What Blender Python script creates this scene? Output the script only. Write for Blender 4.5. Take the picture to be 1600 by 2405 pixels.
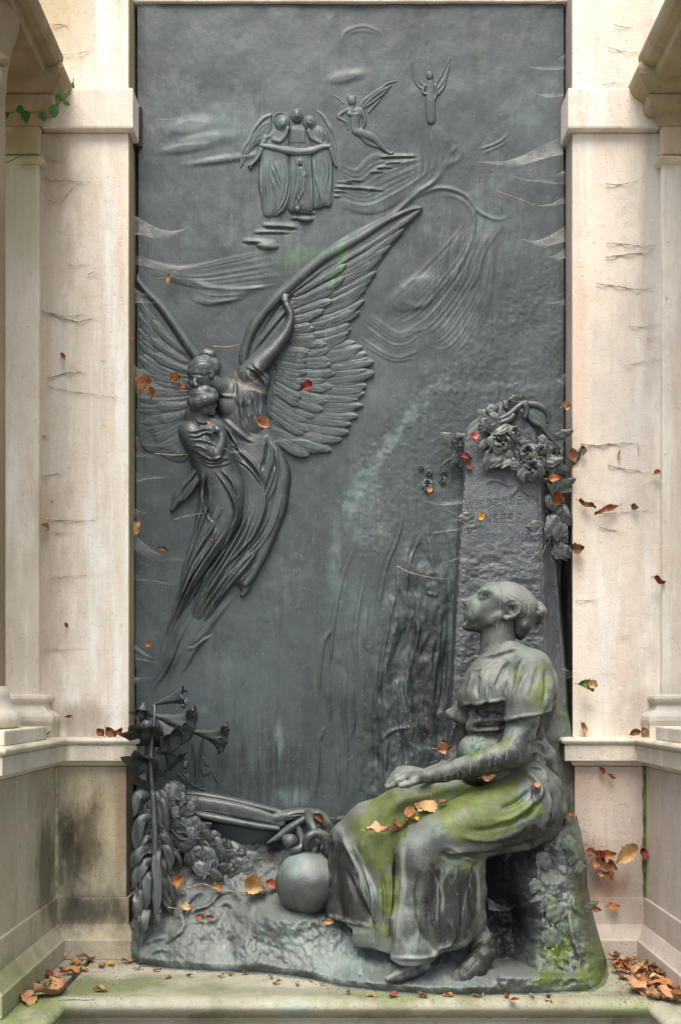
import bpy, bmesh, math, random
import numpy as np
from mathutils import Vector, Matrix, Euler

for o in list(bpy.data.objects):
    bpy.data.objects.remove(o)
SC = bpy.context.scene
COL = SC.collection
rnd = random.Random(7)
rs = np.random.RandomState(11)

# ------------------------------------------------------------------ camera, sky, sun, exposure
D = 3.2            # camera to the bronze plate, metres
ZC = 0.748         # camera height above the stone sill
PX = 1.0 / 800.0   # one unit of the survey drawing at the plate, in metres
cam_d = bpy.data.cameras.new("camera")
cam = bpy.data.objects.new("camera", cam_d)
COL.objects.link(cam)
cam.location = (0, -D, ZC)
cam.rotation_euler = (math.radians(90), 0, 0)
cam_d.sensor_width = 36
cam_d.lens = 36 * D / (2405 * PX)
cam_d.shift_y = 427.5 / 2405
cam_d.clip_end = 2000
SC.camera = cam

SUN_EL, SUN_AZ = 62, 10      # elevation; degrees to the left of the viewing axis, from behind the camera
world = bpy.data.worlds.new("World")
SC.world = world
world.use_nodes = True
wn = world.node_tree
bg = wn.nodes["Background"]
sky = wn.nodes.new("ShaderNodeTexSky")
sky.sky_type = 'NISHITA'
sky.sun_disc = False
sky.sun_elevation = math.radians(SUN_EL)
sky.sun_rotation = math.radians(180 + SUN_AZ)
sky.dust_density = 4.0
sky.air_density = 1.0
sky.ozone_density = 0.6
wn.links.new(sky.outputs[0], bg.inputs[0])
bg.inputs[1].default_value = 0.12
sun_d = bpy.data.lights.new("sun", 'SUN')
sun = bpy.data.objects.new("sun", sun_d)
COL.objects.link(sun)
sun_d.energy = 1.5
sun_d.angle = math.radians(36)
sun_d.color = (1.0, 0.945, 0.865)
el, az = math.radians(SUN_EL), math.radians(SUN_AZ)
sdir = Vector((math.sin(az) * math.cos(el), math.cos(az) * math.cos(el), -math.sin(el)))
sun.rotation_euler = sdir.to_track_quat('-Z', 'Y').to_euler()
SC.view_settings.view_transform = 'Standard'
SC.view_settings.look = 'None'
SC.view_settings.gamma = 1
SC.view_settings.use_curve_mapping = False
SC.view_settings.exposure = 1.2
SC.render.engine = 'CYCLES'
SC.cycles.max_bounces = 6
SC.cycles.transparent_max_bounces = 12

# ------------------------------------------------------------------ survey coordinates -> metres
def at(px, py, d=0.0):
    s = (D - d) / D
    return np.array([(px - 800) * PX * s, -d, ZC - (py - 1630) * PX * s])
def atN(px, py, d):
    s = (D - d) / D
    return np.stack([(px - 800) * PX * s, -d + 0 * px, ZC - (py - 1630) * PX * s], -1)
def XX(px, d): return (px - 800) * PX * (D - d) / D
def ZZ(py, d): return ZC - (py - 1630) * PX * (D - d) / D
def topx(V):
    s = D / (D + V[:, 1])
    return 800 + V[:, 0] * 800 * s, 1630 - (V[:, 2] - ZC) * 800 * s
class Crop:
    def __init__(s, x0, y0, k): s.x0, s.y0, s.k = x0, y0, k
    def __call__(s, *pts): return [(s.x0 + p[0] * s.k, s.y0 + p[1] * s.k) + tuple(p[2:]) for p in pts]
    def p(s, x, y): return (s.x0 + x * s.k, s.y0 + y * s.k)
cC1 = Crop(300, 0, .66964); cC2 = Crop(300, 600, .44643); cC3 = Crop(300, 1100, .31888)
cC4 = Crop(280, 1580, .38265); cC5 = Crop(950, 900, .28699); cC6 = Crop(850, 1330, .38265)
cC7 = Crop(740, 1750, .45281); cH = Crop(560, 180, .2551); cHD = Crop(1060, 1340, .15306)
cAN = Crop(420, 800, .19133); cLI = Crop(295, 1600, .1722); cLL = Crop(295, 1850, .17397)
cUR = Crop(630, 1860, .1722); cTO = Crop(840, 1550, .31888)

# ------------------------------------------------------------------ scene objects
def setp(o, label=None, cat=None, group=None, kind=None):
    if label: o["label"] = label
    if cat: o["category"] = cat
    if group: o["group"] = group
    if kind: o["kind"] = kind
    return o
def thing(name, label, cat, loc=(0, 0, 0), group=None):
    o = bpy.data.objects.new(name, None)
    COL.objects.link(o)
    o.location = loc
    o.empty_display_size = .05
    return setp(o, label, cat, group, "thing")
def root_loc(o):
    v = Vector((0, 0, 0))
    while o is not None:
        v += o.location
        o = o.parent
    return np.array(v)
def link(name, me, mat, parent=None):
    o = bpy.data.objects.new(name, me)
    COL.objects.link(o)
    if mat is not None and not me.materials: me.materials.append(mat)
    if parent is not None: o.parent = parent
    return o
def mesh_np(name, V, F, mat, parent=None, tint=None, smooth=True, attrs=None):
    """V (n,3) world metres, F (m,k) indices."""
    V = np.asarray(V, dtype=np.float64)
    if parent is not None: V = V - root_loc(parent)
    F = np.asarray(F, dtype=np.int32)
    me = bpy.data.meshes.new(name)
    n, m, k = len(V), len(F), F.shape[1]
    me.vertices.add(n); me.vertices.foreach_set("co", V.astype(np.float32).ravel())
    me.loops.add(m * k); me.loops.foreach_set("vertex_index", F.ravel())
    me.polygons.add(m); me.polygons.foreach_set("loop_start", np.arange(m, dtype=np.int32) * k)
    try: me.polygons.foreach_set("loop_total", np.full(m, k, dtype=np.int32))
    except Exception: pass
    me.polygons.foreach_set("use_smooth", np.full(m, smooth, dtype=bool))
    me.update(calc_edges=True); me.validate()
    if tint is not None:
        a = me.color_attributes.new("tint", 'FLOAT_COLOR', 'POINT')
        c = np.ones((n, 4), dtype=np.float32); c[:, :tint.shape[1]] = tint
        a.data.foreach_set("color", c.ravel())
    return link(name, me, mat, parent)
def mesh_py(name, V, F, mat, parent=None, smooth=False, bevel=0.0):
    V = [tuple(np.asarray(v) - (root_loc(parent) if parent is not None else 0)) for v in V]
    me = bpy.data.meshes.new(name)
    me.from_pydata(V, [], F)
    bm = bmesh.new(); bm.from_mesh(me)
    bmesh.ops.recalc_face_normals(bm, faces=bm.faces)
    if bevel > 0:
        es = [e for e in bm.edges if len(e.link_faces) == 2 and e.calc_face_angle(0) > .4]
        bmesh.ops.bevel(bm, geom=es, offset=bevel, segments=2, affect='EDGES', profile=.6, clamp_overlap=True)
    bm.to_mesh(me); bm.free()
    if smooth: me.polygons.foreach_set("use_smooth", [True] * len(me.polygons))
    me.update()
    return link(name, me, mat, parent)
def box(name, x0, x1, y0, y1, z0, z1, mat, parent=None, bevel=.004):
    V = [(x, y, z) for z in (z0, z1) for y in (y0, y1) for x in (x0, x1)]
    F = [(0, 1, 3, 2), (4, 6, 7, 5), (0, 4, 5, 1), (2, 3, 7, 6), (0, 2, 6, 4), (1, 5, 7, 3)]
    return mesh_py(name, V, F, mat, parent, bevel=bevel)
def sweep(name, path, prof, mat, parent=None, side=1, smooth=False, bevel=0, close=True):
    """mitred moulding: path [(x,y)], prof [(offset,z)], offset to the right-hand side times side."""
    n = len(path); P = [Vector((p[0], p[1])) for p in path]
    nr = []
    for i in range(n - 1):
        t = (P[i + 1] - P[i]).normalized(); nr.append(Vector((t.y, -t.x)) * side)
    V = []
    for i in range(n):
        if i == 0: m = nr[0]
        elif i == n - 1: m = nr[-1]
        else:
            m = nr[i - 1] + nr[i]; m = m / max(m.dot(nr[i]), .15)
        for (o, z) in prof: V.append((P[i].x + m.x * o, P[i].y + m.y * o, z))
    k = len(prof); F = []
    for i in range(n - 1):
        for j in range(k if close else k - 1):
            j2 = (j + 1) % k
            F.append((i * k + j, i * k + j2, (i + 1) * k + j2, (i + 1) * k + j))
    if close:
        F.append(tuple(range(k))); F.append(tuple((n - 1) * k + j for j in range(k))[::-1])
    return mesh_py(name, V, F, mat, parent, smooth=smooth, bevel=bevel)

# ------------------------------------------------------------------ noise and splines
def noise2(X, Y, scale, seed):
    r = np.random.RandomState(seed)
    g = r.rand(128, 128).astype(np.float32)
    x = X / scale + 57.3; y = Y / scale + 31.7
    xi = np.floor(x).astype(int); yi = np.floor(y).astype(int)
    fx = (x - xi); fy = (y - yi)
    fx = fx * fx * fx * (fx * (fx * 6 - 15) + 10); fy = fy * fy * fy * (fy * (fy * 6 - 15) + 10)
    a = g[yi % 128, xi % 128]; b = g[yi % 128, (xi + 1) % 128]
    c = g[(yi + 1) % 128, xi % 128]; d = g[(yi + 1) % 128, (xi + 1) % 128]
    return (a * (1 - fx) + b * fx) * (1 - fy) + (c * (1 - fx) + d * fx) * fy - .5
def fbm2(X, Y, scale, seed, oct=4, gain=.5):
    t = 0; a = 1
    for i in range(oct):
        t = t + a * noise2(X, Y, scale, seed + i * 13); scale *= .5; a *= gain
    return t
def spline(pts, step=5.0):
    """Catmull-Rom through pts (any dimension), resampled about every step in the first two axes."""
    P = np.array(pts, dtype=float)
    if len(P) < 3:
        n = max(2, int(np.linalg.norm((P[-1] - P[0])[:2]) / step) + 1)
        return P[0] + (P[-1] - P[0]) * np.linspace(0, 1, n)[:, None]
    Q = np.vstack([2 * P[0] - P[1], P, 2 * P[-1] - P[-2]])
    out = []
    for i in range(1, len(Q) - 2):
        p0, p1, p2, p3 = Q[i - 1], Q[i], Q[i + 1], Q[i + 2]
        n = max(2, int(np.linalg.norm((p2 - p1)[:2]) / step) + 1)
        t = np.linspace(0, 1, n, endpoint=False)[:, None]
        out.append(.5 * (2 * p1 + (p2 - p0) * t + (2 * p0 - 5 * p1 + 4 * p2 - p3) * t * t + (3 * p1 - p0 - 3 * p2 + p3) * t ** 3))
    out.append(P[-1:])
    return np.vstack(out)
def sstep(a, b, x):
    t = np.clip((x - a) / (b - a), 0, 1); return t * t * (3 - 2 * t)
def smax(a, b, k):
    if k <= 0: return np.maximum(a, b)
    h = np.maximum(k - np.abs(a - b), 0); return np.maximum(a, b) + h * h / (4 * k)
def smin(a, b, k): return -smax(-a, -b, k)

def seg_dist(X, Y, S, rad=None):
    """smallest distance (or distance/radius) from points to polyline S; also the parameter 0..1."""
    best = np.full(X.shape, 1e9, dtype=np.float32); par = np.zeros(X.shape, dtype=np.float32)
    L = np.concatenate([[0], np.cumsum(np.linalg.norm(np.diff(S[:, :2], axis=0), axis=1))]); L = L / max(L[-1], 1e-9)
    for i in range(len(S) - 1):
        ax, ay = S[i, :2]; bx, by = S[i + 1, :2]
        dx, dy = bx - ax, by - ay; q = dx * dx + dy * dy + 1e-12
        t = np.clip(((X - ax) * dx + (Y - ay) * dy) / q, 0, 1)
        d = np.hypot(X - ax - t * dx, Y - ay - t * dy)
        if rad is not None: d = d / (rad[i] * (1 - t) + rad[i + 1] * t)
        m = d < best
        best = np.where(m, d, best); par = np.where(m, L[i] + (L[i + 1] - L[i]) * t, par)
    return best, par
def in_poly(X, Y, P):
    c = np.zeros(X.shape, dtype=bool); n = len(P)
    for i in range(n):
        x0, y0 = P[i][:2]; x1, y1 = P[(i + 1) % n][:2]
        if y0 == y1: continue
        c ^= ((y0 > Y) != (y1 > Y)) & (X < (x1 - x0) * (Y - y0) / (y1 - y0) + x0)
    return c
def poly_sd(X, Y, P):
    S = np.array([p[:2] for p in P] + [P[0][:2]], dtype=float)
    d, _ = seg_dist(X, Y, S)
    return np.where(in_poly(X, Y, P), d, -d)

# ------------------------------------------------------------------ bas-relief sculpting on a height grid
class Relief:
    """heights in survey units (1.25 mm) over a grid; carved with tubes, blobs, outlines and strokes."""
    def __init__(s, x0, y0, x1, y1, step, base=-99.0):
        s.xs = np.arange(x0, x1 + step, step); s.ys = np.arange(y0, y1 + step, step)
        s.X, s.Y = np.meshgrid(s.xs, s.ys); s.X = s.X.astype(np.float32); s.Y = s.Y.astype(np.float32)
        s.H = np.full(s.X.shape, base, dtype=np.float32); s.step = step
    def win(s, x0, y0, x1, y1):
        i0, i1 = np.searchsorted(s.xs, [x0, x1]); j0, j1 = np.searchsorted(s.ys, [y0, y1])
        return slice(max(j0 - 1, 0), j1 + 1), slice(max(i0 - 1, 0), i1 + 1)
    def bb(s, S, r): return s.win(S[:, 0].min() - r, S[:, 1].min() - r, S[:, 0].max() + r, S[:, 1].max() + r)
    def tube(s, pts, r, z=0, t=None, k=2.0, q=.5):
        S = spline(pts, 5)
        n = len(pts); u = np.linspace(0, 1, len(S))
        def arr(v):
            if np.isscalar(v): return np.full(len(S), float(v))
            return np.interp(u, np.linspace(0, 1, len(v)), v)
        R = arr(r); Z = arr(z); T = arr(t) if t is not None else R * .8
        w = s.bb(S, R.max() * 2.2 + 4)
        X, Y = s.X[w], s.Y[w]
        if X.size == 0: return
        d, p = seg_dist(X, Y, S, R)
        zz = np.interp(p, u, Z); tt = np.interp(p, u, T)
        f = np.where(d < 1, np.maximum(1 - d * d, 0) ** q, -(d - 1) * 2.5)
        s.H[w] = smax(s.H[w], zz * np.clip(2 - d, 0, 1) + tt * f - np.maximum(d - 1, 0) * 6, k)
    def blob(s, x, y, rx, ry, a=0, z=0, t=None, k=2.0, q=.5):
        t = min(rx, ry) * .8 if t is None else t
        m = max(rx, ry) * 2.0 + 3; w = s.win(x - m, y - m, x + m, y + m)
        X, Y = s.X[w] - x, s.Y[w] - y
        if X.size == 0: return
        c, sn = math.cos(math.radians(a)), math.sin(math.radians(a))
        d = np.hypot((X * c + Y * sn) / rx, (-X * sn + Y * c) / ry)
        f = np.where(d < 1, np.maximum(1 - d * d, 0) ** q, -(d - 1) * 2.5)
        s.H[w] = smax(s.H[w], z * np.clip(2 - d, 0, 1) + t * f - np.maximum(d - 1, 0) * 6, k)
    def poly(s, pts, z=0, t=10, w=12, k=2.0, smooth=True, out=1.2):
        S = spline(list(pts) + [pts[0]], 6)[:-1] if smooth else np.array(pts, dtype=float)
        ww = s.bb(S, 16)
        X, Y = s.X[ww], s.Y[ww]
        sd = poly_sd(X, Y, S)
        u = np.clip(sd / w, 0, 1)
        f = np.sqrt(np.maximum(1 - (1 - u) ** 2, 0))
        zz = z(X, Y) if callable(z) else z
        h = np.where(sd >= 0, zz + t * f, zz + sd * out - np.where(zz > 4, np.minimum(-sd, 3) * zz / 3, 0))
        s.H[ww] = smax(s.H[ww], h, k)
    def stroke(s, pts, w, a, t0=.25, t1=.25, floor=-4, S=None):
        S = spline(pts, 5) if S is None else S
        ww = s.bb(S, w * 2.6)
        X, Y = s.X[ww], s.Y[ww]
        if X.size == 0: return
        d, p = seg_dist(X, Y, S)
        tp = np.clip(p / max(t0, 1e-3), 0, 1) * np.clip((1 - p) / max(t1, 1e-3), 0, 1)
        h = a * tp * np.exp(-(d / w) ** 2)
        H = s.H[ww]; s.H[ww] = np.where(H > floor, H + h, H)
    def fold(s, pts, w, a, **kw):
        """a ridge with a sharper groove on its lower right side"""
        S = spline(pts, 5)
        T = np.gradient(S[:, :2], axis=0); T /= np.linalg.norm(T, axis=1)[:, None] + 1e-9
        N = np.stack([-T[:, 1], T[:, 0]], 1)
        s.stroke(None, w, a, S=S, **kw)
        s.stroke(None, w * .55, -a * .9, S=S[:, :2] + N * w * 1.1, **kw)
    def between(s, c1, c2, n, w, a, jit=.25, trim=.15, seed=1, **kw):
        """n strokes interpolated between two guide curves"""
        r = random.Random(seed)
        A = spline(c1, 6); B = spline(c2, 6); m = 24
        ta = np.linspace(0, 1, m)
        A = np.stack([np.interp(ta, np.linspace(0, 1, len(A)), A[:, i]) for i in range(2)], 1)
        B = np.stack([np.interp(ta, np.linspace(0, 1, len(B)), B[:, i]) for i in range(2)], 1)
        for i in range(n):
            f = (i + .5 + r.uniform(-jit, jit)) / n
            i0 = int(r.uniform(0, trim) * m); i1 = m - int(r.uniform(0, trim) * m)
            C = (A * (1 - f) + B * f)[i0:i1]
            s.stroke(None, w * r.uniform(.7, 1.3), a * r.uniform(.6, 1.2), S=C, **kw)
    def blur(s, n=1):
        for _ in range(n):
            H = s.H; G = H.copy()
            G[1:-1, 1:-1] = (H[1:-1, 1:-1] * 4 + H[:-2, 1:-1] + H[2:, 1:-1] + H[1:-1, :-2] + H[1:-1, 2:]) / 8
            s.H = G
    def mesh(s, name, mat, parent, tintf=None, margin=6.0, d0=0.0, cut=None, full=False, ridge=.34):
        H = np.maximum(s.H, -margin)
        ok = s.H > -margin + .01
        if full: ok[:] = True
        if cut is not None: ok &= cut(s.X, s.Y)
        if full or cut is not None:
            cell = ok[:-1, :-1] & ok[1:, :-1] & ok[:-1, 1:] & ok[1:, 1:]
        if not full:
            c2 = ok[:-1, :-1] | ok[1:, :-1] | ok[:-1, 1:] | ok[1:, 1:]
            cell = c2 if cut is None else (cell if full else c2 & cut(s.X, s.Y)[:-1, :-1])
        j, i = np.nonzero(cell); W = s.X.shape[1]
        Q = np.stack([j * W + i, (j + 1) * W + i, (j + 1) * W + i + 1, j * W + i + 1], 1)
        used, inv = np.unique(Q, return_inverse=True)
        Q = inv.reshape(Q.shape)
        x = s.X.ravel()[used].astype(float); y = s.Y.ravel()[used].astype(float); h = H.ravel()[used].astype(float)
        V = atN(x, y, d0 + h * PX)
        T = tintf(x, y, h) if tintf else None
        if T is not None:      # rubbed crests: the proud ridges have lost their dark skin
            def bl(A, n):
                P = np.pad(A, n, mode='edge'); c = np.cumsum(np.cumsum(P, 0), 1); c = np.pad(c, ((1, 0), (1, 0)))
                k = 2 * n + 1; return (c[k:, k:] - c[:-k, k:] - c[k:, :-k] + c[:-k, :-k]) / (k * k)
            Hc = np.clip(H, -margin, 400).astype(np.float64); rb = max(2, int(6 / s.step))
            e = (Hc - bl(Hc, rb)).ravel()[used]
            T = T.copy(); T[:, 1] = np.clip(T[:, 1] + ridge * np.clip(e / 2.2, 0, 1), 0, 1)
        return mesh_np(name, V, Q, mat, parent, tint=T)

# ------------------------------------------------------------------ signed-distance sculpting
class Sculpt:
    def __init__(s, lo, hi, h):
        s.lo = np.array(lo, float); s.h = h
        s.n = np.ceil((np.array(hi) - s.lo) / h).astype(int) + 1
        s.F = np.full(s.n, .2, dtype=np.float32)
        s.ax = [s.lo[i] + h * np.arange(s.n[i]) for i in range(3)]
    def _win(s, lo, hi):
        a = np.clip(np.floor((lo - s.lo) / s.h).astype(int), 0, s.n - 1); b = np.clip(np.ceil((hi - s.lo) / s.h).astype(int) + 1, 1, s.n)
        w = tuple(slice(a[i], b[i]) for i in range(3))
        return w, np.meshgrid(s.ax[0][w[0]], s.ax[1][w[1]], s.ax[2][w[2]], indexing='ij', sparse=True)
    def _put(s, w, d, k, neg):
        if d.size == 0: return
        if neg: s.F[w] = smax(s.F[w], -d, k)
        else: s.F[w] = smin(s.F[w], d, k)
    def chain(s, pts, k=.008, ys=1.0, neg=False):
        """pts: (px,py,d,r_px) ; ys stretches the section in depth"""
        P = [at(*p[:3]) for p in pts]; R = [p[3] * PX * (D - p[2]) / D for p in pts]
        for i in range(len(P) - 1):
            a, b, ra, rb = P[i], P[i + 1], R[i], R[i + 1]
            m = max(ra, rb) * max(1, ys) + k + .012
            w, (x, y, z) = s._win(np.minimum(a, b) - m, np.maximum(a, b) + m)
            ab = b - a
            ym = y
            q = ab[0] ** 2 + ab[2] ** 2 + (ab[1] / ys) ** 2 + 1e-12
            t = np.clip(((x - a[0]) * ab[0] + (ym - a[1]) * ab[1] / ys ** 2 + (z - a[2]) * ab[2]) / q, 0, 1)
            d = np.sqrt((x - a[0] - t * ab[0]) ** 2 + ((ym - a[1] - t * ab[1]) / ys) ** 2 + (z - a[2] - t * ab[2]) ** 2) - (ra + (rb - ra) * t)
            s._put(w, d.astype(np.float32), k, neg)
    def ell(s, px, py, d, rx, ry, rz, a=0, yaw=0, k=.008, neg=False):
        """radii in survey units: rx across, ry up, rz in depth; a tilts in the picture plane (clockwise)"""
        c = at(px, py, d); sc = PX * (D - d) / D; r = np.array([rx, rz, ry]) * sc
        m = r.max() + k + .012
        w, (x, y, z) = s._win(c - m, c + m)
        R = np.array(Euler((0, math.radians(a), math.radians(yaw))).to_matrix()).T
        x, y, z = x - c[0], y - c[1], z - c[2]
        u = R[0, 0] * x + R[0, 1] * y + R[0, 2] * z; v = R[1, 0] * x + R[1, 1] * y + R[1, 2] * z; t = R[2, 0] * x + R[2, 1] * y + R[2, 2] * z
        k0 = np.sqrt((u / r[0]) ** 2 + (v / r[1]) ** 2 + (t / r[2]) ** 2); k1 = np.sqrt((u / r[0] ** 2) ** 2 + (v / r[1] ** 2) ** 2 + (t / r[2] ** 2) ** 2) + 1e-9
        s._put(w, (k0 * (k0 - 1) / k1).astype(np.float32), k, neg)
    def plane(s, p0, n, k=.004):
        """keep the side the normal points away from"""
        x, y, z = np.meshgrid(*s.ax, indexing='ij', sparse=True)
        n = np.array(n, float); n /= np.linalg.norm(n)
        s.F = smax(s.F, ((x - p0[0]) * n[0] + (y - p0[1]) * n[1] + (z - p0[2]) * n[2]).astype(np.float32), k)
    def hem(s, pts, d, k=.004):
        """cut everything below a hem line given as (px,py)"""
        P = np.array([at(p[0], p[1], d) for p in pts])
        x, y, z = np.meshgrid(*s.ax, indexing='ij', sparse=True)
        o = np.argsort(P[:, 0])
        zz = np.interp(x, P[o, 0], P[o, 2])
        s.F = smax(s.F, ((zz - z) * .9 + 0 * y).astype(np.float32), k)
    def mesh(s):
        """surface nets"""
        F = s.F; B = (F < 0)
        c = np.zeros(np.array(F.shape) - 1, dtype=np.uint8)
        for dx in (0, 1):
            for dy in (0, 1):
                for dz in (0, 1):
                    c += B[dx:F.shape[0] - 1 + dx, dy:F.shape[1] - 1 + dy, dz:F.shape[2] - 1 + dz]
        act = np.argwhere((c > 0) & (c < 8))
        idx = np.full(c.shape, -1, dtype=np.int32); idx[act[:, 0], act[:, 1], act[:, 2]] = np.arange(len(act))
        cor = np.array([(i, j, k) for i in (0, 1) for j in (0, 1) for k in (0, 1)])
        val = np.stack([F[act[:, 0] + q[0], act[:, 1] + q[1], act[:, 2] + q[2]] for q in cor], 1)
        acc = np.zeros((len(act), 3)); cnt = np.zeros(len(act))
        for a in range(8):
            for b in range(a + 1, 8):
                if np.abs(cor[a] - cor[b]).sum() != 1: continue
                va, vb = val[:, a], val[:, b]; m = (va < 0) != (vb < 0)
                t = va / np.where(va == vb, 1, va - vb)
                p = cor[a] + (cor[b] - cor[a]) * t[:, None]
                acc[m] += p[m]; cnt[m] += 1
        V = s.lo + (act + acc / cnt[:, None]) * s.h
        Q = []
        for ax in range(3):
            u, v = [(1, 2), (2, 0), (0, 1)][ax]
            sl0 = [slice(None)] * 3; sl1 = [slice(None)] * 3
            sl0[ax] = slice(0, -1); sl1[ax] = slice(1, None)
            e = np.argwhere(B[tuple(sl0)] != B[tuple(sl1)])
            if len(e) == 0: continue
            ok = (e[:, u] > 0) & (e[:, v] > 0) & (e[:, u] < F.shape[u] - 1) & (e[:, v] < F.shape[v] - 1)
            e = e[ok]; ins = B[e[:, 0], e[:, 1], e[:, 2]]
            def g(du, dv):
                f = e.copy(); f[:, u] -= du; f[:, v] -= dv
                return idx[f[:, 0], f[:, 1], f[:, 2]]
            q = np.stack([g(1, 1), g(0, 1), g(0, 0), g(1, 0)], 1)
            q[~ins] = q[~ins][:, ::-1]
            Q.append(q)
        Q = np.vstack(Q); Q = Q[(Q >= 0).all(1)]
        return V, Q
def vnormals(V, Q):
    n = np.cross(V[Q[:, 2]] - V[Q[:, 0]], V[Q[:, 3]] - V[Q[:, 1]])
    N = np.zeros_like(V)
    for i in range(4): np.add.at(N, Q[:, i], n)
    return N / (np.linalg.norm(N, axis=1)[:, None] + 1e-12)
def relax(V, Q, n=2, f=.5):
    for _ in range(n):
        S = np.zeros_like(V); c = np.zeros(len(V))
        for i in range(4):
            np.add.at(S, Q[:, i], V[Q[:, (i + 1) % 4]] + V[Q[:, (i - 1) % 4]]); np.add.at(c, Q[:, i], 2)
        V = V * (1 - f) + f * S / np.maximum(c, 1)[:, None]
    return V
def carve(V, Q, strokes, near=None):
    """strokes: (pts_px, width_px, amp_px[, t0, t1]); grooves or ridges cut along the front of a sculpted mesh"""
    N = vnormals(V, Q); x, y = topx(V); front = np.clip(-N[:, 1] * 1.6 + .15, 0, 1)
    disp = np.zeros(len(V))
    for st in strokes:
        pts, w, a = st[:3]; t0 = st[3] if len(st) > 3 else .25; t1 = st[4] if len(st) > 4 else .25
        S = spline(pts, 5)
        m = (x > S[:, 0].min() - 3 * w) & (x < S[:, 0].max() + 3 * w) & (y > S[:, 1].min() - 3 * w) & (y < S[:, 1].max() + 3 * w)
        if not m.any(): continue
        d, p = seg_dist(x[m], y[m], S)
        tp = np.clip(p / max(t0, 1e-3), 0, 1) * np.clip((1 - p) / max(t1, 1e-3), 0, 1)
        disp[m] += a * tp * np.exp(-(d / w) ** 2)
    return V + N * (disp * front * PX)[:, None]
def tube_mesh(name, P, R, mat, parent=None, n=8, flat=1.0, caps=True, tint=None):
    P = np.asarray(P, float); m = len(P)
    R = np.interp(np.linspace(0, 1, m), np.linspace(0, 1, len(R)), R) if not np.isscalar(R) else np.full(m, R)
    T = np.gradient(P, axis=0); T /= np.linalg.norm(T, axis=1)[:, None] + 1e-12
    up = np.array([0, 1.0, 0.02]); V = []
    for i in range(m):
        a = np.cross(T[i], up); a /= np.linalg.norm(a) + 1e-12; b = np.cross(a, T[i])
        for j in range(n):
            t = 2 * math.pi * j / n; V.append(P[i] + R[i] * (math.cos(t) * a + flat * math.sin(t) * b))
    F = [(i * n + j, i * n + (j + 1) % n, (i + 1) * n + (j + 1) % n, (i + 1) * n + j) for i in range(m - 1) for j in range(n)]
    if caps:
        V += [P[0], P[-1]]; c0, c1 = m * n, m * n + 1
        F += [(c0, (j + 1) % n, j, j) if False else (c0, (j + 1) % n, j) for j in range(n)] + [(c1, (m - 1) * n + j, (m - 1) * n + (j + 1) % n) for j in range(n)]
    return mesh_py(name, V, F, mat, parent, smooth=True)
# ------------------------------------------------------------------ materials
class NT:
    def __init__(s, name):
        s.m = bpy.data.materials.new(name); s.m.use_nodes = True
        s.t = s.m.node_tree; s.b = s.t.nodes["Principled BSDF"]; s.out = s.t.nodes["Material Output"]
    def n(s, typ, **kw):
        q = s.t.nodes.new(typ)
        for k, v in kw.items(): setattr(q, k, v)
        return q
    def l(s, a, b): s.t.links.new(a, b)
    def val(s, sock, v):
        if hasattr(v, 'is_output') or isinstance(v, bpy.types.NodeSocket): s.l(v, sock)
        else: sock.default_value = v
    def pos(s, scale=(1, 1, 1)):
        g = s.n("ShaderNodeNewGeometry"); mp = s.n("ShaderNodeMapping")
        s.l(g.outputs["Position"], mp.inputs[0]); mp.inputs["Scale"].default_value = scale
        return mp.outputs[0]
    def noise(s, scale, detail=4, rough=.55, vec=None, dist=0.0):
        q = s.n("ShaderNodeTexNoise"); q.inputs["Scale"].default_value = scale; q.inputs["Detail"].default_value = detail
        q.inputs["Roughness"].default_value = rough; q.inputs["Distortion"].default_value = dist
        s.l(vec if vec is not None else s.pos(), q.inputs["Vector"])
        return q.outputs["Fac"]
    def ramp(s, fac, a, b, va=0.0, vb=1.0):
        q = s.n("ShaderNodeMapRange", interpolation_type='SMOOTHSTEP')
        s.val(q.inputs[0], fac); q.inputs[1].default_value = a; q.inputs[2].default_value = b
        q.inputs[3].default_value = va; q.inputs[4].default_value = vb
        return q.outputs[0]
    def math(s, op, a, b=0.0, c=0.0):
        q = s.n("ShaderNodeMath", operation=op); s.val(q.inputs[0], a); s.val(q.inputs[1], b); s.val(q.inputs[2], c)
        return q.outputs[0]
    def mix(s, f, a, b, mode='MIX'):
        q = s.n("ShaderNodeMix", data_type='RGBA', blend_type=mode)
        s.val(q.inputs[0], f)
        for i, v in ((6, a), (7, b)):
            if isinstance(v, tuple): q.inputs[i].default_value = v + (1,) if len(v) == 3 else v
            else: s.l(v, q.inputs[i])
        return q.outputs[2]
    def ball(s, c, r, soft=.6):
        """1 inside a soft ellipsoid at c with radii r"""
        g = s.n("ShaderNodeNewGeometry"); mp = s.n("ShaderNodeMapping", vector_type='TEXTURE')
        s.l(g.outputs["Position"], mp.inputs[0]); mp.inputs["Location"].default_value = c; mp.inputs["Scale"].default_value = r
        q = s.n("ShaderNodeVectorMath", operation='LENGTH'); s.l(mp.outputs[0], q.inputs[0])
        return s.ramp(q.outputs["Value"], 1.0, 1.0 - soft)
    def bump(s, h, strength=.3, dist=.004, prev=None):
        q = s.n("ShaderNodeBump"); q.inputs["Strength"].default_value = strength; q.inputs["Distance"].default_value = dist
        s.l(h, q.inputs["Height"])
        if prev is not None: s.l(prev, q.inputs["Normal"])
        return q.outputs[0]

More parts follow.
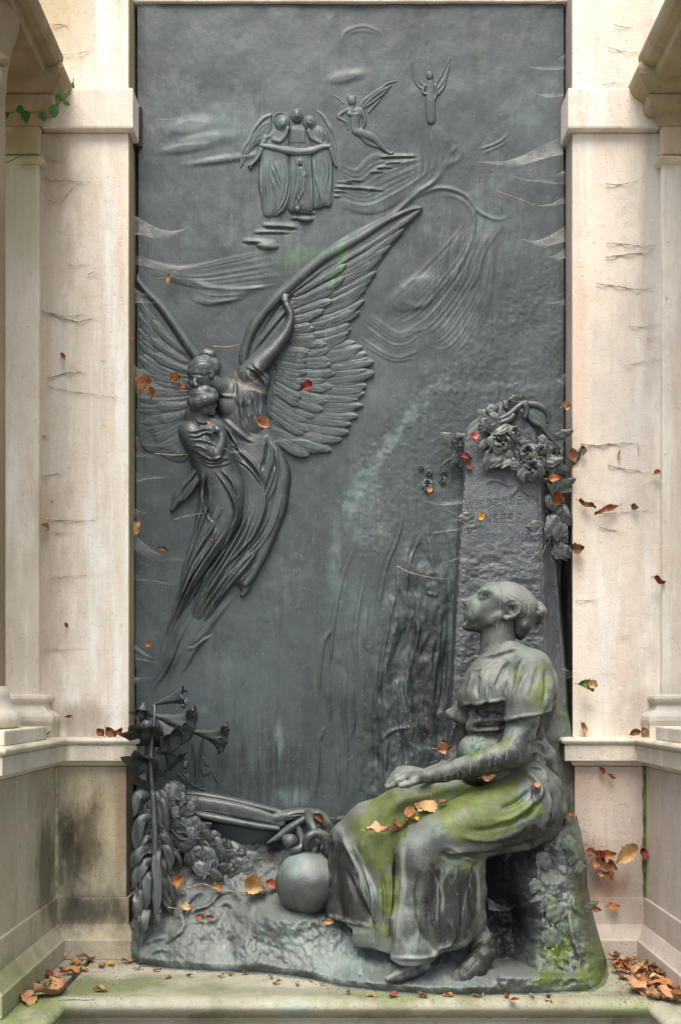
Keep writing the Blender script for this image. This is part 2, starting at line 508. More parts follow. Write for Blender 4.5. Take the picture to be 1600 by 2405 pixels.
def stone(name, c1, c2, dirt=(.16, .13, .09), amount=.5, stains=(), streak=.4, bump=.35, rough=.85, blotch=2.2, scratch=0.0):
    """pale limestone: two tones in soft clouds, thin washed streaks, speckle, and stains [(centre, radii, colour, strength, breakup scale)]"""
    k = NT(name)
    f = k.noise(blotch, 5, .6)
    col = k.mix(k.ramp(f, .35, .66), c1, c2)
    lt = tuple(min(.8, x * 1.22 + .03) for x in c1)
    fw = k.noise(1.0, 5, .62, vec=k.pos((9, 9, .9)))
    col = k.mix(k.math('MULTIPLY', k.ramp(fw, .50, .62), streak), col, lt)
    pk = k.noise(7, 6, .7)
    col = k.mix(k.math('MULTIPLY', k.ramp(pk, .54, .68), .35), col, (c1[0] * .93, c1[1] * .78, c1[2] * .68))
    fd = k.noise(1.3, 6, .65, vec=k.pos((3, 3, 1.6)))
    col = k.mix(k.math('MULTIPLY', k.ramp(fd, .50, .72), amount), col, dirt)
    fr = k.noise(1.0, 6, .7, vec=k.pos((46, 46, 3.2)))
    col = k.mix(k.math('MULTIPLY', k.ramp(fr, .53, .66), .26 * streak + .04), col, (c2[0] * .66, c2[1] * .62, c2[2] * .56))
    fg = k.noise(30, 7, .78)
    col = k.mix(k.math('MULTIPLY', k.ramp(fg, .52, .66), .26), col, (c2[0] * .72, c2[1] * .68, c2[2] * .62))
    sp = k.noise(120, 2, .6)
    col = k.mix(k.math('MULTIPLY', k.ramp(sp, .67, .75), k.ramp(k.noise(3.5, 3), .35, .7, .05, .75)), col, (.17, .13, .10))
    sp2 = k.noise(42, 3, .6)
    col = k.mix(k.math('MULTIPLY', k.ramp(sp2, .66, .74), .35), col, (.20, .16, .12))
    for (c, r, sc, st, br) in stains:
        b = k.ball(c, tuple(q * 1.35 for q in r), 1.0)
        nz = k.noise(br, 6, .7, vec=k.pos((1, 1, .45)))
        b = k.math('MULTIPLY', k.ramp(k.math('ADD', b, k.math('MULTIPLY', k.math('SUBTRACT', nz, .5), 2.2)), .12, .95), st)
        col = k.mix(b, col, sc)
    k.l(col, k.b.inputs["Base Color"])
    k.b.inputs["Roughness"].default_value = rough
    k.b.inputs["Specular IOR Level"].default_value = .25
    pit = k.ramp(k.noise(75, 4, .65), .30, .42)
    h = k.math('ADD', k.math('ADD', k.noise(22, 7, .68), k.math('MULTIPLY', k.noise(150, 3, .6), .45)), k.math('MULTIPLY', pit, .5))
    k.l(k.bump(h, bump, .006), k.b.inputs["Normal"])
    return k.m

CREAM = (.74, .68, .575); CREAM2 = (.665, .585, .475); PINK = (.55, .43, .36); GREY = (.50, .47, .42); OLIVE = (.20, .165, .075); SOOT = (.022, .02, .016)

def bronze(name, base=(.043, .058, .059), dark=(.016, .021, .022), pale=(.20, .225, .22), verd=(.20, .29, .245), moss=(.135, .185, .035), streak=.5, dust=.35, bump=.4, rough=.42, grain=1.0, mottle=3.0, spec=.75):
    """old bronze: mottled blue-grey patina; vertex paint tint = (moss, pale wash, dark stain and painted shade)"""
    k = NT(name)
    at_ = k.n("ShaderNodeVertexColor", layer_name="tint"); sep = k.n("ShaderNodeSeparateColor"); k.l(at_.outputs[0], sep.inputs[0])
    R, G, B = sep.outputs
    f = k.noise(mottle, 6, .6, dist=.4)
    col = k.mix(k.ramp(f, .34, .66), tuple(x * .72 for x in base), tuple(x * 1.32 for x in base))
    fm = k.noise(mottle * 7, 6, .72)
    col = k.mix(k.math('MULTIPLY', k.ramp(fm, .50, .70), .45), col, tuple(x * 1.7 for x in base))
    fm2 = k.noise(mottle * 5.3, 6, .72, vec=k.pos((1, 1.3, .8)))
    col = k.mix(k.math('MULTIPLY', k.ramp(fm2, .52, .70), .5), col, dark)
    fs = k.noise(1.0, 5, .65, vec=k.pos((22, 22, 1.7)))
    col = k.mix(k.math('MULTIPLY', k.ramp(fs, .50, .70), streak * .5), col, tuple(x * 1.5 for x in base))
    fs2 = k.noise(1.0, 5, .65, vec=k.pos((15, 15, 1.3)))
    col = k.mix(k.math('MULTIPLY', k.ramp(fs2, .52, .70), streak * .6), col, dark)
    fv = k.noise(5, 6, .7, dist=.6)
    col = k.mix(k.math('MULTIPLY', k.ramp(fv, .57, .72), .35), col, tuple(x * .62 for x in verd))
    # rain-borne dust lies on what faces up
    g = k.n("ShaderNodeNewGeometry"); sx = k.n("ShaderNodeSeparateXYZ"); k.l(g.outputs["Normal"], sx.inputs[0])
    du = k.math('MULTIPLY', k.ramp(k.math('ADD', sx.outputs[2], k.math('MULTIPLY', k.math('SUBTRACT', k.noise(30, 4), .5), .5)), .05, .85), dust)
    col = k.mix(du, col, pale)
    nb = k.noise(34, 6, .72); nv = k.noise(1.0, 5, .7, vec=k.pos((60, 60, 6)))
    brk = k.math('SUBTRACT', k.math('ADD', k.math('MULTIPLY', nb, .55), k.math('MULTIPLY', nv, .45)), .5)
    pal = k.ramp(k.math('ADD', G, k.math('MULTIPLY', brk, 1.5)), .18, .85)
    col = k.mix(pal, col, k.mix(k.ramp(k.noise(8, 4), .4, .62), pale, verd))
    drk = k.ramp(k.math('ADD', B, k.math('MULTIPLY', k.math('SUBTRACT', nv, .5), 1.3)), .2, .8)
    col = k.mix(drk, col, tuple(x * .8 for x in dark))
    mo = k.ramp(k.math('ADD', R, k.math('MULTIPLY', brk, 3.4)), .10, .85)
    col = k.mix(mo, col, k.mix(k.ramp(k.noise(20, 5, .7), .36, .66), tuple(x * .6 for x in moss), moss))
    sp = k.noise(170, 2, .6)
    col = k.mix(k.math('MULTIPLY', k.ramp(sp, .67, .73), .45), col, (.26, .28, .25))
    k.l(col, k.b.inputs["Base Color"])
    k.val(k.b.inputs["Roughness"], k.ramp(k.noise(9, 4), .3, .7, rough - .1, rough + .15))
    k.b.inputs["Specular IOR Level"].default_value = spec
    h = k.math('ADD', k.noise(34, 7, .68), k.math('MULTIPLY', k.noise(210, 3, .6), .35 * grain))
    k.l(k.bump(h, bump, .0055), k.b.inputs["Normal"])
    return k.m

def flat(name, c, rough=.8, var=.25, scale=30, spec=.3, sub=0.0):
    k = NT(name)
    f = k.noise(scale, 4, .6)
    k.l(k.mix(k.ramp(f, .3, .7), tuple(x * (1 - var) for x in c), tuple(min(1, x * (1 + var)) for x in c)), k.b.inputs["Base Color"])
    k.b.inputs["Roughness"].default_value = rough; k.b.inputs["Specular IOR Level"].default_value = spec
    return k.m
def leaf_mat(name, c, c2):
    k = NT(name)
    f = k.noise(38, 5, .65)
    col = k.mix(k.ramp(f, .36, .64), c, c2)
    col = k.mix(k.math('MULTIPLY', k.ramp(k.noise(130, 3), .58, .70), .6), col, tuple(x * .35 for x in c))
    k.l(col, k.b.inputs["Base Color"]); k.b.inputs["Roughness"].default_value = .6
    k.b.inputs["Specular IOR Level"].default_value = .35
    k.l(k.bump(k.noise(70, 4), .5, .002), k.b.inputs["Normal"])
    return k.m
def web_mat(name, dens=.62, tint=(.50, .49, .45)):
    """dusty gossamer: see-through, denser where the threads run"""
    k = NT(name)
    uv = k.n("ShaderNodeVertexColor", layer_name="tint"); sep = k.n("ShaderNodeSeparateColor"); k.l(uv.outputs[0], sep.inputs[0])
    th = k.noise(1.0, 4, .7, vec=k.pos((40, 40, 260)))
    cl = k.noise(26, 5, .7)
    a = k.math('MULTIPLY', k.math('ADD', k.math('MULTIPLY', k.ramp(th, .44, .68), .30), k.ramp(cl, .30, .70, .12, .62)), dens)
    a = k.math('MULTIPLY', a, sep.outputs[0])
    cr = k.ramp(k.noise(170, 2), .66, .70)
    tr = k.n("ShaderNodeBsdfTransparent"); df = k.n("ShaderNodeBsdfDiffuse"); mx = k.n("ShaderNodeMixShader")
    k.l(k.mix(cr, tint, (.26, .15, .07)), df.inputs[0])
    k.val(mx.inputs[0], k.math('MAXIMUM', a, k.math('MULTIPLY', cr, k.math('MULTIPLY', sep.outputs[0], .7))))
    k.l(tr.outputs[0], mx.inputs[1]); k.l(df.outputs[0], mx.inputs[2]); k.l(mx.outputs[0], k.out.inputs[0])
    return k.m

M = {}
def P3(px, py, d=.08): return tuple(at(px, py, d))
M['pier_left'] = stone("limestone_pier_left", CREAM, CREAM2, dirt=(.44, .365, .26), amount=.6, streak=.8, stains=[
    (P3(110, 900), (.10, .2, 1.3), (.33, .27, .18), .55, 8), (P3(120, 40), (.16, .2, .3), (.44, .35, .17), .6, 6),
    (P3(150, 1690), (.16, .2, .07), (.33, .27, .21), .7, 12), (P3(130, 400), (.07, .2, .25), (.34, .27, .17), .6, 10)])
M['pier_right'] = stone("limestone_pier_right", (.745, .685, .585), (.67, .60, .50), dirt=(.46, .40, .33), amount=.55, streak=.7, stains=[
    (P3(1480, 950), (.12, .2, .5), (.44, .415, .38), .5, 8), (P3(1535, 500), (.05, .2, .8), (.36, .33, .31), .5, 10), (P3(1500, 1690), (.13, .2, .12), (.42, .37, .33), .6, 12),
    (P3(1350, 900), (.05, .2, .9), (.60, .46, .34), .6, 7)])
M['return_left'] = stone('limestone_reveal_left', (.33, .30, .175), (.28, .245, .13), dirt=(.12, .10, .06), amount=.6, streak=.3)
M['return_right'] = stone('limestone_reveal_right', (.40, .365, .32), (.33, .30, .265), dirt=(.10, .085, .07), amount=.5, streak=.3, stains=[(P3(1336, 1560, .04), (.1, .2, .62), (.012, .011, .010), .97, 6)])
M['corner_left'] = stone("limestone_corner_left", (.68, .64, .52), (.62, .55, .43), dirt=(.44, .36, .25), amount=.5, streak=.6, stains=[
    (P3(50, 330, .12), (.2, .25, .10), (.30, .215, .075), .85, 9), (P3(40, 480, .12), (.2, .25, .22), (.42, .40, .24), .6, 7), (P3(60, 1710, .14), (.2, .3, .06), (.30, .29, .16), .6, 12)])
M['corner_right'] = stone("limestone_corner_right", (.70, .65, .56), (.62, .56, .47), dirt=(.42, .36, .28), amount=.5, streak=.6, stains=[
    (P3(1575, 330, .12), (.2, .25, .10), (.44, .34, .18), .7, 9), (P3(1570, 1660, .14), (.2, .3, .10), (.38, .36, .32), .6, 12)])
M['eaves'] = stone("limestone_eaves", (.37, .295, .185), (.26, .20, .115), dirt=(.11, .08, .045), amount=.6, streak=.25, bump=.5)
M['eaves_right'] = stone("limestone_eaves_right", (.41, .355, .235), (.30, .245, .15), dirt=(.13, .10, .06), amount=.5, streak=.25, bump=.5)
M['ledge'] = stone("limestone_ledge", (.64, .59, .49), (.54, .49, .39), dirt=(.26, .235, .14), amount=.6, streak=.4, bump=.5, stains=[
    (P3(60, 1725, .4), (.12, .3, .03), (.15, .19, .06), .7, 12), (P3(1560, 1725, .4), (.12, .3, .03), (.18, .21, .09), .7, 12)])
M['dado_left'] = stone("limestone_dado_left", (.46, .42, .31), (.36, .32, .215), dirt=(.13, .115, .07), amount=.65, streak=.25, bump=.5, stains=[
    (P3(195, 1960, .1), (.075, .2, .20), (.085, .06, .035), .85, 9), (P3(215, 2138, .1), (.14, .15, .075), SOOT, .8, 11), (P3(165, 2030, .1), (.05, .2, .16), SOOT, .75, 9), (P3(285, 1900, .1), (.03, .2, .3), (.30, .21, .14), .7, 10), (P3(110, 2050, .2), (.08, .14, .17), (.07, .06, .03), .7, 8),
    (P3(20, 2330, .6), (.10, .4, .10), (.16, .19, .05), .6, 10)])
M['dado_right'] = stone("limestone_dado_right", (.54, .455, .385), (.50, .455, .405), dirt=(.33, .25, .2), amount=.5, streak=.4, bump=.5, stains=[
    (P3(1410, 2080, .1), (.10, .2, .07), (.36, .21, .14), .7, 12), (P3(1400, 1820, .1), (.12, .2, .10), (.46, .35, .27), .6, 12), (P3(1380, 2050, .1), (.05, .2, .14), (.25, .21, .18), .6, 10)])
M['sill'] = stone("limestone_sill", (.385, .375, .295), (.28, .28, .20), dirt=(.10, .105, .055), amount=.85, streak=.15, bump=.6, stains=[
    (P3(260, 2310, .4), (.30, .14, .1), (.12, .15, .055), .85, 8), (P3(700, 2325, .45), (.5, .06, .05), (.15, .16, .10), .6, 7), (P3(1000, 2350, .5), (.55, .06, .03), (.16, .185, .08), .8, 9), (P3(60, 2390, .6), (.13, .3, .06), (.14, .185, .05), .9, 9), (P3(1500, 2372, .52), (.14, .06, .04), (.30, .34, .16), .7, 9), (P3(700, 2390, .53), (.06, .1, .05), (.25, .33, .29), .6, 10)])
M['plaster_gap'] = flat("shadowed_masonry", (.06, .05, .04), var=.6, scale=25)  # near-black colour stands in for the shadow of the gap
M['mortar'] = flat("mossy_mortar", (.30, .29, .19), var=.35, scale=60)
M['mortar_green'] = flat("green_mortar", (.10, .14, .03), var=.5, scale=50)
M['ground'] = flat("gravel_ground", (.22, .19, .15), var=.4, scale=3)
M['bronze'] = bronze("bronze_plate", verd=(.10, .15, .135), pale=(.112, .142, .140), moss=(.075, .155, .075), dust=.22, spec=.5, rough=.5, bump=.26, grain=.5, streak=.7, mottle=2.2)
M['bronze_fig'] = bronze("bronze_figures", moss=(.075, .155, .075), base=(.035, .045, .047), dark=(.013, .017, .017), pale=(.11, .128, .128), verd=(.09, .13, .118), dust=.38, mottle=6)
M['bronze_statue'] = bronze("bronze_statue", spec=.48, rough=.5, base=(.062, .070, .062), dark=(.018, .020, .019), pale=(.185, .20, .172), verd=(.15, .20, .17), moss=(.118, .155, .036), dust=.45, streak=.8, mottle=7)
M['bronze_base'] = bronze("bronze_base", spec=.5, rough=.5, base=(.058, .068, .064), dark=(.016, .019, .018), pale=(.18, .205, .185), verd=(.18, .265, .24), moss=(.11, .155, .032), dust=.5, streak=.7, mottle=5)
M['bronze_plant'] = bronze("bronze_lilies", base=(.033, .042, .040), dark=(.014, .017, .016), pale=(.115, .132, .122), verd=(.10, .13, .115), dust=.42, streak=.3, mottle=9)
M['bronze_stele'] = bronze("bronze_stele", base=(.052, .063, .070), dark=(.020, .023, .025), pale=(.125, .142, .138), verd=(.11, .14, .125), moss=(.075, .092, .034), dust=.45, streak=.5, bump=.9, mottle=8)
# ------------------------------------------------------------------ the stone niche
XC = XX(823.5, .075)
def mx(x): return 2 * XC - x
g = box("ground", -40, 40, -60, 3, -.80, -.75, M['ground'], bevel=0); setp(g, kind="structure")

def sidebuild(s):
    """s=+1 as surveyed on the left, -1 the mirror image on the right"""
    L = s > 0
    f = (lambda x: x) if L else mx
    def bx(name, px0, px1, d0, d1, z0, z1, mat, parent, bevel=.004, dref=None):
        a = f(XX(px0, dref if dref is not None else d1)); b = f(XX(px1, dref if dref is not None else d1))
        return box(name, min(a, b), max(a, b), -d1, -d0, z0, z1, mat, parent, bevel)
    pm = M['pier_left' if L else 'pier_right']; cm = M['corner_left' if L else 'corner_right']
    em = M['eaves' if L else 'eaves_right']; dm = M['dado_left' if L else 'dado_right']
    w = "left" if L else "right"
    # pier beside the plate
    x_in = f(XX(302, .075))
    pier = thing("stone_pier", f"pale cream stone pier framing the bronze plate on its {w} side", "pier", (x_in, -.05, ZZ(1738, .13)), "stone piers framing the plate")
    zt, zb = ZZ(205, .10), ZZ(301, .10)
    bx("pier_shaft", -60, 302, -.10, .075, ZZ(1738, .13), zb - .001, pm, pier)
    bx("impost_block", 95, 313, -.08, .100, zb, zt, pm, pier, .006, dref=.1)
    rm_ = M["return_left" if L else "return_right"]; xe = XX(302, .075)
    for nm, za, zb_ in (("pier_reveal", ZZ(1738, .13), zb - .002), ("pier_reveal", zt + .002, ZZ(-160, .075))):
        a, b = sorted((f(xe - .001), f(xe + .002))); box(nm, a, b, -.0735, .07, za, zb_, rm_, pier, 0)
    bx("upper_shaft", -60, 302, -.10, .075, zt + .001, ZZ(-160, .075), pm, pier)
    # corner pilaster with base, necking and capital
    cp = thing("corner_pilaster", f"weathered stone pilaster with moulded base and capital in the {w} corner", "pilaster", (f(XX(40, .105)), -.105, ZZ(1735, .13)), "corner pilasters of the niche")
    xr = f(XX(91, .105)); xl = f(XX(-140, .105))
    bx("shaft", -140, 91, .076, .105, ZZ(1636, .105), ZZ(379, .105), cm, cp, .005)
    bx("neck_block", -140, 93, .076, .110, ZZ(362, .11), ZZ(292, .11), cm, cp, .006)
    path = [(xr, -.076), (xr, -.105), (xl, -.105)]
    def zz(y, d=.12): return ZZ(y, d)
    sweep("necking_ring", path, [(-.02, zz(381)), (.004, zz(380)), (.012, zz(376)), (.016, zz(370)), (.012, zz(364)), (.003, zz(361)), (-.02, zz(361))], cm, cp, side=-s, smooth=False, bevel=.001)
    sweep("pilaster_base", path, [(-.02, zz(1736)), (.050, zz(1736)), (.050, zz(1703)), (.052, zz(1700)), (.055, zz(1692)), (.054, zz(1682)), (.046, zz(1675)), (.030, zz(1668)), (.022, zz(1655)), (.024, zz(1650)), (.032, zz(1648)), (.036, zz(1641)), (.034, zz(1634)), (.026, zz(1631)), (-.02, zz(1630))], cm, cp, side=-s, bevel=.0015)
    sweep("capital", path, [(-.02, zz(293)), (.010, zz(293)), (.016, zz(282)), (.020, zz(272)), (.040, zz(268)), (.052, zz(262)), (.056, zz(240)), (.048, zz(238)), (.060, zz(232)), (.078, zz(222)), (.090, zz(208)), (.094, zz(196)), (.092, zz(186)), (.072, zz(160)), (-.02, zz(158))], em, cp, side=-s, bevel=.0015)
    # architrave running forward from the wall over the corner pilaster
    bw = thing("architrave", f"stained stone architrave running forward from the wall at the top {w} corner", "architrave", (f(XX(80, .2)), -.6, zz(177, .2)), "architraves above the niche sides")
    prof = [(XX(-500, .2), zz(176, .2)), (XX(106, .2), zz(176, .2)), (XX(109, .2), zz(156, .2)), (XX(118, .2), zz(155, .2)), (XX(124, .2), zz(153, .2)), (XX(133, .2), zz(150, .2)), (XX(139, .2), zz(140, .2)), (XX(143, .2), zz(128, .2)), (XX(143, .2), zz(118, .2)), (XX(-500, .2), zz(100, .2))]
    ys = [-.17, -1.5]
    V = [(f(x), y, z) for y in ys for x, z in prof]; k = len(prof)
    F = [(i, (i + 1) % k, k + (i + 1) % k, k + i) for i in range(k)] + [tuple(range(k)), tuple(range(k, 2 * k))[::-1]]
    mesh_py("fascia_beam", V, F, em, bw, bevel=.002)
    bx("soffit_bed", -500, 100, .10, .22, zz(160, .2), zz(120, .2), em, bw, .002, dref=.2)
    # parapet: dado wall, ledge and plinth, folded forward along the side
    dp = thing("dado_wall", f"low stone dado wall with moulded ledge and plinth below the {w} pier", "wall", (f(XX(150, .095)), -.3, 0), "dado walls of the niche")
    xin, xco = f(XX(297, .095)), f(XX(131, .095)); far = f(XX(-700, .1))
    xfront = .66
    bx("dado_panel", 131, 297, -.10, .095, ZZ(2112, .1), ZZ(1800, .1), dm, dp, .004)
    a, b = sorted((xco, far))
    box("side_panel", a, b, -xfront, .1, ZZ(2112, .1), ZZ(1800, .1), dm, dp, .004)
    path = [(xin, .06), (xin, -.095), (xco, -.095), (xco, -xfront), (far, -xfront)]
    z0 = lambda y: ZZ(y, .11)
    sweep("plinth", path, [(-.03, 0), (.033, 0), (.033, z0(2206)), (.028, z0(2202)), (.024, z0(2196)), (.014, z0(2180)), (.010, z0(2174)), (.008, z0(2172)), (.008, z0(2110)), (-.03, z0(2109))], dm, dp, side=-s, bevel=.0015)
    lp = [(f(XX(292, .13)), .06), (f(XX(292, .13)), -.095), (xco, -.095), (xco, -xfront), (far, -xfront)]
    zl = lambda y: ZZ(y, .125)
    sweep("ledge", lp, [(-.06, zl(1800)), (.004, zl(1800)), (.010, zl(1796)), (.012, zl(1789)), (.034, zl(1787)), (.035, zl(1752)), (.031, zl(1751)), (.031, zl(1748)), (.040, zl(1747)), (.045, zl(1743)), (.046, zl(1739)), (.043, zl(1735)), (.036, zl(1732)), (-.30, zl(1731))], M['ledge'], dp, side=-s, bevel=.0015)
    # mortar in the corner joint
    zs = np.linspace(ZZ(1795, .1), ZZ(2175, .1), 26)
    P = [(xco + s * (.002 + .0015 * math.sin(i * 1.7)), -.098 - .001 * math.cos(i * 2.1), z) for i, z in enumerate(zs)]
    tube_mesh("mortar_joint", P, [.006, .007, .006, .008, .005, .006], M['mortar'] if L else M['mortar_green'], dp, n=6)
    # free-standing column in front, only its edge shows
    if True:
        dcol = .46; xc = f(XX(8, dcol)) - s * .125
        co = thing("column", f"round stone column with a scrolled capital at the {w} edge", "column", (xc, -dcol, ZZ(1732, .4)), "columns before the niche sides")
        def lathe(name, pr, mat, n=48):
            V = [(xc + r * math.cos(2 * math.pi * j / n), -dcol + r * math.sin(2 * math.pi * j / n), z) for r, z in pr for j in range(n)]
            F = [(i * n + j, i * n + (j + 1) % n, (i + 1) * n + (j + 1) % n, (i + 1) * n + j) for i in range(len(pr) - 1) for j in range(n)]
            return mesh_py(name, V, F, mat, co, smooth=True)
        zc = lambda y: ZZ(y, dcol - .1)
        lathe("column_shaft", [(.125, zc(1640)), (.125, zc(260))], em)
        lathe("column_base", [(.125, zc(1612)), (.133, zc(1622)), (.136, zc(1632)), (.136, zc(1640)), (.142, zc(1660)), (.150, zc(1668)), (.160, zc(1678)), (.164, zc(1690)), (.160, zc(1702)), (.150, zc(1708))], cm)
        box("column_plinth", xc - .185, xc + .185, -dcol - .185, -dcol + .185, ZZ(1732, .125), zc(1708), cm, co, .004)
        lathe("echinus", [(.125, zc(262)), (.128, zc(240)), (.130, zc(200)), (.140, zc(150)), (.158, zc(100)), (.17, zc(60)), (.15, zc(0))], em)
        # volute scroll facing the viewer
        vx, vz, vy = f(XX(0, dcol + .02)) - s * .012, ZZ(222, dcol + .02), -dcol - .10
        P = []
        for i in range(60):
            t = i / 59; a = t * 3.6 * math.pi; r = .056 * (1 - t) ** .8 + .004
            P.append((vx + s * r * math.cos(a + .6), vy - .02 * t, vz + r * math.sin(a + .6)))
        tube_mesh("volute", P, [.014, .012, .009, .005], em, co, n=8)
sidebuild(1); sidebuild(-1)

# sill slab with a bullnose that turns forward at both ends
zb = .0
x0, x1, xl, xr = XX(133, .53), XX(1540, .53), XX(-900, .5), XX(2600, .5)
sill = thing("stone_sill", "broad mossy stone sill with a rounded front edge under the memorial", "sill", (0, -.3, 0))
R = .021
def bull(o0): return [(o0 - .03, -.004), (o0 - .024, 0)] + [(o0 + R * math.sin(t), -R + R * math.cos(t)) for t in np.linspace(0, math.pi, 9)] + [(o0 - .012, -2 * R), (o0 - .012, -2 * R - .012), (o0 - .02, -2 * R - .012)]
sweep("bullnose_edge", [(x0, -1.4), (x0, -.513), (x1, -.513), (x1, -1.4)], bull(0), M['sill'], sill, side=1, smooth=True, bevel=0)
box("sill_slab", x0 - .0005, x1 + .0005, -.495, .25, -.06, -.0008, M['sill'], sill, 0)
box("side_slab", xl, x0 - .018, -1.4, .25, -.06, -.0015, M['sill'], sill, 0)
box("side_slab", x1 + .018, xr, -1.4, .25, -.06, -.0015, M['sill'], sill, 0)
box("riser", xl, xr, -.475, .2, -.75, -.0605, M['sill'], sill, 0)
# rough masonry behind the bronze and the lintel strip above it
bk = box("back_wall", XX(-200, 0), XX(1800, 0), .085, .30, -.05, ZZ(-200, 0), M['plaster_gap'], bevel=0)
setp(bk, "rough dark masonry in the gap behind the bronze plate", "wall", kind="thing")
lt = box("stone_lintel", XX(303, .05), XX(1344, .05), -.012, .08, ZZ(4, .01), ZZ(-170, .05), M['pier_left'])
setp(lt, "pale stone lintel closing the niche above the bronze plate", "lintel", kind="thing")
# ------------------------------------------------------------------ the bronze relief plate
relief = thing("bronze_relief", "tall dark bronze relief plate with a winged angel rising on the left", "relief", tuple(at(815, 1800, 0)))
BM, FM = M['bronze'], M['bronze_fig']

def blobs(x, y, L):
    """soft paint patches: (px,py,rx,ry,amount)"""
    t = np.zeros_like(x)
    for (cx, cy, rx, ry, a) in L:
        t = np.maximum(t, a * np.clip(1.25 - np.hypot((x - cx) / rx, (y - cy) / ry), 0, 1))
    return t
def streaks(x, y, L):
    t = np.zeros_like(x)
    for (x0, y0, y1, w, a) in L:
        t = np.maximum(t, a * np.exp(-((x - x0 - 3 * np.sin(y / 37 + x0)) / w) ** 2) * sstep(y0, y0 + 20, y) * (1 - sstep(y1 - 40, y1, y)))
    return t
def plate_tint(x, y, h):
    moss = blobs(x, y, [(805, 610, 22, 48, .75), (700, 600, 70, 40, .5), (770, 640, 40, 40, .45), (640, 590, 80, 30, .3)])
    cl = np.clip(.10 + .45 * fbm2(x, y * 1.2, 260, 17, 4) + .22 * fbm2(x, y, 60, 19, 4), 0, 1) * (1.15 - .75 * sstep(700, 1900, y))
    pale = cl + blobs(x, y, [(470, 290, 70, 30, .2), (480, 335, 60, 22, .16), (700, 300, 300, 260, .16), (900, 160, 60, 40, .3), (850, 100, 60, 20, .3),
                        (860, 1160, 90, 130, .5), (1010, 700, 130, 200, .30), (900, 880, 60, 90, .2), (660, 1300, 90, 300, .22), (1180, 560, 120, 90, .2), (560, 60, 200, 80, .2), (660, 1760, 10, 60, .8), (655, 1720, 14, 60, .55), (690, 1870, 45, 28, .75),
                        (660, 1860, 24, 16, .6), (480, 1665, 14, 20, .55), (790, 1300, 30, 200, .35), (840, 1500, 40, 160, .35), (740, 1200, 60, 300, .18), (530, 1560, 80, 60, .2)])
    S = spline([(1010, 930), (930, 1020), (860, 1120), (815, 1190)], 10)
    d, p = seg_dist(x, y, S); pale = np.maximum(pale, np.clip(1.1 * np.exp(-(d / (12 + 16 * p)) ** 2) * (.5 + 1.6 * fbm2(x, y, 16, 23, 3)), 0, .8))
    pale = np.maximum(pale, streaks(x, y, [(656, 1690, 1790, 6, .8), (965, 1380, 1700, 8, .4), (905, 1500, 1800, 6, .35), (845, 1520, 1780, 9, .3)]))
    dark = blobs(x, y, [(620, 1820, 260, 150, .52), (900, 1680, 160, 260, .5), (1000, 1600, 90, 300, .72), (1180, 930, 160, 40, .4), (1050, 1050, 70, 120, .25), (600, 1690, 300, 120, .3), (345, 600, 60, 60, .35), (330, 1000, 30, 900, .25), (1330, 800, 40, 700, .4), (1000, 1870, 120, 120, .6)])
    return np.stack([moss, pale, dark], 1)

pl = Relief(316, -14, 1331, 2120, 2.4, base=0.0)
X, Y = pl.X, pl.Y
pl.H += fbm2(X, Y, 210, 3, 3) * 5 + fbm2(X, Y * .7, 60, 9, 4) * 1.6 + fbm2(X, Y * .5, 18, 29, 3) * .45
rough = sstep(1180, 1500, Y) * sstep(840, 900, X + (Y - 1500) * .12)
pl.H += rough * (fbm2(X, Y * .6, 55, 41, 4) * 6 + fbm2(X, Y * .8, 20, 44, 3) * 1.3)
r2 = sstep(0, 60, (X + Y) - 1860) * sstep(800, 860, X) * (1 - sstep(1250, 1400, Y)); pl.H += r2 * fbm2(X, Y, 9, 51, 2) * 1.1
dg = poly_sd(X, Y, np.array([(1006, 905), (1340, 902), (1340, 1960), (800, 1960), (790, 1300), (838, 1170), (900, 1060)])) + fbm2(X, Y, 40, 57, 3) * 14
pl.H += 2.2 * sstep(-12, 12, dg)
# halo arc near the top and drifting clouds
C = cC1
pl.stroke(C((745, 150), (765, 112), (820, 92), (870, 105), (900, 130)), 4, 1.3)
pl.stroke(C((765, 128), (800, 110), (850, 110), (885, 128)), 3, .8)
pl.blob(*C.p(760, 272), 34, 10, -12, -3, 2.6, k=14)
for (x, y, rx, ry, a) in ((215, 445, 45, 16, 3), (265, 490, 50, 12, 3), (200, 520, 45, 9, 3), (330, 560, 60, 6, 3)):
    pl.blob(*C.p(x, y), rx, ry, -8, -3, a - .4, k=14)
# great cloak swirling behind the wing tip
pl.stroke(C((985, 705), (1090, 660), (1180, 682), (1232, 742), (1300, 770), (1360, 745)), 4, 2.6)
pl.stroke(C((1090, 680), (1170, 700), (1215, 760), (1200, 860), (1150, 960), (1095, 1045)), 4, 2.0)
pl.between(C((1110, 780), (1095, 860), (1085, 940), (1060, 1040)), C((1330, 780), (1260, 880), (1230, 980), (1170, 1045)), 30, 2.8, 1.5, seed=3)
pl.between(cC2((1250, 270), (1420, 400), (1568, 330)), cC2((1200, 450), (1400, 560), (1568, 520)), 16, 3, 1.4, seed=5)
pl.between([(1010, 820), (1080, 840), (1150, 720), (1165, 560)], [(880, 740), (980, 640), (1060, 560), (1130, 470)], 20, 3.2, 1.4, seed=8)
pl.stroke([(1000, 640), (1020, 690), (985, 720), (940, 705)], 7, 3); pl.blob(975, 690, 60, 34, -30, 0, 5, k=8)
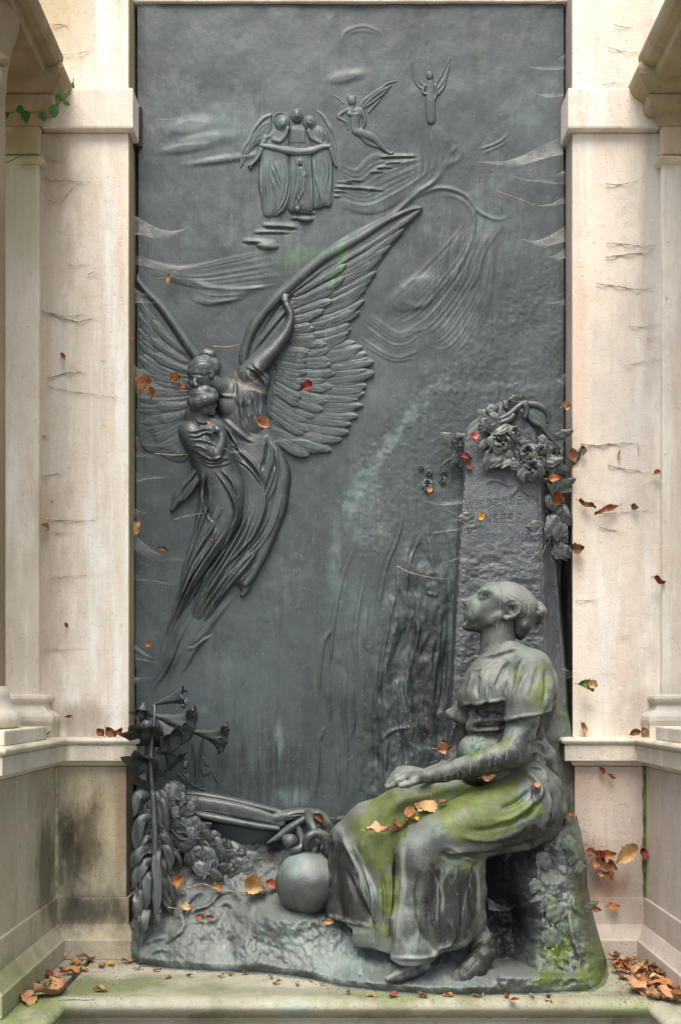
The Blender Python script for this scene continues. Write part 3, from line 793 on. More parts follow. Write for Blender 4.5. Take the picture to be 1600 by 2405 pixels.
# long hair lines in the clouds at the left
pl.between(cC2((290, 80), (420, 150), (600, 165), (800, 150)), cC2((330, 230), (420, 260), (500, 250), (600, 235)), 16, 3.0, 1.8, seed=9)
pl.between(C((30, 900), (180, 935), (350, 905), (540, 860)), C((60, 960), (260, 1010), (420, 1000), (560, 985)), 16, 3.2, 1.3, seed=10)
pl.between(C((740, 560), (800, 590), (860, 540), (1000, 545)), C((720, 720), (860, 750), (1000, 680), (1110, 580)), 22, 3.4, 1.5, seed=12)
pl.stroke(C((870, 820), (1000, 690), (1070, 640), (1110, 590)), 6, 4.5)
pl.stroke(C((1230, 525), (1300, 500), (1340, 465)), 2.5, 1.8); pl.stroke(C((1240, 540), (1310, 510), (1338, 485)), 2.2, 1.4); pl.stroke(C((1130, 545), (1155, 510)), 3, 1.5)
pl.between(C((960, 420), (970, 560), (985, 680)), C((1130, 440), (1180, 540), (1110, 590)), 9, 5, 1.5, seed=13)
# stairs of the heavenly group
for (x0, y0, x1, y1, w, a) in ((565, 742, 660, 748, 6, 7), (570, 765, 640, 770, 7, 6), (470, 790, 600, 798, 7, 8), (440, 815, 570, 815, 6, 6), (400, 845, 525, 855, 7, 8), (720, 655, 905, 668, 5, 6), (720, 672, 770, 674, 3, 5), (720, 690, 750, 690, 3, 5), (760, 636, 830, 634, 3, 4), (730, 640, 800, 645, 3, 4), (850, 605, 900, 604, 4, 4.5), (880, 552, 1020, 548, 5, 5), (900, 575, 960, 568, 4, 4), (870, 590, 930, 588, 3, 4)):
    pl.fold(C((x0, y0), ((x0 + x1) / 2, (y0 + y1) / 2 - 2), (x1, y1)), w * .7, a * .62, t0=.18, t1=.2)
pl.blob(*C.p(490, 862), 26, 9, 5, 0, 8, k=4); pl.blob(*C.p(625, 768), 18, 7, 0, 0, 7, k=4)
# dying folds of the robes towards the lower left
pl.between(cC3((430, 880), (360, 1050), (270, 1250), (205, 1560)), cC3((830, 900), (620, 1180), (480, 1390), (340, 1600)), 13, 4.0, 4.2, seed=21, trim=.3)
for q in (((330, 1330), (280, 1480), (180, 1630)), ((640, 1220), (520, 1300), (450, 1420), (380, 1530)), ((590, 1230), (500, 1310), (440, 1330)), ((400, 1170), (330, 1380), (260, 1540))):
    pl.fold(cC3(*q), 4.0, 4.5)
# veil-like folds below: ghost of a cypress grove and rocks at the right
K = cC6
for q, w, a in ((((250, 20), (190, 240), (150, 420), (110, 680), (70, 900), (80, 1100)), 4, 5), (((330, 330), (345, 420), (330, 560)), 5, 4), (((490, 230), (480, 430), (450, 700), (420, 930)), 4, 6), (((540, 240), (520, 500), (490, 800), (440, 960)), 5, -6), (((130, 480), (110, 760), (120, 1060)), 4, 4), (((200, 640), (230, 820), (240, 1100)), 5, 4), (((290, 640), (270, 760), (320, 900)), 6, 5), (((110, 1080), (190, 1010), (300, 990)), 4, 5), (((170, 1040), (140, 1220), (160, 1400)), 4, 4), (((30, 240), (20, 460), (60, 540)), 4, 3), (((420, 100), (400, 160), (470, 180)), 4, 4)):
    pl.stroke(K(*q), w, a)
for q, w, a in ((((1480, 1040), (1500, 1180), (1440, 1300), (1410, 1600), (1400, 1724)), 3.5, 4), (((1520, 1320), (1490, 1500), (1480, 1700)), 3, -3)):
    pl.stroke(cC3(*q), w, a)
for q in (((1215, 330), (1225, 520), (1200, 760), (1220, 840)), ((1390, 0), (1380, 240), (1400, 480), (1390, 640)), ((1280, 100), (1300, 300)), ((1340, 470), (1350, 800)), ((1260, 330), (1230, 420)), ((1430, 60), (1440, 300), (1410, 420))):
    pl.stroke(cC4(*q), 3.5, 3.5)
for q in (((950, 1180), (935, 1260), (905, 1340), (880, 1480)), ((990, 1250), (960, 1330), (950, 1420)), ((830, 1290), (800, 1370), (780, 1500), (765, 1700)), ((860, 1330), (835, 1480), (840, 1600))):
    pl.fold(q, 4, 4)
rm = sstep(0, 30, X - np.interp(Y, [1180, 1300, 1420, 1560, 1900], [1010, 935, 890, 868, 850])) * sstep(1180, 1320, Y)
rdg = 1 - np.abs(fbm2(X + 14 * np.sin(Y / 60), Y * .34, 46, 47, 4)) * 2.6
pl.H += rm * (rdg * 7 + 1 + fbm2(X, Y * .7, 20, 48, 3) * 3)
pl.mesh("relief_plate", BM, relief, plate_tint, full=True, margin=40, ridge=.14, cut=lambda x, y: (x > 321 + 3 * np.sin(y / 300)) & (x < np.interp(y, [950, 1340, 1700], [1326, 1319, 1312])) & (y > 6))

def low(r, f):
    r.blur(1); r.H = np.where(r.H > 0, r.H * f, r.H * .5); return r
def fig_tint(x, y, h, pale=0.0, dark=.0):
    hi = np.clip((h - 14) / 60, 0, 1)
    p = pale + .16 * fbm2(x, y, 40, 77, 3) + .10 * hi
    return np.stack([0 * x, np.clip(p, 0, 1), np.full_like(x, dark)], 1)

# ---- three robed figures holding a cloth
C = cH
def holy(bodypts, head, folds, extra, seed):
    r = Relief(552, 236, 812, 520, 1.5)
    r.poly(C(*bodypts), z=.5, t=10, w=22, k=2)
    r.blob(*C.p(head[0], head[1] + 16), head[2] * .2551 * 1.10, head[3] * .2551 * 1.12, head[4], 8, 5, k=2)
    r.blob(*C.p(head[0], head[1] + 6), head[2] * .2551 * .70, head[3] * .2551 * .84, head[4], 11, 7, k=.5)
    # brow, nose, hair rim
    fx, fy = head[0] + head[5], head[1]
    r.stroke(C((fx - 2, fy - 10), (fx + head[5] * .15, fy + 22)), 1.7, 2.4, .01, .01)
    r.stroke(C((fx - 22, fy - 4), (fx - 8, fy - 4)), 1.8, -2.6, .1, .1); r.stroke(C((fx + 8, fy - 4), (fx + 22, fy - 4)), 1.8, -2.6, .1, .1)
    r.stroke(C((fx - 10, fy + 36), (fx + 10, fy + 36)), 1.4, -2.0, .1, .1)
    for f in folds: r.fold(C(*f[0]), (f[1] if len(f) > 1 else 2.6) * .8, (f[2] if len(f) > 2 else 3.4) * 1.25)
    xs_ = [q[0] for q in bodypts]; xa, xb_ = min(xs_) + 12, max(xs_) - 12
    r.between(C((xa + 20, 720), (xa + 14, 960), (xa + 20, 1220)), C((xb_ - 20, 720), (xb_ - 8, 960), (xb_ - 14, 1200)), 9, 1.7, 1.7, seed=seed + 60)
    extra(r)
    return low(r, .75).mesh("robed_figure", BM, relief, lambda x, y, h: plate_tint(x, y, h) + np.array([0, .03, .0]))
def ex_l(r):
    r.tube(C((330, 580), (385, 590), (430, 540), (458, 470)), [6.5, 6, 5, 4], 9, [7, 7, 6, 5])
    r.tube(C((250, 560), (222, 640), (190, 720), (150, 780), (112, 815)), [7, 7, 5.5, 4, 3], 6, [7, 7, 6, 5, 4])
    for q in ((90, 828), (104, 850), (118, 846)): r.tube(C((125, 800), q), [2.4, 1.2], 5, [4, 2])
    r.stroke(C((340, 440), (350, 520), (330, 560)), 3, -3); r.stroke(C((405, 395), (370, 420), (355, 480)), 2.2, 2.5)
def ex_c(r):
    for x in (478, 500, 522, 545, 568, 590, 608): r.stroke(C((x, 470), (x - 3, 540), (x + 1, 615)), 2.0, 2.2, .1, .1)
    r.stroke(C((490, 330), (482, 380), (492, 430)), 2.6, 3); r.stroke(C((592, 330), (600, 380), (598, 430)), 2.6, 3)
    r.blob(*C.p(568, 775), 6, 8, 0, 8, 6); r.stroke(C((545, 822), (592, 824)), 2.5, -5, .05, .05)
    r.blob(*C.p(612, 905), 5, 7, 20, 8, 5); r.blob(*C.p(545, 1215), 6, 7, 0, 6, 6)
def ex_r(r):
    r.tube(C((840, 640), (865, 720), (885, 790), (902, 825)), [5, 4.5, 3.5, 2.5], 7, [6, 6, 5, 4])
    r.tube(C((650, 500), (680, 560), (740, 600), (800, 630)), [6, 6, 6, 5], 8, [6, 6, 6, 5])
    r.stroke(C((640, 380), (690, 400), (710, 470)), 2.4, 2.6)
holy([(350, 475), (300, 505), (240, 590), (205, 640), (200, 760), (190, 900), (185, 1000), (205, 1120), (230, 1275), (300, 1295), (420, 1250), (472, 1150), (475, 900), (470, 700), (468, 500), (430, 465)], (412, 420, 50, 62, 12, 8),
     [(((238, 720), (240, 980), (232, 1270)), 2.2, 4), (((300, 820), (350, 940), (385, 1030)),), (((330, 780), (370, 900), (400, 990)),), (((425, 760), (455, 920), (430, 1100), (350, 1270)), 3, 4), (((465, 900), (470, 1050), (420, 1200), (300, 1320)), 2.6, 4), (((290, 900), (330, 1030), (340, 1140), (300, 1260)),), (((270, 740), (262, 960), (270, 1180)), 2), (((240, 590), (280, 560), (300, 530)),), (((205, 800), (200, 960), (215, 1150)), 2)], ex_l, 1)
holy([(480, 465), (468, 640), (465, 900), (462, 1222), (560, 1235), (692, 1222), (685, 900), (682, 640), (640, 500), (600, 452), (540, 430)], (540, 345, 42, 52, 0, 0),
     [(((490, 740), (495, 960), (480, 1190)),), (((520, 740), (548, 840), (545, 960), (510, 1130), (475, 1290)), 2.4, 4.5), (((620, 740), (640, 900), (660, 1080), (655, 1200)), 2.4, 4), (((585, 860), (600, 980), (585, 1100)),), (((560, 960), (540, 1080), (560, 1160)),), (((650, 760), (672, 960), (678, 1190)),), (((600, 1040), (560, 1110), (540, 1160)),)], ex_c, 2)
holy([(650, 430), (640, 560), (668, 700), (685, 1000), (695, 1210), (790, 1200), (865, 1170), (874, 900), (868, 700), (850, 640), (822, 520), (765, 455), (700, 440)], (655, 412, 44, 56, -8, -8),
     [(((690, 760), (715, 960), (760, 1120), (800, 1230)), 2.4, 4), (((700, 900), (740, 1050), (720, 1180)),), (((800, 760), (815, 900), (790, 1050)), 3, 3), (((850, 740), (852, 940), (830, 1130)), 2.4, 3.6), (((750, 480), (770, 560), (760, 620)),), (((800, 510), (830, 600)),), (((680, 720), (690, 900), (700, 1060)),)], ex_r, 3)
r = Relief(600, 320, 790, 372, 1.5)
r.tube(C((215, 632), (270, 640), (340, 655), (450, 678), (560, 690), (680, 676), (770, 645), (838, 638)), [4.5, 7, 8, 8.5, 8.5, 8.5, 7.5, 4.5], 13, [6, 8, 8, 8, 8, 8, 8, 6], k=1)
for q in (((330, 640), (450, 662), (560, 672), (690, 656), (790, 632)), ((240, 640), (340, 672), (460, 700), (600, 706), (740, 672))): r.stroke(C(*q), 1.8, -1.6)
low(r, .6).mesh("held_cloth", BM, relief, lambda x, y, h: plate_tint(x, y, h) + np.array([0, .06, .0]))
r = Relief(548, 225, 820, 430, 1.5)
for pts in (((298, 352), (240, 375), (190, 420), (130, 500), (95, 585), (60, 635), (35, 700), (22, 830)), ((732, 318), (780, 360), (830, 440), (880, 520), (920, 650), (938, 760), (952, 880))):
    r.tube(C(*pts), [3.5, 5, 5, 4.5, 4, 3, 2, 1], 4, [4, 6, 6, 5, 4, 3, 2, 1])
for pts in (((298, 360), (290, 440), (295, 500)), ((280, 420), (200, 470), (140, 580)), ((240, 500), (170, 560), (120, 600)), ((250, 560), (150, 590), (60, 640)), ((720, 330), (722, 400), (730, 460)), ((780, 430), (840, 540), (880, 660)), ((800, 460), (770, 440), (815, 480))):
    r.tube(C(*pts), [2, 2.2, 1], 2, [3, 3, 1.5])
for pp in (((300, 352), (240, 380), (190, 425), (130, 505), (90, 590), (45, 690), (22, 840), (90, 720), (150, 640), (240, 590), (300, 500)), ((730, 320), (790, 370), (880, 520), (935, 740), (950, 880), (900, 780), (860, 640), (800, 500), (735, 450))):
    r.poly(C(*pp), z=-1, t=5, w=14)
for q1, q2 in ((((280, 380), (180, 450), (60, 680)), ((290, 500), (200, 600), (40, 820))), (((750, 360), (850, 500), (930, 740)), ((740, 460), (830, 600), (930, 840)))):
    r.between(C(*q1), C(*q2), 8, 1.6, 2.2, seed=71)
for (x, y, R) in ((540, 332, 95), (392, 398, 68), (668, 385, 62)):
    r.tube([C.p(x + R * math.cos(t), y + R * math.sin(t)) for t in np.linspace(math.pi * .92, math.pi * 2.08, 14)], 1.6, 2, 2.4)
low(r, .45).mesh("halo_and_wings", BM, relief, plate_tint)

# ---- small winged figure seated on a cloud, and the far one
r = Relief(700, 180, 945, 380, 1.5)
r.poly(C((995, 300), (1030, 275), (1065, 285), (1105, 275), (1140, 300), (1135, 360), (1115, 420), (1120, 480), (1090, 520), (1040, 500), (1030, 430), (1020, 360)), z=4, t=7, w=14)
r.blob(*C.p(1046, 218), 9, 11.5, 0, 8, 7); r.tube(C((1045, 250), (1050, 290)), [5, 6], 4, 6)
r.blob(*C.p(1030, 340), 8, 6, 0, 9, 4); r.blob(*C.p(1090, 340), 8, 6, 0, 9, 4); r.stroke(C((1020, 325), (1060, 332), (1110, 325)), 2, -2.5)
r.tube(C((1000, 305), (945, 340), (918, 370), (960, 395), (1000, 425), (1012, 485)), [5, 5, 4.5, 4, 3.5, 3], 5, [6, 6, 6, 5, 5, 4])
r.tube(C((1130, 305), (1155, 360), (1165, 420), (1140, 480)), [4.5, 4.5, 4, 3], 5, [6, 6, 5, 4])
r.tube(C((1085, 500), (1150, 525), (1215, 550), (1270, 585), (1330, 650), (1395, 705), (1420, 700)), [10, 11, 11, 9, 7, 4, 3], 3, [9, 10, 10, 8, 6, 5, 3])
r.tube(C((1120, 540), (1200, 610), (1290, 650)), [6, 7, 3], 2, [6, 6, 3])
for pts, R in ((((1118, 268), (1160, 215), (1210, 175), (1290, 120), (1380, 60), (1470, 35)), [4, 4.5, 4, 3.5, 2.5, 1]), (((1130, 285), (1220, 205), (1320, 130), (1420, 70)), [3, 3.5, 3, 1]), (((1150, 290), (1240, 230), (1330, 160), (1400, 90)), [2.5, 3, 2.5, 1]), (((1200, 330), (1250, 270), (1310, 210)), [2, 3, 1.5]), (((965, 245), (930, 205), (860, 165), (780, 130), (710, 118)), [4, 4, 3, 2, 1]), (((870, 290), (800, 240), (720, 175), (610, 70)), [1.5, 2.4, 2, 1]), (((1010, 190), (975, 150), (960, 190)), [1.5, 1.5, 1])):
    r.tube(C(*pts), R, 3, [a * 1.2 for a in R])
r.poly(C((1118, 275), (1200, 190), (1300, 120), (1470, 38), (1400, 120), (1330, 190), (1250, 300), (1205, 340), (1150, 300)), z=-2, t=4, w=16)
r.poly(C((965, 250), (880, 175), (780, 130), (610, 72), (700, 160), (800, 240), (880, 300)), z=-2.5, t=4, w=16)
r.between(C((1130, 270), (1280, 130), (1450, 50)), C((1180, 320), (1260, 250), (1400, 110)), 7, 1.5, 2.0, seed=72)
r.tube([C.p(1018 + 70 * math.cos(t), 188 + 70 * math.sin(t)) for t in np.linspace(math.pi * .95, math.pi * 2.0, 14)], 1.5, 1.5, 2.4)
r.tube([C.p(1035 + 45 * math.cos(t), 195 + 48 * math.sin(t)) for t in np.linspace(math.pi * .95, math.pi * 2.0, 12)], 1.5, 2, 2.4)
r.blob(*C.p(1022, 200), 4, 8, 0, 9, 4)
low(r, .5).mesh("winged_figure", BM, relief, plate_tint)
C = cC1
r = Relief(945, 120, 1080, 300, 1.5)
r.tube(C((1062, 290), (1062, 330), (1064, 420)), [8, 11, 10], 0, [6, 9, 7]); r.blob(*C.p(1060, 265), 7, 9, 0, 4, 6)
r.tube(C((1042, 300), (1036, 325), (1058, 330)), [3, 3, 2], 4, [4, 4, 3]); r.tube(C((1080, 298), (1084, 330), (1070, 360)), [3, 3, 2], 4, [4, 4, 3])
for pts in (((1078, 300), (1100, 262), (1118, 225), (1132, 200)), ((1084, 315), (1110, 280), (1128, 230)), ((1090, 330), (1112, 300), (1120, 260)), ((1046, 300), (1022, 285), (1005, 250), (995, 215)), ((1040, 315), (1018, 300), (1008, 275))):
    r.tube(C(*pts), [2.6, 2.4, 2, 1], 2, [3.5, 3, 2.5, 1])
for pp in (((1080, 300), (1110, 250), (1134, 200), (1126, 270), (1095, 330)), ((1044, 300), (1015, 270), (994, 212), (1002, 280), (1030, 320))):
    r.poly(C(*pp), z=-2, t=4, w=10)
for x in (1048, 1058, 1068, 1076): r.stroke(C((x, 335), (x - 1, 370), (x + 2, 420)), 1.8, 2.4)
low(r, .38).mesh("winged_figure", BM, relief, plate_tint)

# ---- wings of the great angel: every feather a piece of its own
def feather(root, tip, w0, w1, z0, z1, parent, bend=0.0, roll=4.0, seed=0, name="feather"):
    r = random.Random(seed)
    a = np.array(root, float); b = np.array(tip, float); b[0] = max(b[0], 326); L = np.linalg.norm(b - a); u = (b - a) / L; n = np.array([-u[1], u[0]])
    m, k = 20, 9; V = []
    for i in range(m):
        t = i / (m - 1); c = a + (b - a) * t + n * bend * L * math.sin(math.pi * t) * 1.0
        w = 1.32 * (w0 + (w1 - w0) * min(1, t * 1.4)) * (1 if t < .74 else math.sqrt(max(0, 1 - ((t - .74) / .265) ** 2)))
        w = max(w, .6)
        for j in range(k):
            s = -1 + 2 * j / (k - 1)
            z = z0 + (z1 - z0) * t + .8 * (1 - s * s) - roll * s * .36 + (.9 * math.exp(-(s / .2) ** 2)) - 1.5 * max(0, t - .85) / .15 + .3 * math.sin(30 * t - 6 * abs(s) + seed) * (1 if abs(s) > .1 else 0)
            if abs(s) > .99: z -= 1.6
            z += .5 * math.sin(9 * s + 14 * t + seed) * (1 - abs(s))
            p = c + n * s * w * .5
            V.append(at(p[0], p[1], z * PX))
    F = [(i * k + j, (i + 1) * k + j, (i + 1) * k + j + 1, i * k + j + 1) for i in range(m - 1) for j in range(k - 1)]
    x, y = np.array([q[0] for q in V]), 0
    V = np.array(V); px, py = topx(V)
    T = np.stack([np.clip(blobs(px, py, [(805, 610, 26, 50, .7), (770, 650, 26, 40, .35)]), 0, 1), np.full(len(V), .05 + r.uniform(-.05, .12)), np.zeros(len(V))], 1)
    T[:, 1] += .5 * plate_tint(px, py, 0 * px)[:, 1]
    o = mesh_np(name, V, np.array(F), BM, parent, tint=T)
    return o
wing_r = None
r = Relief(540, 470, 1000, 1090, 2.2)
r.poly([(560, 835), (600, 760), (680, 665), (760, 590), (850, 535), (930, 500), (985, 486), (935, 560), (880, 640), (840, 720), (800, 770), (840, 850), (850, 900), (830, 980), (780, 1045), (720, 1060), (650, 1030), (620, 960), (600, 880)], z=1, t=4, w=40, k=2)
# leading edge and arm bone
r.tube([(600, 885), (572, 850), (592, 775), (640, 710), (700, 655), (760, 605), (840, 560), (905, 520), (960, 494), (988, 488)], [8, 10, 12, 12, 12, 12, 11, 9, 6, 3.5], 5, [8, 10, 11, 11, 10, 9, 7, 6, 5, 3], k=2)
for q in (((600, 800), (650, 720), (720, 660), (800, 605)), ((590, 830), (650, 755), (700, 700)), ((640, 745), (700, 680), (790, 625), (870, 575))): r.fold(q, 5, 3.5)
wing_r = r.mesh("angel_wing", BM, relief, lambda x, y, h: np.stack([blobs(x, y, [(800, 600, 28, 50, .75), (745, 600, 40, 34, .45)]), np.clip(.05 + .15 * fbm2(x, y, 40, 71, 3), 0, 1), 0 * x], 1))
prim = [((735, 640), (990, 487), 17), ((722, 662), (948, 533), 20), ((718, 680), (916, 574), 23), ((712, 700), (902, 604), 22), ((705, 718), (884, 634), 24), ((700, 738), (866, 672), 24), ((694, 756), (852, 704), 26), ((690, 775), (846, 737), 26), ((686, 792), (822, 770), 26),
        ((672, 818), (818, 794), 28), ((668, 838), (852, 815), 32), ((664, 856), (866, 832), 30), ((662, 872), (878, 851), 30), ((658, 886), (876, 877), 32), ((655, 900), (866, 902), 32), ((652, 916), (858, 926), 32), ((650, 930), (850, 948), 32), ((648, 944), (838, 972), 32), ((645, 956), (828, 992), 32), ((642, 968), (818, 1010), 32), ((640, 980), (799, 1034), 32), ((636, 992), (778, 1053), 32), ((632, 1004), (752, 1064), 32), ((628, 1012), (722, 1070), 28)]
def denser(L, seed, jit=5.0):
    r_ = random.Random(seed); out = []
    for i in range(len(L)):
        out.append(L[i])
        if i + 1 < len(L) and np.hypot(L[i][1][0] - L[i + 1][1][0], L[i][1][1] - L[i + 1][1][1]) < 60:
            (a0, b0, w0), (a1, b1, w1) = L[i], L[i + 1]; f = r_.uniform(.4, .6)
            p = np.array(a0) * (1 - f) + np.array(a1) * f; q = np.array(b0) * (1 - f) + np.array(b1) * f; q = p + (q - p) * r_.uniform(.90, 1.0)
            out.append((tuple(p), tuple(q), (w0 + w1) / 2))
    return [((a[0] + r_.uniform(-jit, jit) * .5, a[1] + r_.uniform(-jit, jit) * .5), (b[0] + r_.uniform(-jit, jit), b[1] + r_.uniform(-jit, jit)), w * r_.uniform(.58, .8)) for a, b, w in out]
fr = random.Random(77)
for i, (a, b, w) in enumerate(denser(prim, 1)):
    feather(a, b, w * .7, w, 4.5 + fr.uniform(-.5, .5), 6.5 + fr.uniform(-.8, 1.2), wing_r, bend=(.05 if i < 18 else .03) + fr.uniform(-.025, .025), roll=-3.4 + fr.uniform(-1, .6), seed=i)
# coverts, shorter rows on top
cov = [((690, 690), (812, 625), 20), ((684, 712), (800, 660), 22), ((680, 735), (782, 700), 22), ((676, 755), (738, 740), 24), ((672, 775), (736, 768), 24), ((668, 792), (734, 796), 24), ((700, 800), (762, 812), 26), ((664, 812), (738, 818), 24), ((662, 832), (775, 826), 26), ((660, 850), (784, 856), 28), ((658, 868), (786, 880), 28), ((654, 886), (776, 912), 28), ((650, 902), (768, 936), 28), ((648, 918), (756, 958), 28), ((646, 934), (738, 982), 28), ((640, 952), (730, 1006), 26), ((636, 968), (718, 1024), 26)]
for i, (a, b, w) in enumerate(denser(cov, 2, 7)): feather(a, b, w * .7, w, 6.8, 9.5 + fr.uniform(-1, 1), wing_r, bend=.03 + fr.uniform(-.04, .04), roll=-3.2, seed=100 + i)
for i, (a, b, w) in enumerate(denser([((655, 820), (720, 828), 22), ((652, 838), (718, 846), 22), ((650, 858), (722, 872), 22), ((648, 876), (712, 900), 22), ((646, 896), (704, 928), 20), ((640, 916), (698, 952), 20)], 3)): feather(a, b, w * .8, w * 1.1, 9, 12, wing_r, bend=fr.uniform(-.03, .03), roll=-2.8, seed=200 + i)
# left wing, cut by the plate edge
r = Relief(318, 630, 500, 1110, 2.2)
r.poly([(323, 650), (360, 690), (420, 780), (475, 845), (470, 900), (450, 960), (450, 1050), (430, 1085), (380, 1070), (323, 1010)], z=0, t=4, w=40, k=2)
r.tube([(322, 656), (345, 685), (375, 715), (405, 755), (435, 800), (462, 838)], [6, 8, 10, 10.5, 11, 12], 5, [8, 12, 14, 15, 15, 14], k=3)
wing_l = r.mesh("angel_wing", BM, relief, lambda x, y, h: fig_tint(x, y, h, .05), cut=lambda x, y: x > 321)
lf = [((455, 850), (330, 672), 22), ((450, 855), (326, 702), 26), ((448, 862), (325, 735), 28), ((445, 870), (324, 770), 30), ((442, 880), (324, 805), 30), ((440, 892), (324, 840), 30), ((440, 905), (324, 874), 30), ((440, 920), (324, 905), 30), ((442, 935), (324, 935), 30), ((442, 950), (326, 965), 30), ((444, 965), (335, 995), 30), ((446, 980), (350, 1022), 28), ((448, 995), (368, 1048), 28), ((452, 1010), (392, 1066), 26), ((456, 1020), (420, 1076), 22)]
for i, (a, b, w) in enumerate(denser(lf, 4)): feather(a, b, w * .6, w, 5.0, 4.2, wing_l, bend=-.05 + fr.uniform(-.02, .02), roll=1.5, seed=300 + i)
for i, (a, b, w) in enumerate([((440, 830), (356, 750), 20), ((440, 850), (354, 792), 20), ((440, 868), (360, 830), 22), ((440, 950), (366, 952), 22), ((442, 968), (372, 985), 22)]): feather(a, b, w * .6, w, 6.6, 6.2, wing_l, bend=-.04, roll=2.0, seed=340 + i)

# ---- the great angel
A, B2, C3 = cAN, cC2, cC3
r = Relief(322, 670, 690, 1660, 1.7)
# robe of the angel: broad fall behind the girl, then gathered to the foot
r.poly(B2((520, 690), (560, 620), (640, 580), (715, 590), (742, 640), (735, 720), (725, 790), (745, 880), (790, 980), (815, 1080), (820, 1200), (800, 1320), (765, 1420), (715, 1540)) + C3((890, 830), (850, 900), (790, 850), (700, 960), (560, 1160), (440, 1120), (560, 800), (700, 520), (780, 300)) + B2((560, 1080), (480, 900), (470, 760)), z=4, t=20, w=46, k=4)
# hip, thigh and shin pressing through
r.tube(A((800, 1300), (900, 1450), (980, 1640), (1030, 1800), (1020, 1960)) + C3((960, 400), (900, 560), (800, 720)), [46, 50, 47, 42, 38, 33, 26, 17], 4, [22, 26, 25, 23, 20, 16, 12, 7], k=12)
r.tube(A((1080, 1200), (1200, 1400), (1270, 1620), (1250, 1850)) + C3((1100, 330), (1020, 560), (930, 760), (870, 850)), [10, 14, 16, 17, 15, 13, 10, 8], 13, [8, 10, 11, 11, 11, 10, 8, 7], k=5)
# torso
r.poly(A((540, 640), (600, 560), (700, 470), (830, 330), (950, 290), (1060, 360), (1120, 460), (1080, 620), (1060, 760), (1090, 900), (1060, 1050), (900, 1180), (700, 1200), (560, 1000), (500, 800)), z=12, t=22, w=44, k=10)
r.blob(*A.p(590, 780), 22, 24, 0, 22, 12, k=14); r.blob(*A.p(800, 680), 25, 25, 20, 24, 13, k=14)
# neck and the raised arm
r.tube(A((420, 500), (500, 560), (590, 610), (680, 620)), [19, 18, 20, 22], [30, 26, 22, 20], [18, 17, 13, 10], k=12)
r.tube(B2((640, 620), (700, 560), (760, 500), (815, 430), (852, 360), (858, 310), (838, 262)), [25, 23, 19, 15.5, 12.5, 10, 7.5], 20, [22, 23, 21, 18, 15, 12, 9], k=1.5)
r.blob(*B2.p(832, 240), 9, 13, -15, 13, 12, k=2)
for q in ((818, 205), (828, 203), (838, 206), (846, 214)): r.tube(B2((832, 235), ((q[0] + 832) / 2 - 4, 222), q), [4, 3.6, 2.6], 17, [6, 5, 3], k=1)
r.tube(B2((824, 245), (815, 232), (814, 222)), [3.4, 3, 2.2], 18, [6, 5, 3], k=1)
r.stroke(B2((650, 560), (700, 600), (735, 660), (750, 720)), 6, 4); r.fold(A((820, 320), (960, 380), (1060, 520), (1080, 640)), 5, 6); r.fold(A((900, 290), (1040, 400), (1120, 480)), 5, 5); r.fold(A((830, 360), (880, 480), (1000, 560)), 5, 5)
r.blob(*A.p(300, 390), 30, 28, -20, 24, 18, k=6)
# neckline and bodice pleats
r.stroke(A((480, 660), (600, 680), (690, 685)), 3, 4); r.stroke(A((690, 480), (700, 600), (690, 690)), 4, -5)
for q in (((820, 700), (840, 850), (880, 1000)), ((900, 640), (940, 800), (960, 960)), ((980, 600), (1010, 740), (1020, 900)), ((740, 720), (760, 860), (780, 980)), ((860, 720), (880, 860), (900, 960))): r.fold(A(*q), 4.5, 4.5)
# robe folds
for q, w, a in ((((560, 960), (700, 1100), (820, 1200), (940, 1250)), 6, 6), (((540, 1000), (640, 1160), (760, 1340)), 7, 9), (((500, 940), (600, 1010), (720, 1110), (860, 1200)), 5, 7), (((640, 1250), (800, 1400), (930, 1530), (1010, 1660), (1070, 1790)), 6, 9), (((720, 1460), (860, 1560), (960, 1680), (1040, 1800)), 5, 5), (((1080, 1180), (1060, 1400), (1010, 1600)), 5, -8), (((1180, 1300), (1210, 1560), (1180, 1760), (1100, 1960)), 5, 6), (((1050, 1900), (1120, 1700), (1180, 1500)), 5, -6)): r.fold(A(*q), w * .72, a * 1.0)
for q, w, a in ((((1020, 140), (1020, 300), (940, 500), (820, 640), (700, 760)), 6, -9), (((1130, 200), (1080, 400), (980, 560), (840, 700)), 4, 6), (((1050, 360), (960, 520), (850, 640), (720, 800)), 4, -6), (((910, 240), (860, 380), (790, 520), (650, 760), (560, 900)), 5, 9), (((900, 340), (860, 480), (760, 640), (620, 860), (520, 1060)), 5, 8), (((840, 300), (800, 460), (700, 620)), 5, -7), (((930, 400), (860, 560), (780, 680)), 4, 6), (((800, 440), (700, 620), (560, 800), (440, 1000), (360, 1200)), 5, 8), (((760, 560), (640, 740), (540, 900), (460, 1060)), 4, -6), (((980, 560), (900, 680), (800, 800), (720, 900)), 5, 7), (((940, 700), (870, 790), (800, 850)), 4, 6), (((760, 740), (660, 880), (560, 1030), (480, 1200)), 5, 7), (((700, 900), (620, 1010), (520, 1200)), 5, 6), (((620, 860), (520, 1000), (420, 1180), (340, 1360)), 5, 6)): r.fold(C3(*q), w * .72, a * 1.0)
r.between(C3((880, 60), (880, 260), (780, 520), (560, 880), (400, 1200)), C3((1120, 60), (1110, 300), (960, 640), (740, 900), (480, 1240)), 16, 2.2, 2.6, seed=31, trim=.45)
r.between(B2((560, 720), (590, 860), (640, 980)), B2((720, 700), (720, 820), (770, 960)), 9, 2.0, 2.2, seed=32, trim=.4)
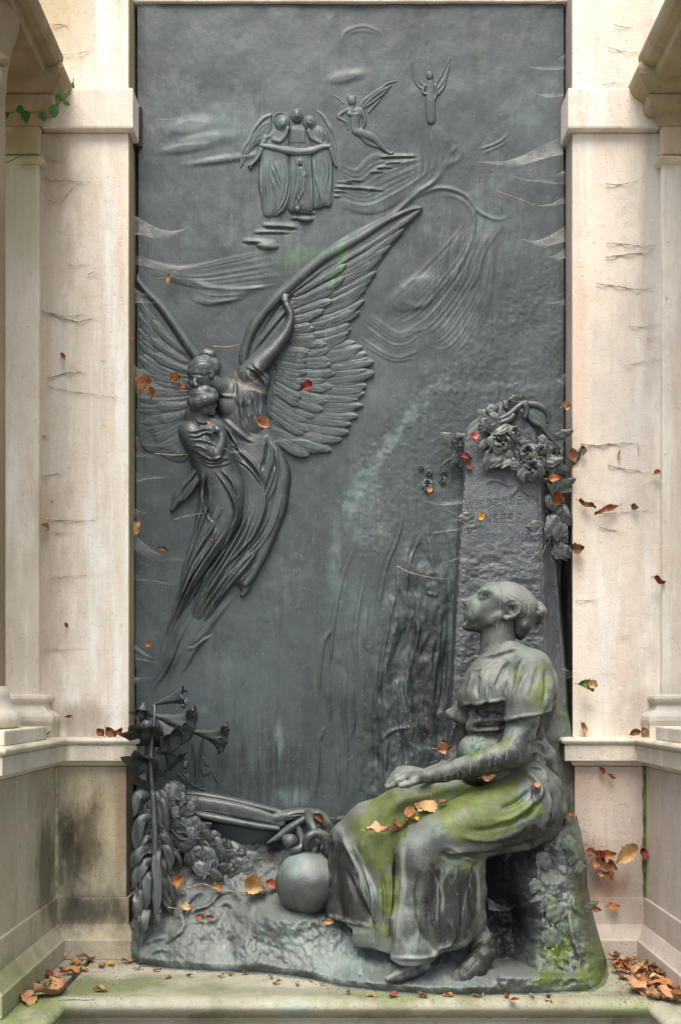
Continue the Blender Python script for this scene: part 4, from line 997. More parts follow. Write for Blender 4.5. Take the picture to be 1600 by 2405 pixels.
# foot
r.tube(C3((890, 850), (870, 890), (845, 930)), [8, 10, 6], 3, [8, 10, 7], k=2); r.stroke(C3((830, 900), (845, 920)), 2.5, -4)
fd = (r.Y - 1180) - (r.X - 400) * .95
r.H = np.where(fd > 40, r.H * (1 - sstep(40, 300, fd)) - 9 * sstep(170, 320, fd), r.H)
r.blur(1)
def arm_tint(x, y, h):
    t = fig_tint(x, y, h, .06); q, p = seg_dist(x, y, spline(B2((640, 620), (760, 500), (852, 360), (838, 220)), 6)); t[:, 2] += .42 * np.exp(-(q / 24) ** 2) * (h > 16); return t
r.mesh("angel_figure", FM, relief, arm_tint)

# ---- the girl she carries
r = Relief(322, 895, 580, 1640, 1.7)
zb = lambda a: a
r.tube(A((250, 930), (330, 1100), (420, 1400), (450, 1560)), [32, 46, 50, 45], 16, [28, 34, 34, 30], k=6)     # trunk
r.poly(A((210, 950), (130, 1050), (105, 1140), (130, 1270), (190, 1350), (260, 1460), (300, 1580), (460, 1600), (640, 1520), (640, 1420), (560, 1330), (540, 1200), (500, 1060), (420, 1000), (330, 990)), z=20, t=28, w=40, k=12)
r.tube(A((160, 1120), (220, 1220), (330, 1310), (455, 1385)), [24, 26, 23, 18], 42, [20, 21, 19, 16], k=4)   # upper arm
r.tube(A((460, 1385), (510, 1280), (525, 1180), (500, 1110)), [16, 13.5, 10, 8], 50, [15, 13, 10, 8], k=3)     # forearm
r.blob(*A.p(475, 1090), 11, 8, 35, 52, 9, k=2)
for i in range(4): r.tube(A((485, 1085), (440 - i * 6, 1085 + i * 12), (408 - i * 2, 1090 + i * 14)), [3.2, 2.8, 2.0], 54, [5, 4, 3], k=.6)
# neck, head with rolled hair, shadowed face
r.tube(A((260, 960), (290, 890), (310, 820)), [20, 19, 18], 30, [18, 18, 18], k=4)
r.blob(*A.p(310, 740), 22, 22, 8, 28, 16, k=6)
# bodice folds
for q, w, a in ((((110, 1120), (220, 1110), (320, 1080), (420, 1100)), 4, 6), (((110, 1170), (230, 1170), (340, 1130), (450, 1180)), 4, 6), (((320, 1110), (400, 1150), (450, 1240)), 4, 6), (((130, 1230), (260, 1220), (380, 1250), (470, 1300)), 4, 6), (((170, 1330), (280, 1400), (400, 1460), (520, 1440), (630, 1440)), 5, 8), (((220, 1400), (330, 1480), (450, 1500), (560, 1460), (640, 1450)), 4.5, 8), (((270, 1490), (380, 1540), (500, 1530), (640, 1500)), 5, 7), (((150, 1300), (260, 1300), (360, 1360)), 4, 6), (((200, 980), (300, 1010), (380, 990)), 4, 5)): r.fold(A(*q), w * .72, a * 1.0)
# hip and thigh, wind-blown skirt
r.tube(A((470, 1600), (540, 1740), (585, 1860)) + C3((728, 290), (708, 385), (660, 480), (580, 610), (500, 760), (420, 920)), [46, 45, 42, 38, 34, 28, 22, 15, 8], 14, [33, 34, 33, 31, 27, 22, 16, 10, 5], k=16)
r.poly(C3((545, 20), (640, 10), (740, 60), (790, 200), (802, 330), (780, 440), (700, 570), (610, 710), (500, 900), (400, 1100), (300, 1340), (230, 1500), (230, 1340), (300, 1130), (370, 920), (410, 720), (470, 520), (510, 350), (530, 180)), z=5, t=20, w=36, k=18)
r.tube(A((260, 1520), (200, 1640), (120, 1760), (30, 1880)) + B2((232, 1338)), [9, 13, 15, 12, 4], 8, [12, 15, 14, 11, 4], k=3)
r.tube(A((300, 1560), (250, 1680), (160, 1820), (60, 1960)), [6, 8, 7, 3], 10, [10, 12, 9, 4], k=3)
for q, w, a in ((((640, 20), (720, 120), (790, 260), (800, 360), (760, 460)), 5, 9), (((690, 10), (770, 100), (800, 200)), 4.5, 9), (((580, 60), (570, 200), (590, 330), (640, 400)), 5, -9), (((600, 100), (595, 250), (520, 460), (450, 640), (400, 800)), 4.5, 9), (((545, 120), (535, 300), (500, 440), (450, 600)), 4, 8), (((520, 200), (500, 380), (460, 540), (420, 720)), 3.5, 6), (((660, 260), (640, 330), (570, 480), (480, 660), (420, 800), (360, 980)), 4.5, 9), (((700, 300), (640, 440), (560, 560), (480, 700)), 4.5, -8), (((690, 350), (650, 420), (620, 520)), 4, 6), (((730, 450), (640, 580), (540, 720), (440, 900), (340, 1120)), 5, 9), (((640, 560), (540, 700), (460, 830), (380, 1000), (280, 1240)), 4, -7), (((560, 580), (480, 720), (410, 900), (340, 1080), (270, 1260)), 5, 8), (((790, 420), (700, 600), (580, 790), (470, 960), (370, 1180)), 5, 8), (((470, 560), (420, 740), (370, 930), (310, 1130), (250, 1330)), 4, 7)): r.fold(C3(*q), w * .72, a * 1.0)
for q, w, a in ((((250, 1560), (180, 1680), (60, 1820), (0, 1960)), 4, -7), (((290, 1590), (280, 1800), (270, 2050)), 4, 7), (((340, 1600), (330, 1800), (360, 2060)), 4, -6)): r.fold(A(*q), w * .72, a * 1.0)
r.between(C3((545, 120), (510, 400), (400, 760), (260, 1250)), C3((790, 240), (770, 440), (600, 760), (330, 1230)), 14, 2.2, 2.6, seed=33, trim=.4)
r.between(A((140, 1100), (180, 1240), (290, 1440)), A((420, 1040), (420, 1160), (480, 1420)), 6, 2.0, 1.6, seed=34, trim=.3)
r.H = np.where(r.Y > 1340, r.H - 18 * sstep(1340, 1540, r.Y), r.H)
r.blur(1)
r.mesh("carried_girl", FM, relief, lambda x, y, h: fig_tint(x, y, h, .02, .08))
# ---- the two heads pressed together, sculpted in the round
A = cAN
DZ = -.014
def an(x, y, d, r): p = A.p(x, y); return (p[0], p[1], d + DZ, r)
def head_mesh(S, name, carves, seed, dark=()):
    V, Q = S.mesh(); V = relax(V, Q, 1, .5); V = carve(V, Q, carves)
    x, y = topx(V); N = vnormals(V, Q); c = np.clip(((V - relax(V, Q, 5, .5)) * N).sum(1) / .0005, 0, 1)
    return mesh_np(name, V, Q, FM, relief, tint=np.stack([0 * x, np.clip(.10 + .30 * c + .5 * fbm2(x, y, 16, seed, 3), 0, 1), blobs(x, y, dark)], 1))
def grid(x0, y0, x1, y1, d0, d1, h):
    a, b_ = at(*A.p(x0, y1), 0), at(*A.p(x1, y0), 0); return Sculpt([a[0], -d1, a[2]], [b_[0], -d0, b_[2] + .01], h)
S = grid(40, 130, 540, 700, -.02, .125, .0021)
S.ell(*A.p(300, 365), .052 + DZ, 36, 33, 34, a=-15, k=.005)
S.ell(*A.p(262, 468), .056 + DZ, 27, 24, 26, a=-35, k=.010)
S.ell(*A.p(320, 530), .055 + DZ, 20, 18, 20, a=-20, k=.010)
S.ell(*A.p(352, 592), .055 + DZ, 10, 8, 11, k=.008)
S.chain([an(190, 455, .078, 4.0), an(196, 505, .086, 4.6), an(214, 548, .090, 5.2)], k=.004)
S.ell(*A.p(228, 552), .082 + DZ, 6, 4.2, 6, k=.003)
S.ell(*A.p(272, 490), .091 + DZ, 8, 5, 7, a=-25, k=.010, neg=True); S.ell(*A.p(160, 478), .076 + DZ, 5, 5, 7, k=.008, neg=True)
S.chain([an(235, 500, .0795, 2.2), an(270, 508, .081, 2.6), an(305, 498, .078, 2.2)], k=.003)
S.chain([an(205, 462, .080, 3.4), an(260, 458, .083, 4.0), an(320, 470, .078, 3.4)], k=.006)
S.chain([an(252, 586, .080, 2.8), an(290, 588, .082, 3.0), an(318, 580, .076, 2.4)], k=.003); S.chain([an(262, 604, .076, 2.8), an(300, 604, .076, 3.0)], k=.003)
S.ell(*A.p(408, 418), .080 + DZ, 6, 8.5, 5, a=20, k=.003); S.ell(*A.p(410, 418), .0865 + DZ, 2.6, 4.6, 3, a=20, k=.002, neg=True)
S.chain([an(360, 460, .045, 22), an(450, 540, .036, 20), an(540, 600, .024, 18)], k=.014); S.chain([an(300, 370, .03, 30), an(310, 380, .005, 28)], k=.01)
S.chain([an(112, 392, .062, 4), an(160, 385, .074, 5), an(230, 390, .083, 5), an(310, 400, .084, 5), an(390, 388, .078, 5), an(450, 350, .066, 5)], k=.006)
S.chain([an(285, 178, .045, 8), an(340, 165, .055, 11), an(395, 180, .055, 11), an(425, 215, .046, 8)], k=.006)
S.ell(*A.p(455, 320), .05 + DZ, 13, 18, 18, k=.01)
cv = []
for i in range(10):
    cv.append((A((118 + 6 * i, 395 - 16 * i), (190 + 14 * i, 300 - 8 * i), (300 + 12 * i, 262 + 2 * i), (430 + 4 * i, 300 + 10 * i)), 1.7, 1.8 if i % 2 else -2.0))
cv += [(A((115, 416), (230, 418), (330, 428), (440, 380)), 1.8, -2.4), (A((300, 170), (350, 150), (410, 185)), 1.6, 1.6), (A((290, 215), (350, 205), (430, 240)), 2, -2.4)]
cv += [(A((240, 470), (275, 462), (320, 478)), 1.6, -1.0)]
head_mesh(S, "angel_head", cv, 5, dark=[(*A.p(250, 520), 28, 15, .35)])  # dark patch paints the brow's shade on to the face
S = grid(90, 560, 520, 980, -.02, .13, .0021)
S.ell(*A.p(312, 722), .062 + DZ, 29, 25, 28, k=.005)
S.ell(*A.p(345, 808), .062 + DZ, 19, 21, 22, a=10, k=.010)
S.chain([an(424, 765, .064, 3.4), an(446, 792, .066, 4.0), an(452, 802, .066, 3.8)], k=.005)
S.chain([an(436, 830, .068, 3.2), an(430, 838, .070, 3.0)], k=.003); S.chain([an(430, 852, .068, 3.2), an(424, 856, .070, 3.0)], k=.003)
S.ell(*A.p(404, 884), .064 + DZ, 8, 7, 9, k=.006); S.chain([an(400, 890, .066, 7), an(330, 880, .074, 7), an(280, 840, .076, 6)], k=.010)
S.ell(*A.p(404, 785), .088 + DZ, 8, 5, 7, k=.005, neg=True); S.ell(*A.p(398, 788), .079 + DZ, 5.5, 3.6, 5, k=.003)
S.chain([an(290, 850, .050, 18), an(265, 960, .038, 20)], k=.012); S.chain([an(305, 730, .03, 24), an(310, 740, .005, 24)], k=.01)
S.ell(*A.p(300, 695), .060 + DZ, 31, 22, 31, a=5, k=.005)
S.chain([an(150, 735, .066, 9), an(190, 770, .076, 11.5), an(250, 765, .088, 12), an(320, 735, .093, 11.5), an(400, 715, .086, 10.5), an(462, 695, .070, 8)], k=.006)
S.chain([an(170, 665, .062, 9), an(240, 625, .074, 11), an(330, 610, .078, 11), an(415, 640, .072, 10), an(460, 680, .064, 8)], k=.007)
S.chain([an(150, 770, .06, 9), an(180, 810, .066, 9), an(215, 830, .066, 6)], k=.006)
cv = []
for i in range(7):
    cv.append((A((165 + 4 * i, 690 - 9 * i), (250 + 8 * i, 660 - 6 * i), (340 + 8 * i, 650 - 2 * i), (450, 690 - 4 * i)), 1.6, 1.8 if i % 2 else -2.0))
    cv.append((A((160, 742 + 6 * i), (220, 752 + 7 * i), (300, 732 + 6 * i), (400, 706 + 5 * i)), 1.5, 1.5 if i % 2 else -1.7))
head_mesh(S, "girl_head", cv, 9, dark=[(*A.p(340, 860), 32, 20, .45)])  # dark patch paints the shade below the hair on to her face
# ------------------------------------------------------------------ the bronze rock base, the stele, and the seat
def floor_d(py): return D - D * ZC * 800 / (np.asarray(py, float) - 1630)
base = thing("bronze_rock", "rough bronze rock base with a mossy right end lying on the stone sill", "statue base", tuple(at(850, 2300, .3)))
BOT = np.array([(296, 2238), (306, 2256), (330, 2268), (400, 2277), (500, 2283), (620, 2287), (700, 2296), (740, 2303), (800, 2319), (905, 2331), (1000, 2337), (1100, 2339), (1300, 2335), (1400, 2328), (1425, 2316), (1436, 2296)], float)
CON = [(310, 2262), (304, 2215), (312, 2150), (318, 2080), (328, 2020), (420, 1975), (560, 1985), (650, 1965), (700, 1930), (800, 1915), (950, 1900), (1060, 1895), (1150, 1915), (1260, 1915), (1357, 1915), (1366, 1950), (1377, 2013), (1382, 2085), (1398, 2157), (1411, 2203), (1427, 2257), (1431, 2290), (1423, 2314), (1398, 2329), (1300, 2336), (1100, 2340), (1000, 2338), (905, 2332), (800, 2321), (740, 2305), (620, 2289), (500, 2285), (400, 2279), (330, 2271)]
b = Relief(290, 1880, 1445, 2352, 2.4)
X, Y = b.X, b.Y
yb = np.interp(X, BOT[:, 0], BOT[:, 1])
df = floor_d(yb)
yt = np.interp(X, [300, 420, 650, 760, 1150], [2050, 1985, 1985, 2010, 2040])
u = np.clip((Y - yt) / (yb - 20 - yt), 0, 1)
dm = .035 + (df - .035) * (u ** 1.15)
# shelf under the urn and the hump in front of it
dm += .05 * np.exp(-((X - 700) / 110) ** 2 - ((Y - 2150) / 60) ** 2) + .035 * np.exp(-((X - 660) / 60) ** 2 - ((Y - 2170) / 40) ** 2)
# seat rock at the right
xo = np.interp(Y, [1915, 1950, 2013, 2085, 2157, 2203, 2257, 2316], [1357, 1365, 1376, 1381, 1397, 1410, 1428, 1436])
uu = np.clip((Y - 1915) / (yb - 1915), 0, 1)
front = .30 + .15 * uu ** 1.3
rt = sstep(1190, 1275, X + 12 * np.sin(Y / 40))
seat = .20 * (1 - rt) + front * rt
edge = np.clip((xo - X) / 55, 0, 1); seat = .06 + (seat - .06) * np.sqrt(1 - (1 - edge) ** 2)
ks = sstep(1120, 1190, X)
low = sstep(2215, 2300, Y)
dd = dm * (1 - ks) + ks * np.maximum(seat, low * np.where(edge < 1, seat, df))
n = (fbm2(X, Y, 90, 61, 4) * 26 + fbm2(X, Y, 34, 62, 4) * 12 + fbm2(X * 1.3, Y, 13, 66, 3) * 4.5)
lip = sstep(0, 30, yb - Y)
b.H = (dd / PX - 10 * np.exp(-np.maximum(yb - Y, 0) / 7) + n * (.15 + .85 * lip) * (.55 + .45 * sstep(400, 800, X)))
b.H = np.maximum(b.H, floor_d(np.minimum(Y, yb + 3)) / PX - 1).astype(np.float32)
R_ = b
for q, w, a in ((((1040, 1420), (900, 1560), (820, 1700), (830, 1850)), 5, -12), (((1310, 1400), (1230, 1470), (1110, 1590), (940, 1640), (860, 1720)), 5, 10), (((1480, 1440), (1300, 1480), (1200, 1560)), 6, -8), (((560, 1450), (640, 1500), (760, 1420), (850, 1480)), 6, 7), (((230, 2100), (400, 2040), (560, 2000)), 6, 8), (((520, 2170), (660, 2060), (800, 1960)), 5, -8), (((700, 1640), (780, 1800), (700, 1980), (560, 2120)), 8, 8), (((300, 2260), (460, 2180), (600, 2200)), 5, 6), (((1330, 1640), (1360, 1600), (1400, 1660)), 4, -8), (((900, 1750), (1100, 1800), (1300, 1740)), 7, 6)):
    b.stroke(cLL(*q), w, a, floor=-50)
for q, w, a in ((((900, 800), (980, 830), (1060, 840), (1140, 810), (1220, 780)), 5, 12), (((1210, 860), (1240, 960), (1260, 1080), (1300, 1120)), 5, 9), (((1330, 820), (1320, 900), (1340, 1000), (1370, 1100), (1380, 1180), (1410, 1200)), 7, 14), (((1350, 760), (1345, 840), (1400, 880), (1420, 840)), 6, 12), (((1120, 560), (1160, 640), (1150, 720)), 6, 9), (((1030, 590), (1050, 640)), 4, 9), (((1060, 860), (1140, 900), (1230, 880)), 6, -7), (((950, 800), (940, 900), (960, 1000)), 6, -7)):
    b.stroke(cC7(*q), w, a, floor=-50)
for i in range(26):
    x0, y0 = rnd.uniform(1300, 1420), rnd.uniform(2140, 2300); a = rnd.uniform(1.0, 2.1)
    b.stroke([(x0, y0), (x0 - 16 * math.cos(a), y0 + 16 * math.sin(a)), (x0 - 30 * math.cos(a + .3), y0 + 32 * math.sin(a + .2))], 3, rnd.uniform(2, 5), floor=-50)
def base_tint(x, y, h):
    g = .5 + fbm2(x, y, 60, 67, 4) * .9
    moss = blobs(x, y, [(1390, 2260, 70, 90, 1.0), (1335, 2230, 70, 80, .9), (1300, 2300, 60, 46, .7), (1365, 2090, 36, 140, .7), (960, 2335, 220, 16, .3), (410, 2040, 40, 20, .2)])
    pale = blobs(x, y, [(520, 2235, 220, 60, .8), (700, 2225, 150, 66, 1.0), (800, 2270, 110, 50, .8), (620, 2200, 160, 50, .35), (1000, 2300, 160, 40, .30), (1300, 2030, 40, 100, .42), (1370, 2000, 30, 70, .45), (1330, 2190, 40, 30, .4), (420, 2150, 90, 70, .25)])
    dark = blobs(x, y, [(1160, 2080, 70, 150, 1.0), (1190, 2160, 60, 120, .85), (1250, 2000, 40, 70, .45), (1000, 2150, 160, 90, .8), (430, 2010, 130, 64, .85), (620, 1995, 110, 60, .85)])  # shade of the hollow under skirt and seat is painted in here
    return np.stack([moss * g * 1.3, pale * (.35 + g * .6), dark], 1)
b.mesh("rock_mound", M['bronze_base'], base, base_tint, full=True, margin=60, cut=lambda x, y: in_poly(x, y, CON))

# stele: hammered front face with a bevelled flank, standing against the plate
stele = thing("memorial_stele", "tall bronze stele crowned with roses and carrying a raised German inscription", "stele", tuple(at(1180, 1930, .1)))
FR = [(1092, 1034), (1100, 1014), (1122, 992), (1151, 969), (1177, 952), (1206, 956), (1235, 975), (1254, 1002), (1262, 1040), (1266, 1124), (1271, 1260), (1276, 1402), (1283, 1600), (1300, 1950), (1050, 1950), (1058, 1760), (1068, 1580), (1080, 1330), (1086, 1210), (1094, 1120)]
s = Relief(1030, 935, 1385, 1960, 1.8)
X, Y = s.X, s.Y
S = spline(FR + [FR[0]], 8)[:-1]
sd = poly_sd(X, Y, np.array(FR))
xr = np.interp(Y, [956, 975, 1002, 1040, 1124, 1260, 1402, 1600, 1950], [1206, 1235, 1254, 1262, 1266, 1271, 1276, 1283, 1300])
xo = np.interp(Y, [950, 975, 998, 1035, 1080, 1124, 1330, 1464, 1579, 1674, 1700, 1732, 1827, 1930, 1960], [1225, 1262, 1283, 1292, 1293, 1297, 1307, 1316, 1327, 1333, 1340, 1345, 1352, 1360, 1366])
dF = np.interp(Y, [940, 1300, 1960], [76, 88, 104])
t = np.clip((X - xr) / (xo - xr), 0, 1.6)
flank = dF - 40 * t - np.maximum(t - 1, 0) * 400
h = np.where(sd > -1.0, dF - 3 * np.exp(-np.maximum(sd, 0) / 4), np.where((X > xr) & (Y > 950), flank, dF + (sd + 1) * 9))
top = np.where(X > xr, (Y - np.interp(X, [1206, 1262, 1300, 1380], [948, 972, 1030, 1200])) * 6, 999)
s.H = np.minimum(h, 60 + top).astype(np.float32)
ham = fbm2(X, Y * 1.5, 26, 81, 4) * 2.8 + fbm2(X, Y * 1.6, 11, 82, 2) * 1.1
s.H += np.where(sd > 0, ham * sstep(1255, 1330, Y) * sstep(0, 10, sd) + ham * .28, fbm2(X * 2, Y, 30, 83, 4) * 3)
for q, w, a in ((((1020, 270), (1060, 310), (1130, 350), (1190, 430), (1250, 520)), 6, 7), (((640, 840), (720, 790), (820, 820), (900, 850)), 4, 4), (((930, 830), (960, 860), (1000, 900), (1040, 930)), 3, 5), (((930, 860), (890, 900), (870, 920)), 3, 4)):
    s.stroke(cC5(*q), w, a)
def stele_tint(x, y, h):
    moss = np.maximum(blobs(x, y, [(1325, 1760, 40, 240, .62), (1335, 1900, 40, 80, .6)]), 0) * (.7 + 1.4 * fbm2(x, y, 30, 87, 4))
    pale = blobs(x, y, [(1180, 1190, 90, 110, .32), (1160, 1330, 80, 60, .25), (1325, 1700, 44, 330, .75), (1335, 1880, 40, 110, .8)])
    dark = blobs(x, y, [(1288, 1200, 26, 240, .55), (1130, 1520, 80, 160, .4), (1255, 1440, 40, 60, .8), (1250, 1000, 50, 60, .3)])  # first patch paints the shaded side of the flank
    return np.stack([moss, pale, dark], 1)
s.mesh("stele_shaft", M['bronze_stele'], stele, stele_tint, margin=46)

def letter_line(txt, x0, y0, x1, y1, hgt, d):
    """raised capitals drawn as bars, one mesh per line of the inscription"""
    G = {'W': [(0, 0, .25, 1), (.25, 1, .5, .25), (.5, .25, .75, 1), (.75, 1, 1, 0)], 'I': [(.5, 0, .5, 1)], 'E': [(.1, 0, .1, 1), (.1, 0, .85, 0), (.1, .5, .7, .5), (.1, 1, .85, 1)],
         'D': [(.1, 0, .1, 1), (.1, 0, .6, .08), (.6, .08, .85, .5), (.85, .5, .6, .92), (.6, .92, .1, 1)], 'R': [(.1, 0, .1, 1), (.1, 0, .7, .05), (.7, .05, .75, .4), (.75, .4, .1, .5), (.35, .5, .85, 1)],
         'S': [(.85, .08, .4, 0), (.4, 0, .12, .22), (.12, .22, .4, .47), (.4, .47, .78, .6), (.78, .6, .75, .9), (.75, .9, .4, 1), (.4, 1, .08, .88)], 'H': [(.1, 0, .1, 1), (.1, .55, .85, .55), (.85, 0, .85, 1)],
         'N': [(.1, 1, .1, 0), (.1, 0, .85, 1), (.85, 1, .85, 0)], 'V': [(.08, 0, .45, 1), (.45, 1, .88, 0)], 'O': [(.5, 0, .15, .25), (.15, .25, .15, .75), (.15, .75, .5, 1), (.5, 1, .85, .75), (.85, .75, .85, .25), (.85, .25, .5, 0)],
         'F': [(.1, 0, .1, 1), (.1, 0, .85, 0), (.1, .5, .7, .5)], 'G': [(.85, .15, .5, 0), (.5, 0, .15, .25), (.15, .25, .15, .75), (.15, .75, .5, 1), (.5, 1, .85, .85), (.85, .85, .85, .55), (.85, .55, .55, .55)]}
    V, F = [], []
    n = len(txt); ww = [.55 if c == 'I' else (1.25 if c == 'W' else 1) for c in txt]; tot = sum(ww); acc = 0
    for c, wd in zip(txt, ww):
        cw = math.hypot(x1 - x0, y1 - y0) / tot
        for (a, b_, c2, d2) in G[c]:
            P = []
            for (gx, gy) in ((a, b_), (c2, d2)):
                f = (acc + (.1 + gx * .8) * wd) / tot
                P.append((x0 + (x1 - x0) * f, y0 + (y1 - y0) * f + gy * hgt))
            p, q = np.array(P[0]), np.array(P[1]); t_ = q - p; L = np.linalg.norm(t_); t_ = t_ / max(L, 1e-6); nn = np.array([-t_[1], t_[0]])
            p = p - t_ * .6; q = q + t_ * .6; k = len(V)
            for (m_, dz) in ((2.0, -4), (.8, 2.6), (-.8, 2.6), (-2.0, -4)):
                for e in (p, q): V.append(at(*(e + nn * m_), d + dz * PX))
            F += [(k, k + 2, k + 3, k + 1), (k + 2, k + 4, k + 5, k + 3), (k + 4, k + 6, k + 7, k + 5), (k, k + 6, k + 4, k + 2), (k + 1, k + 3, k + 5, k + 7)]
        acc += wd
    o = mesh_py("inscription_line", V, F, M['bronze_stele'], stele, smooth=False)
    o["label"] = "raised capitals reading " + txt
letter_line("WIEDERSEHN", *cC5.p(495, 968), *cC5.p(1100, 905), 17, .103)
letter_line("VNSERE", *cC5.p(590, 1075), *cC5.p(970, 1060), 19, .105)
letter_line("HOFFNVNG", *cC5.p(520, 1235), *cC5.p(1050, 1220), 20, .106)

# ---- bronze plants: petals, leaves and stalks built as thin curved shells with thickness
def shell(name, grid, mat, parent, thick=.0022, tint=(0, .1, 0), both=True):
    """grid (m,k,3) of world points -> closed thin shell"""
    G = np.asarray(grid, float); m, k = G.shape[:2]
    du = np.gradient(G, axis=0); dv = np.gradient(G, axis=1)
    N = np.cross(du, dv); N /= np.linalg.norm(N, axis=2)[..., None] + 1e-12
    V = np.concatenate([(G + N * thick / 2).reshape(-1, 3), (G - N * thick / 2).reshape(-1, 3)])
    o = m * k; F = []
    for i in range(m - 1):
        for j in range(k - 1):
            a = i * k + j; F.append((a, a + k, a + k + 1, a + 1)); F.append((o + a, o + a + 1, o + a + k + 1, o + a + k))
    rim = [i * k for i in range(m)] + [(m - 1) * k + j for j in range(1, k)] + [i * k + k - 1 for i in range(m - 2, -1, -1)] + [j for j in range(k - 2, 0, -1)]
    for i in range(len(rim)):
        a, c = rim[i], rim[(i + 1) % len(rim)]; F.append((a, c, o + c, o + a))
    return mesh_np(name, V, np.array(F), mat, parent, tint=np.tile(np.array(tint, float), (len(V), 1)))
def strap(name, pts, w, mat, parent, d=None, curl=.10, tint=(0, .1, 0), tip=.68, n=18):
    """strap leaf along (px,py,d) points, w in survey units"""
    w = w * 1.02; P = np.array(pts, float); S = spline(P, 3); idx = np.linspace(0, len(S) - 1, n).astype(int); S = S[idx]
    W3 = np.array([at(*q) for q in S]); T = np.gradient(W3, axis=0); T /= np.linalg.norm(T, axis=1)[:, None] + 1e-12
    fw = np.array([0, -1.0, 0.25]); k = 9; G = np.zeros((n, k, 3))
    for i in range(n):
        a = np.cross(T[i], fw); a /= np.linalg.norm(a) + 1e-12; b_ = np.cross(a, T[i])
        t_ = i / (n - 1); ww = w * PX * (.72 + .28 * min(1, t_ * 3)) * (1 if t_ < tip else max(.04, 1 - ((t_ - tip) / (1.001 - tip)) ** 1.25))
        for j in range(k):
            s_ = -1 + j * 2 / (k - 1)
            G[i, j] = W3[i] + a * s_ * ww * .5 * (1 + .12 * math.sin(9 * t_ + 3 * s_ + w)) + b_ * ww * .10 * math.sin(6 * t_ + 2 * s_ + w) - b_ * abs(s_) ** 1.5 * ww * curl + b_ * (.0014 if j % 2 == 0 else -.0006)
    return shell(name, G, mat, parent, .0025, tint)
def broad_leaf(name, px, py, d, L, Wd, ang, mat, parent, tilt=(.25, .2), lobes=3, seed=0, cup=.2, tint=(0, .1, 0), thick=.0024):
    """veined leaf: L, Wd in survey units, ang degrees of its axis in the picture plane (0 = right, 90 = down)"""
    r = random.Random(seed); m, k = 13, 9; a = math.radians(ang); sc = PX * (D - d) / D
    ax = np.array([math.cos(a), 0, -math.sin(a)]); bx_ = np.array([math.sin(a), 0, math.cos(a)]); o = at(px, py, d); G = np.zeros((m, k, 3)); ph = r.uniform(0, 6)
    for i in range(m):
        t_ = i / (m - 1); wd = Wd * .5 * (math.sin(math.pi * min(1, t_ ** .72)) ** .75 + .02) * (1 + .12 * math.cos(lobes * 2 * math.pi * t_ + ph) * (0.3 + .7 * math.sin(math.pi * t_)))
        for j in range(k):
            s_ = -1 + 2 * j / (k - 1)
            h_ = L * (tilt[0] * t_ - .28 * t_ * t_) + Wd * (cup * (-abs(s_) ** 1.6) * .5 + tilt[1] * s_ * .5) + .03 * Wd * math.sin(5 * t_ * 3 + 4 * s_ + ph) + (-.06 * Wd if j == k // 2 else 0) + .02 * Wd * math.cos(12 * t_ - 9 * abs(s_))
            G[i, j] = o + (ax * (t_ - .08) * L + bx_ * s_ * wd) * sc + np.array([0, -1, 0]) * h_ * sc
    return shell(name, G, mat, parent, thick, tint)
def rose(px, py, d, R, parent, seed, mat):
    """an open rose: rings of overlapping cupped petals round a tight bud"""
    r = random.Random(seed); sc = PX * (D - d) / D; o = at(px, py, d)
    tiltx, tiltz = r.uniform(-.35, .35), r.uniform(-.3, .5)
    fwd = np.array([tiltx, -1, tiltz]); fwd /= np.linalg.norm(fwd); e1 = np.cross(fwd, [0, 0, 1.0]); e1 /= np.linalg.norm(e1); e2 = np.cross(e1, fwd)
    root = None
    pieces = []
    for ring, (n, rad, up, wid) in enumerate(((5, 1.0, .15, .85), (5, .70, .42, .7), (4, .42, .62, .52), (3, .2, .72, .34))):
        for q in range(n):
            a = 2 * math.pi * (q + .5 * ring + r.uniform(-.12, .12)) / n; m, k = 6, 6; G = np.zeros((m, k, 3))
            for i in range(m):
                t_ = i / (m - 1)
                for j in range(k):
                    s_ = -1 + 2 * j / (k - 1); aa = a + s_ * wid * (.55 + .45 * math.sin(math.pi * min(1, t_ * .9 + .1)))
                    rr = R * (.18 + (rad - .10) * t_ ** .8) * (1 - .16 * s_ * s_ * t_)
                    z_ = R * (up * t_ ** .7 - (.30 * max(0, t_ - .7) / .3 * rad)) + .05 * R * math.sin(3 * s_ + q)
                    G[i, j] = o + sc * (e1 * rr * math.cos(aa) + e2 * rr * math.sin(aa) + fwd * z_)
            pieces.append(G)
    V, F, off = [], [], 0
    first = shell("rose", pieces[0], mat, parent, .003, (0, .12, 0))
    for G in pieces[1:]:
        shell("petal", G, mat, first, .003, (0, .12, .05))
    return first
PM = M['bronze_plant']
def vine(name, pts, R, parent, mat=PM, n=7):
    S = spline(pts, 4); return tube_mesh(name, [at(*q) for q in S], [x * PX for x in R] if not np.isscalar(R) else R * PX, mat, parent, n=n)
for i, (x, y, R, d) in enumerate(((790, 472, 30, .125), (1010, 560, 22, .125), (1230, 580, 24, .10), (1050, 695, 27, .125), (455, 478, 20, .05), (1110, 640, 15, .12), (905, 395, 15, .13), (1120, 545, 14, .12))):
    rose(*cC5.p(x, y), d, R, stele, i, PM)
for i, (x, y, R) in enumerate(((190, 825, 15), (203, 737, 8), (322, 742, 8), (312, 790, 9), (140, 690, 6), (465, 690, 16))):
    rose(*cC5.p(x, y), .006, R, relief, 40 + i, M['bronze'])
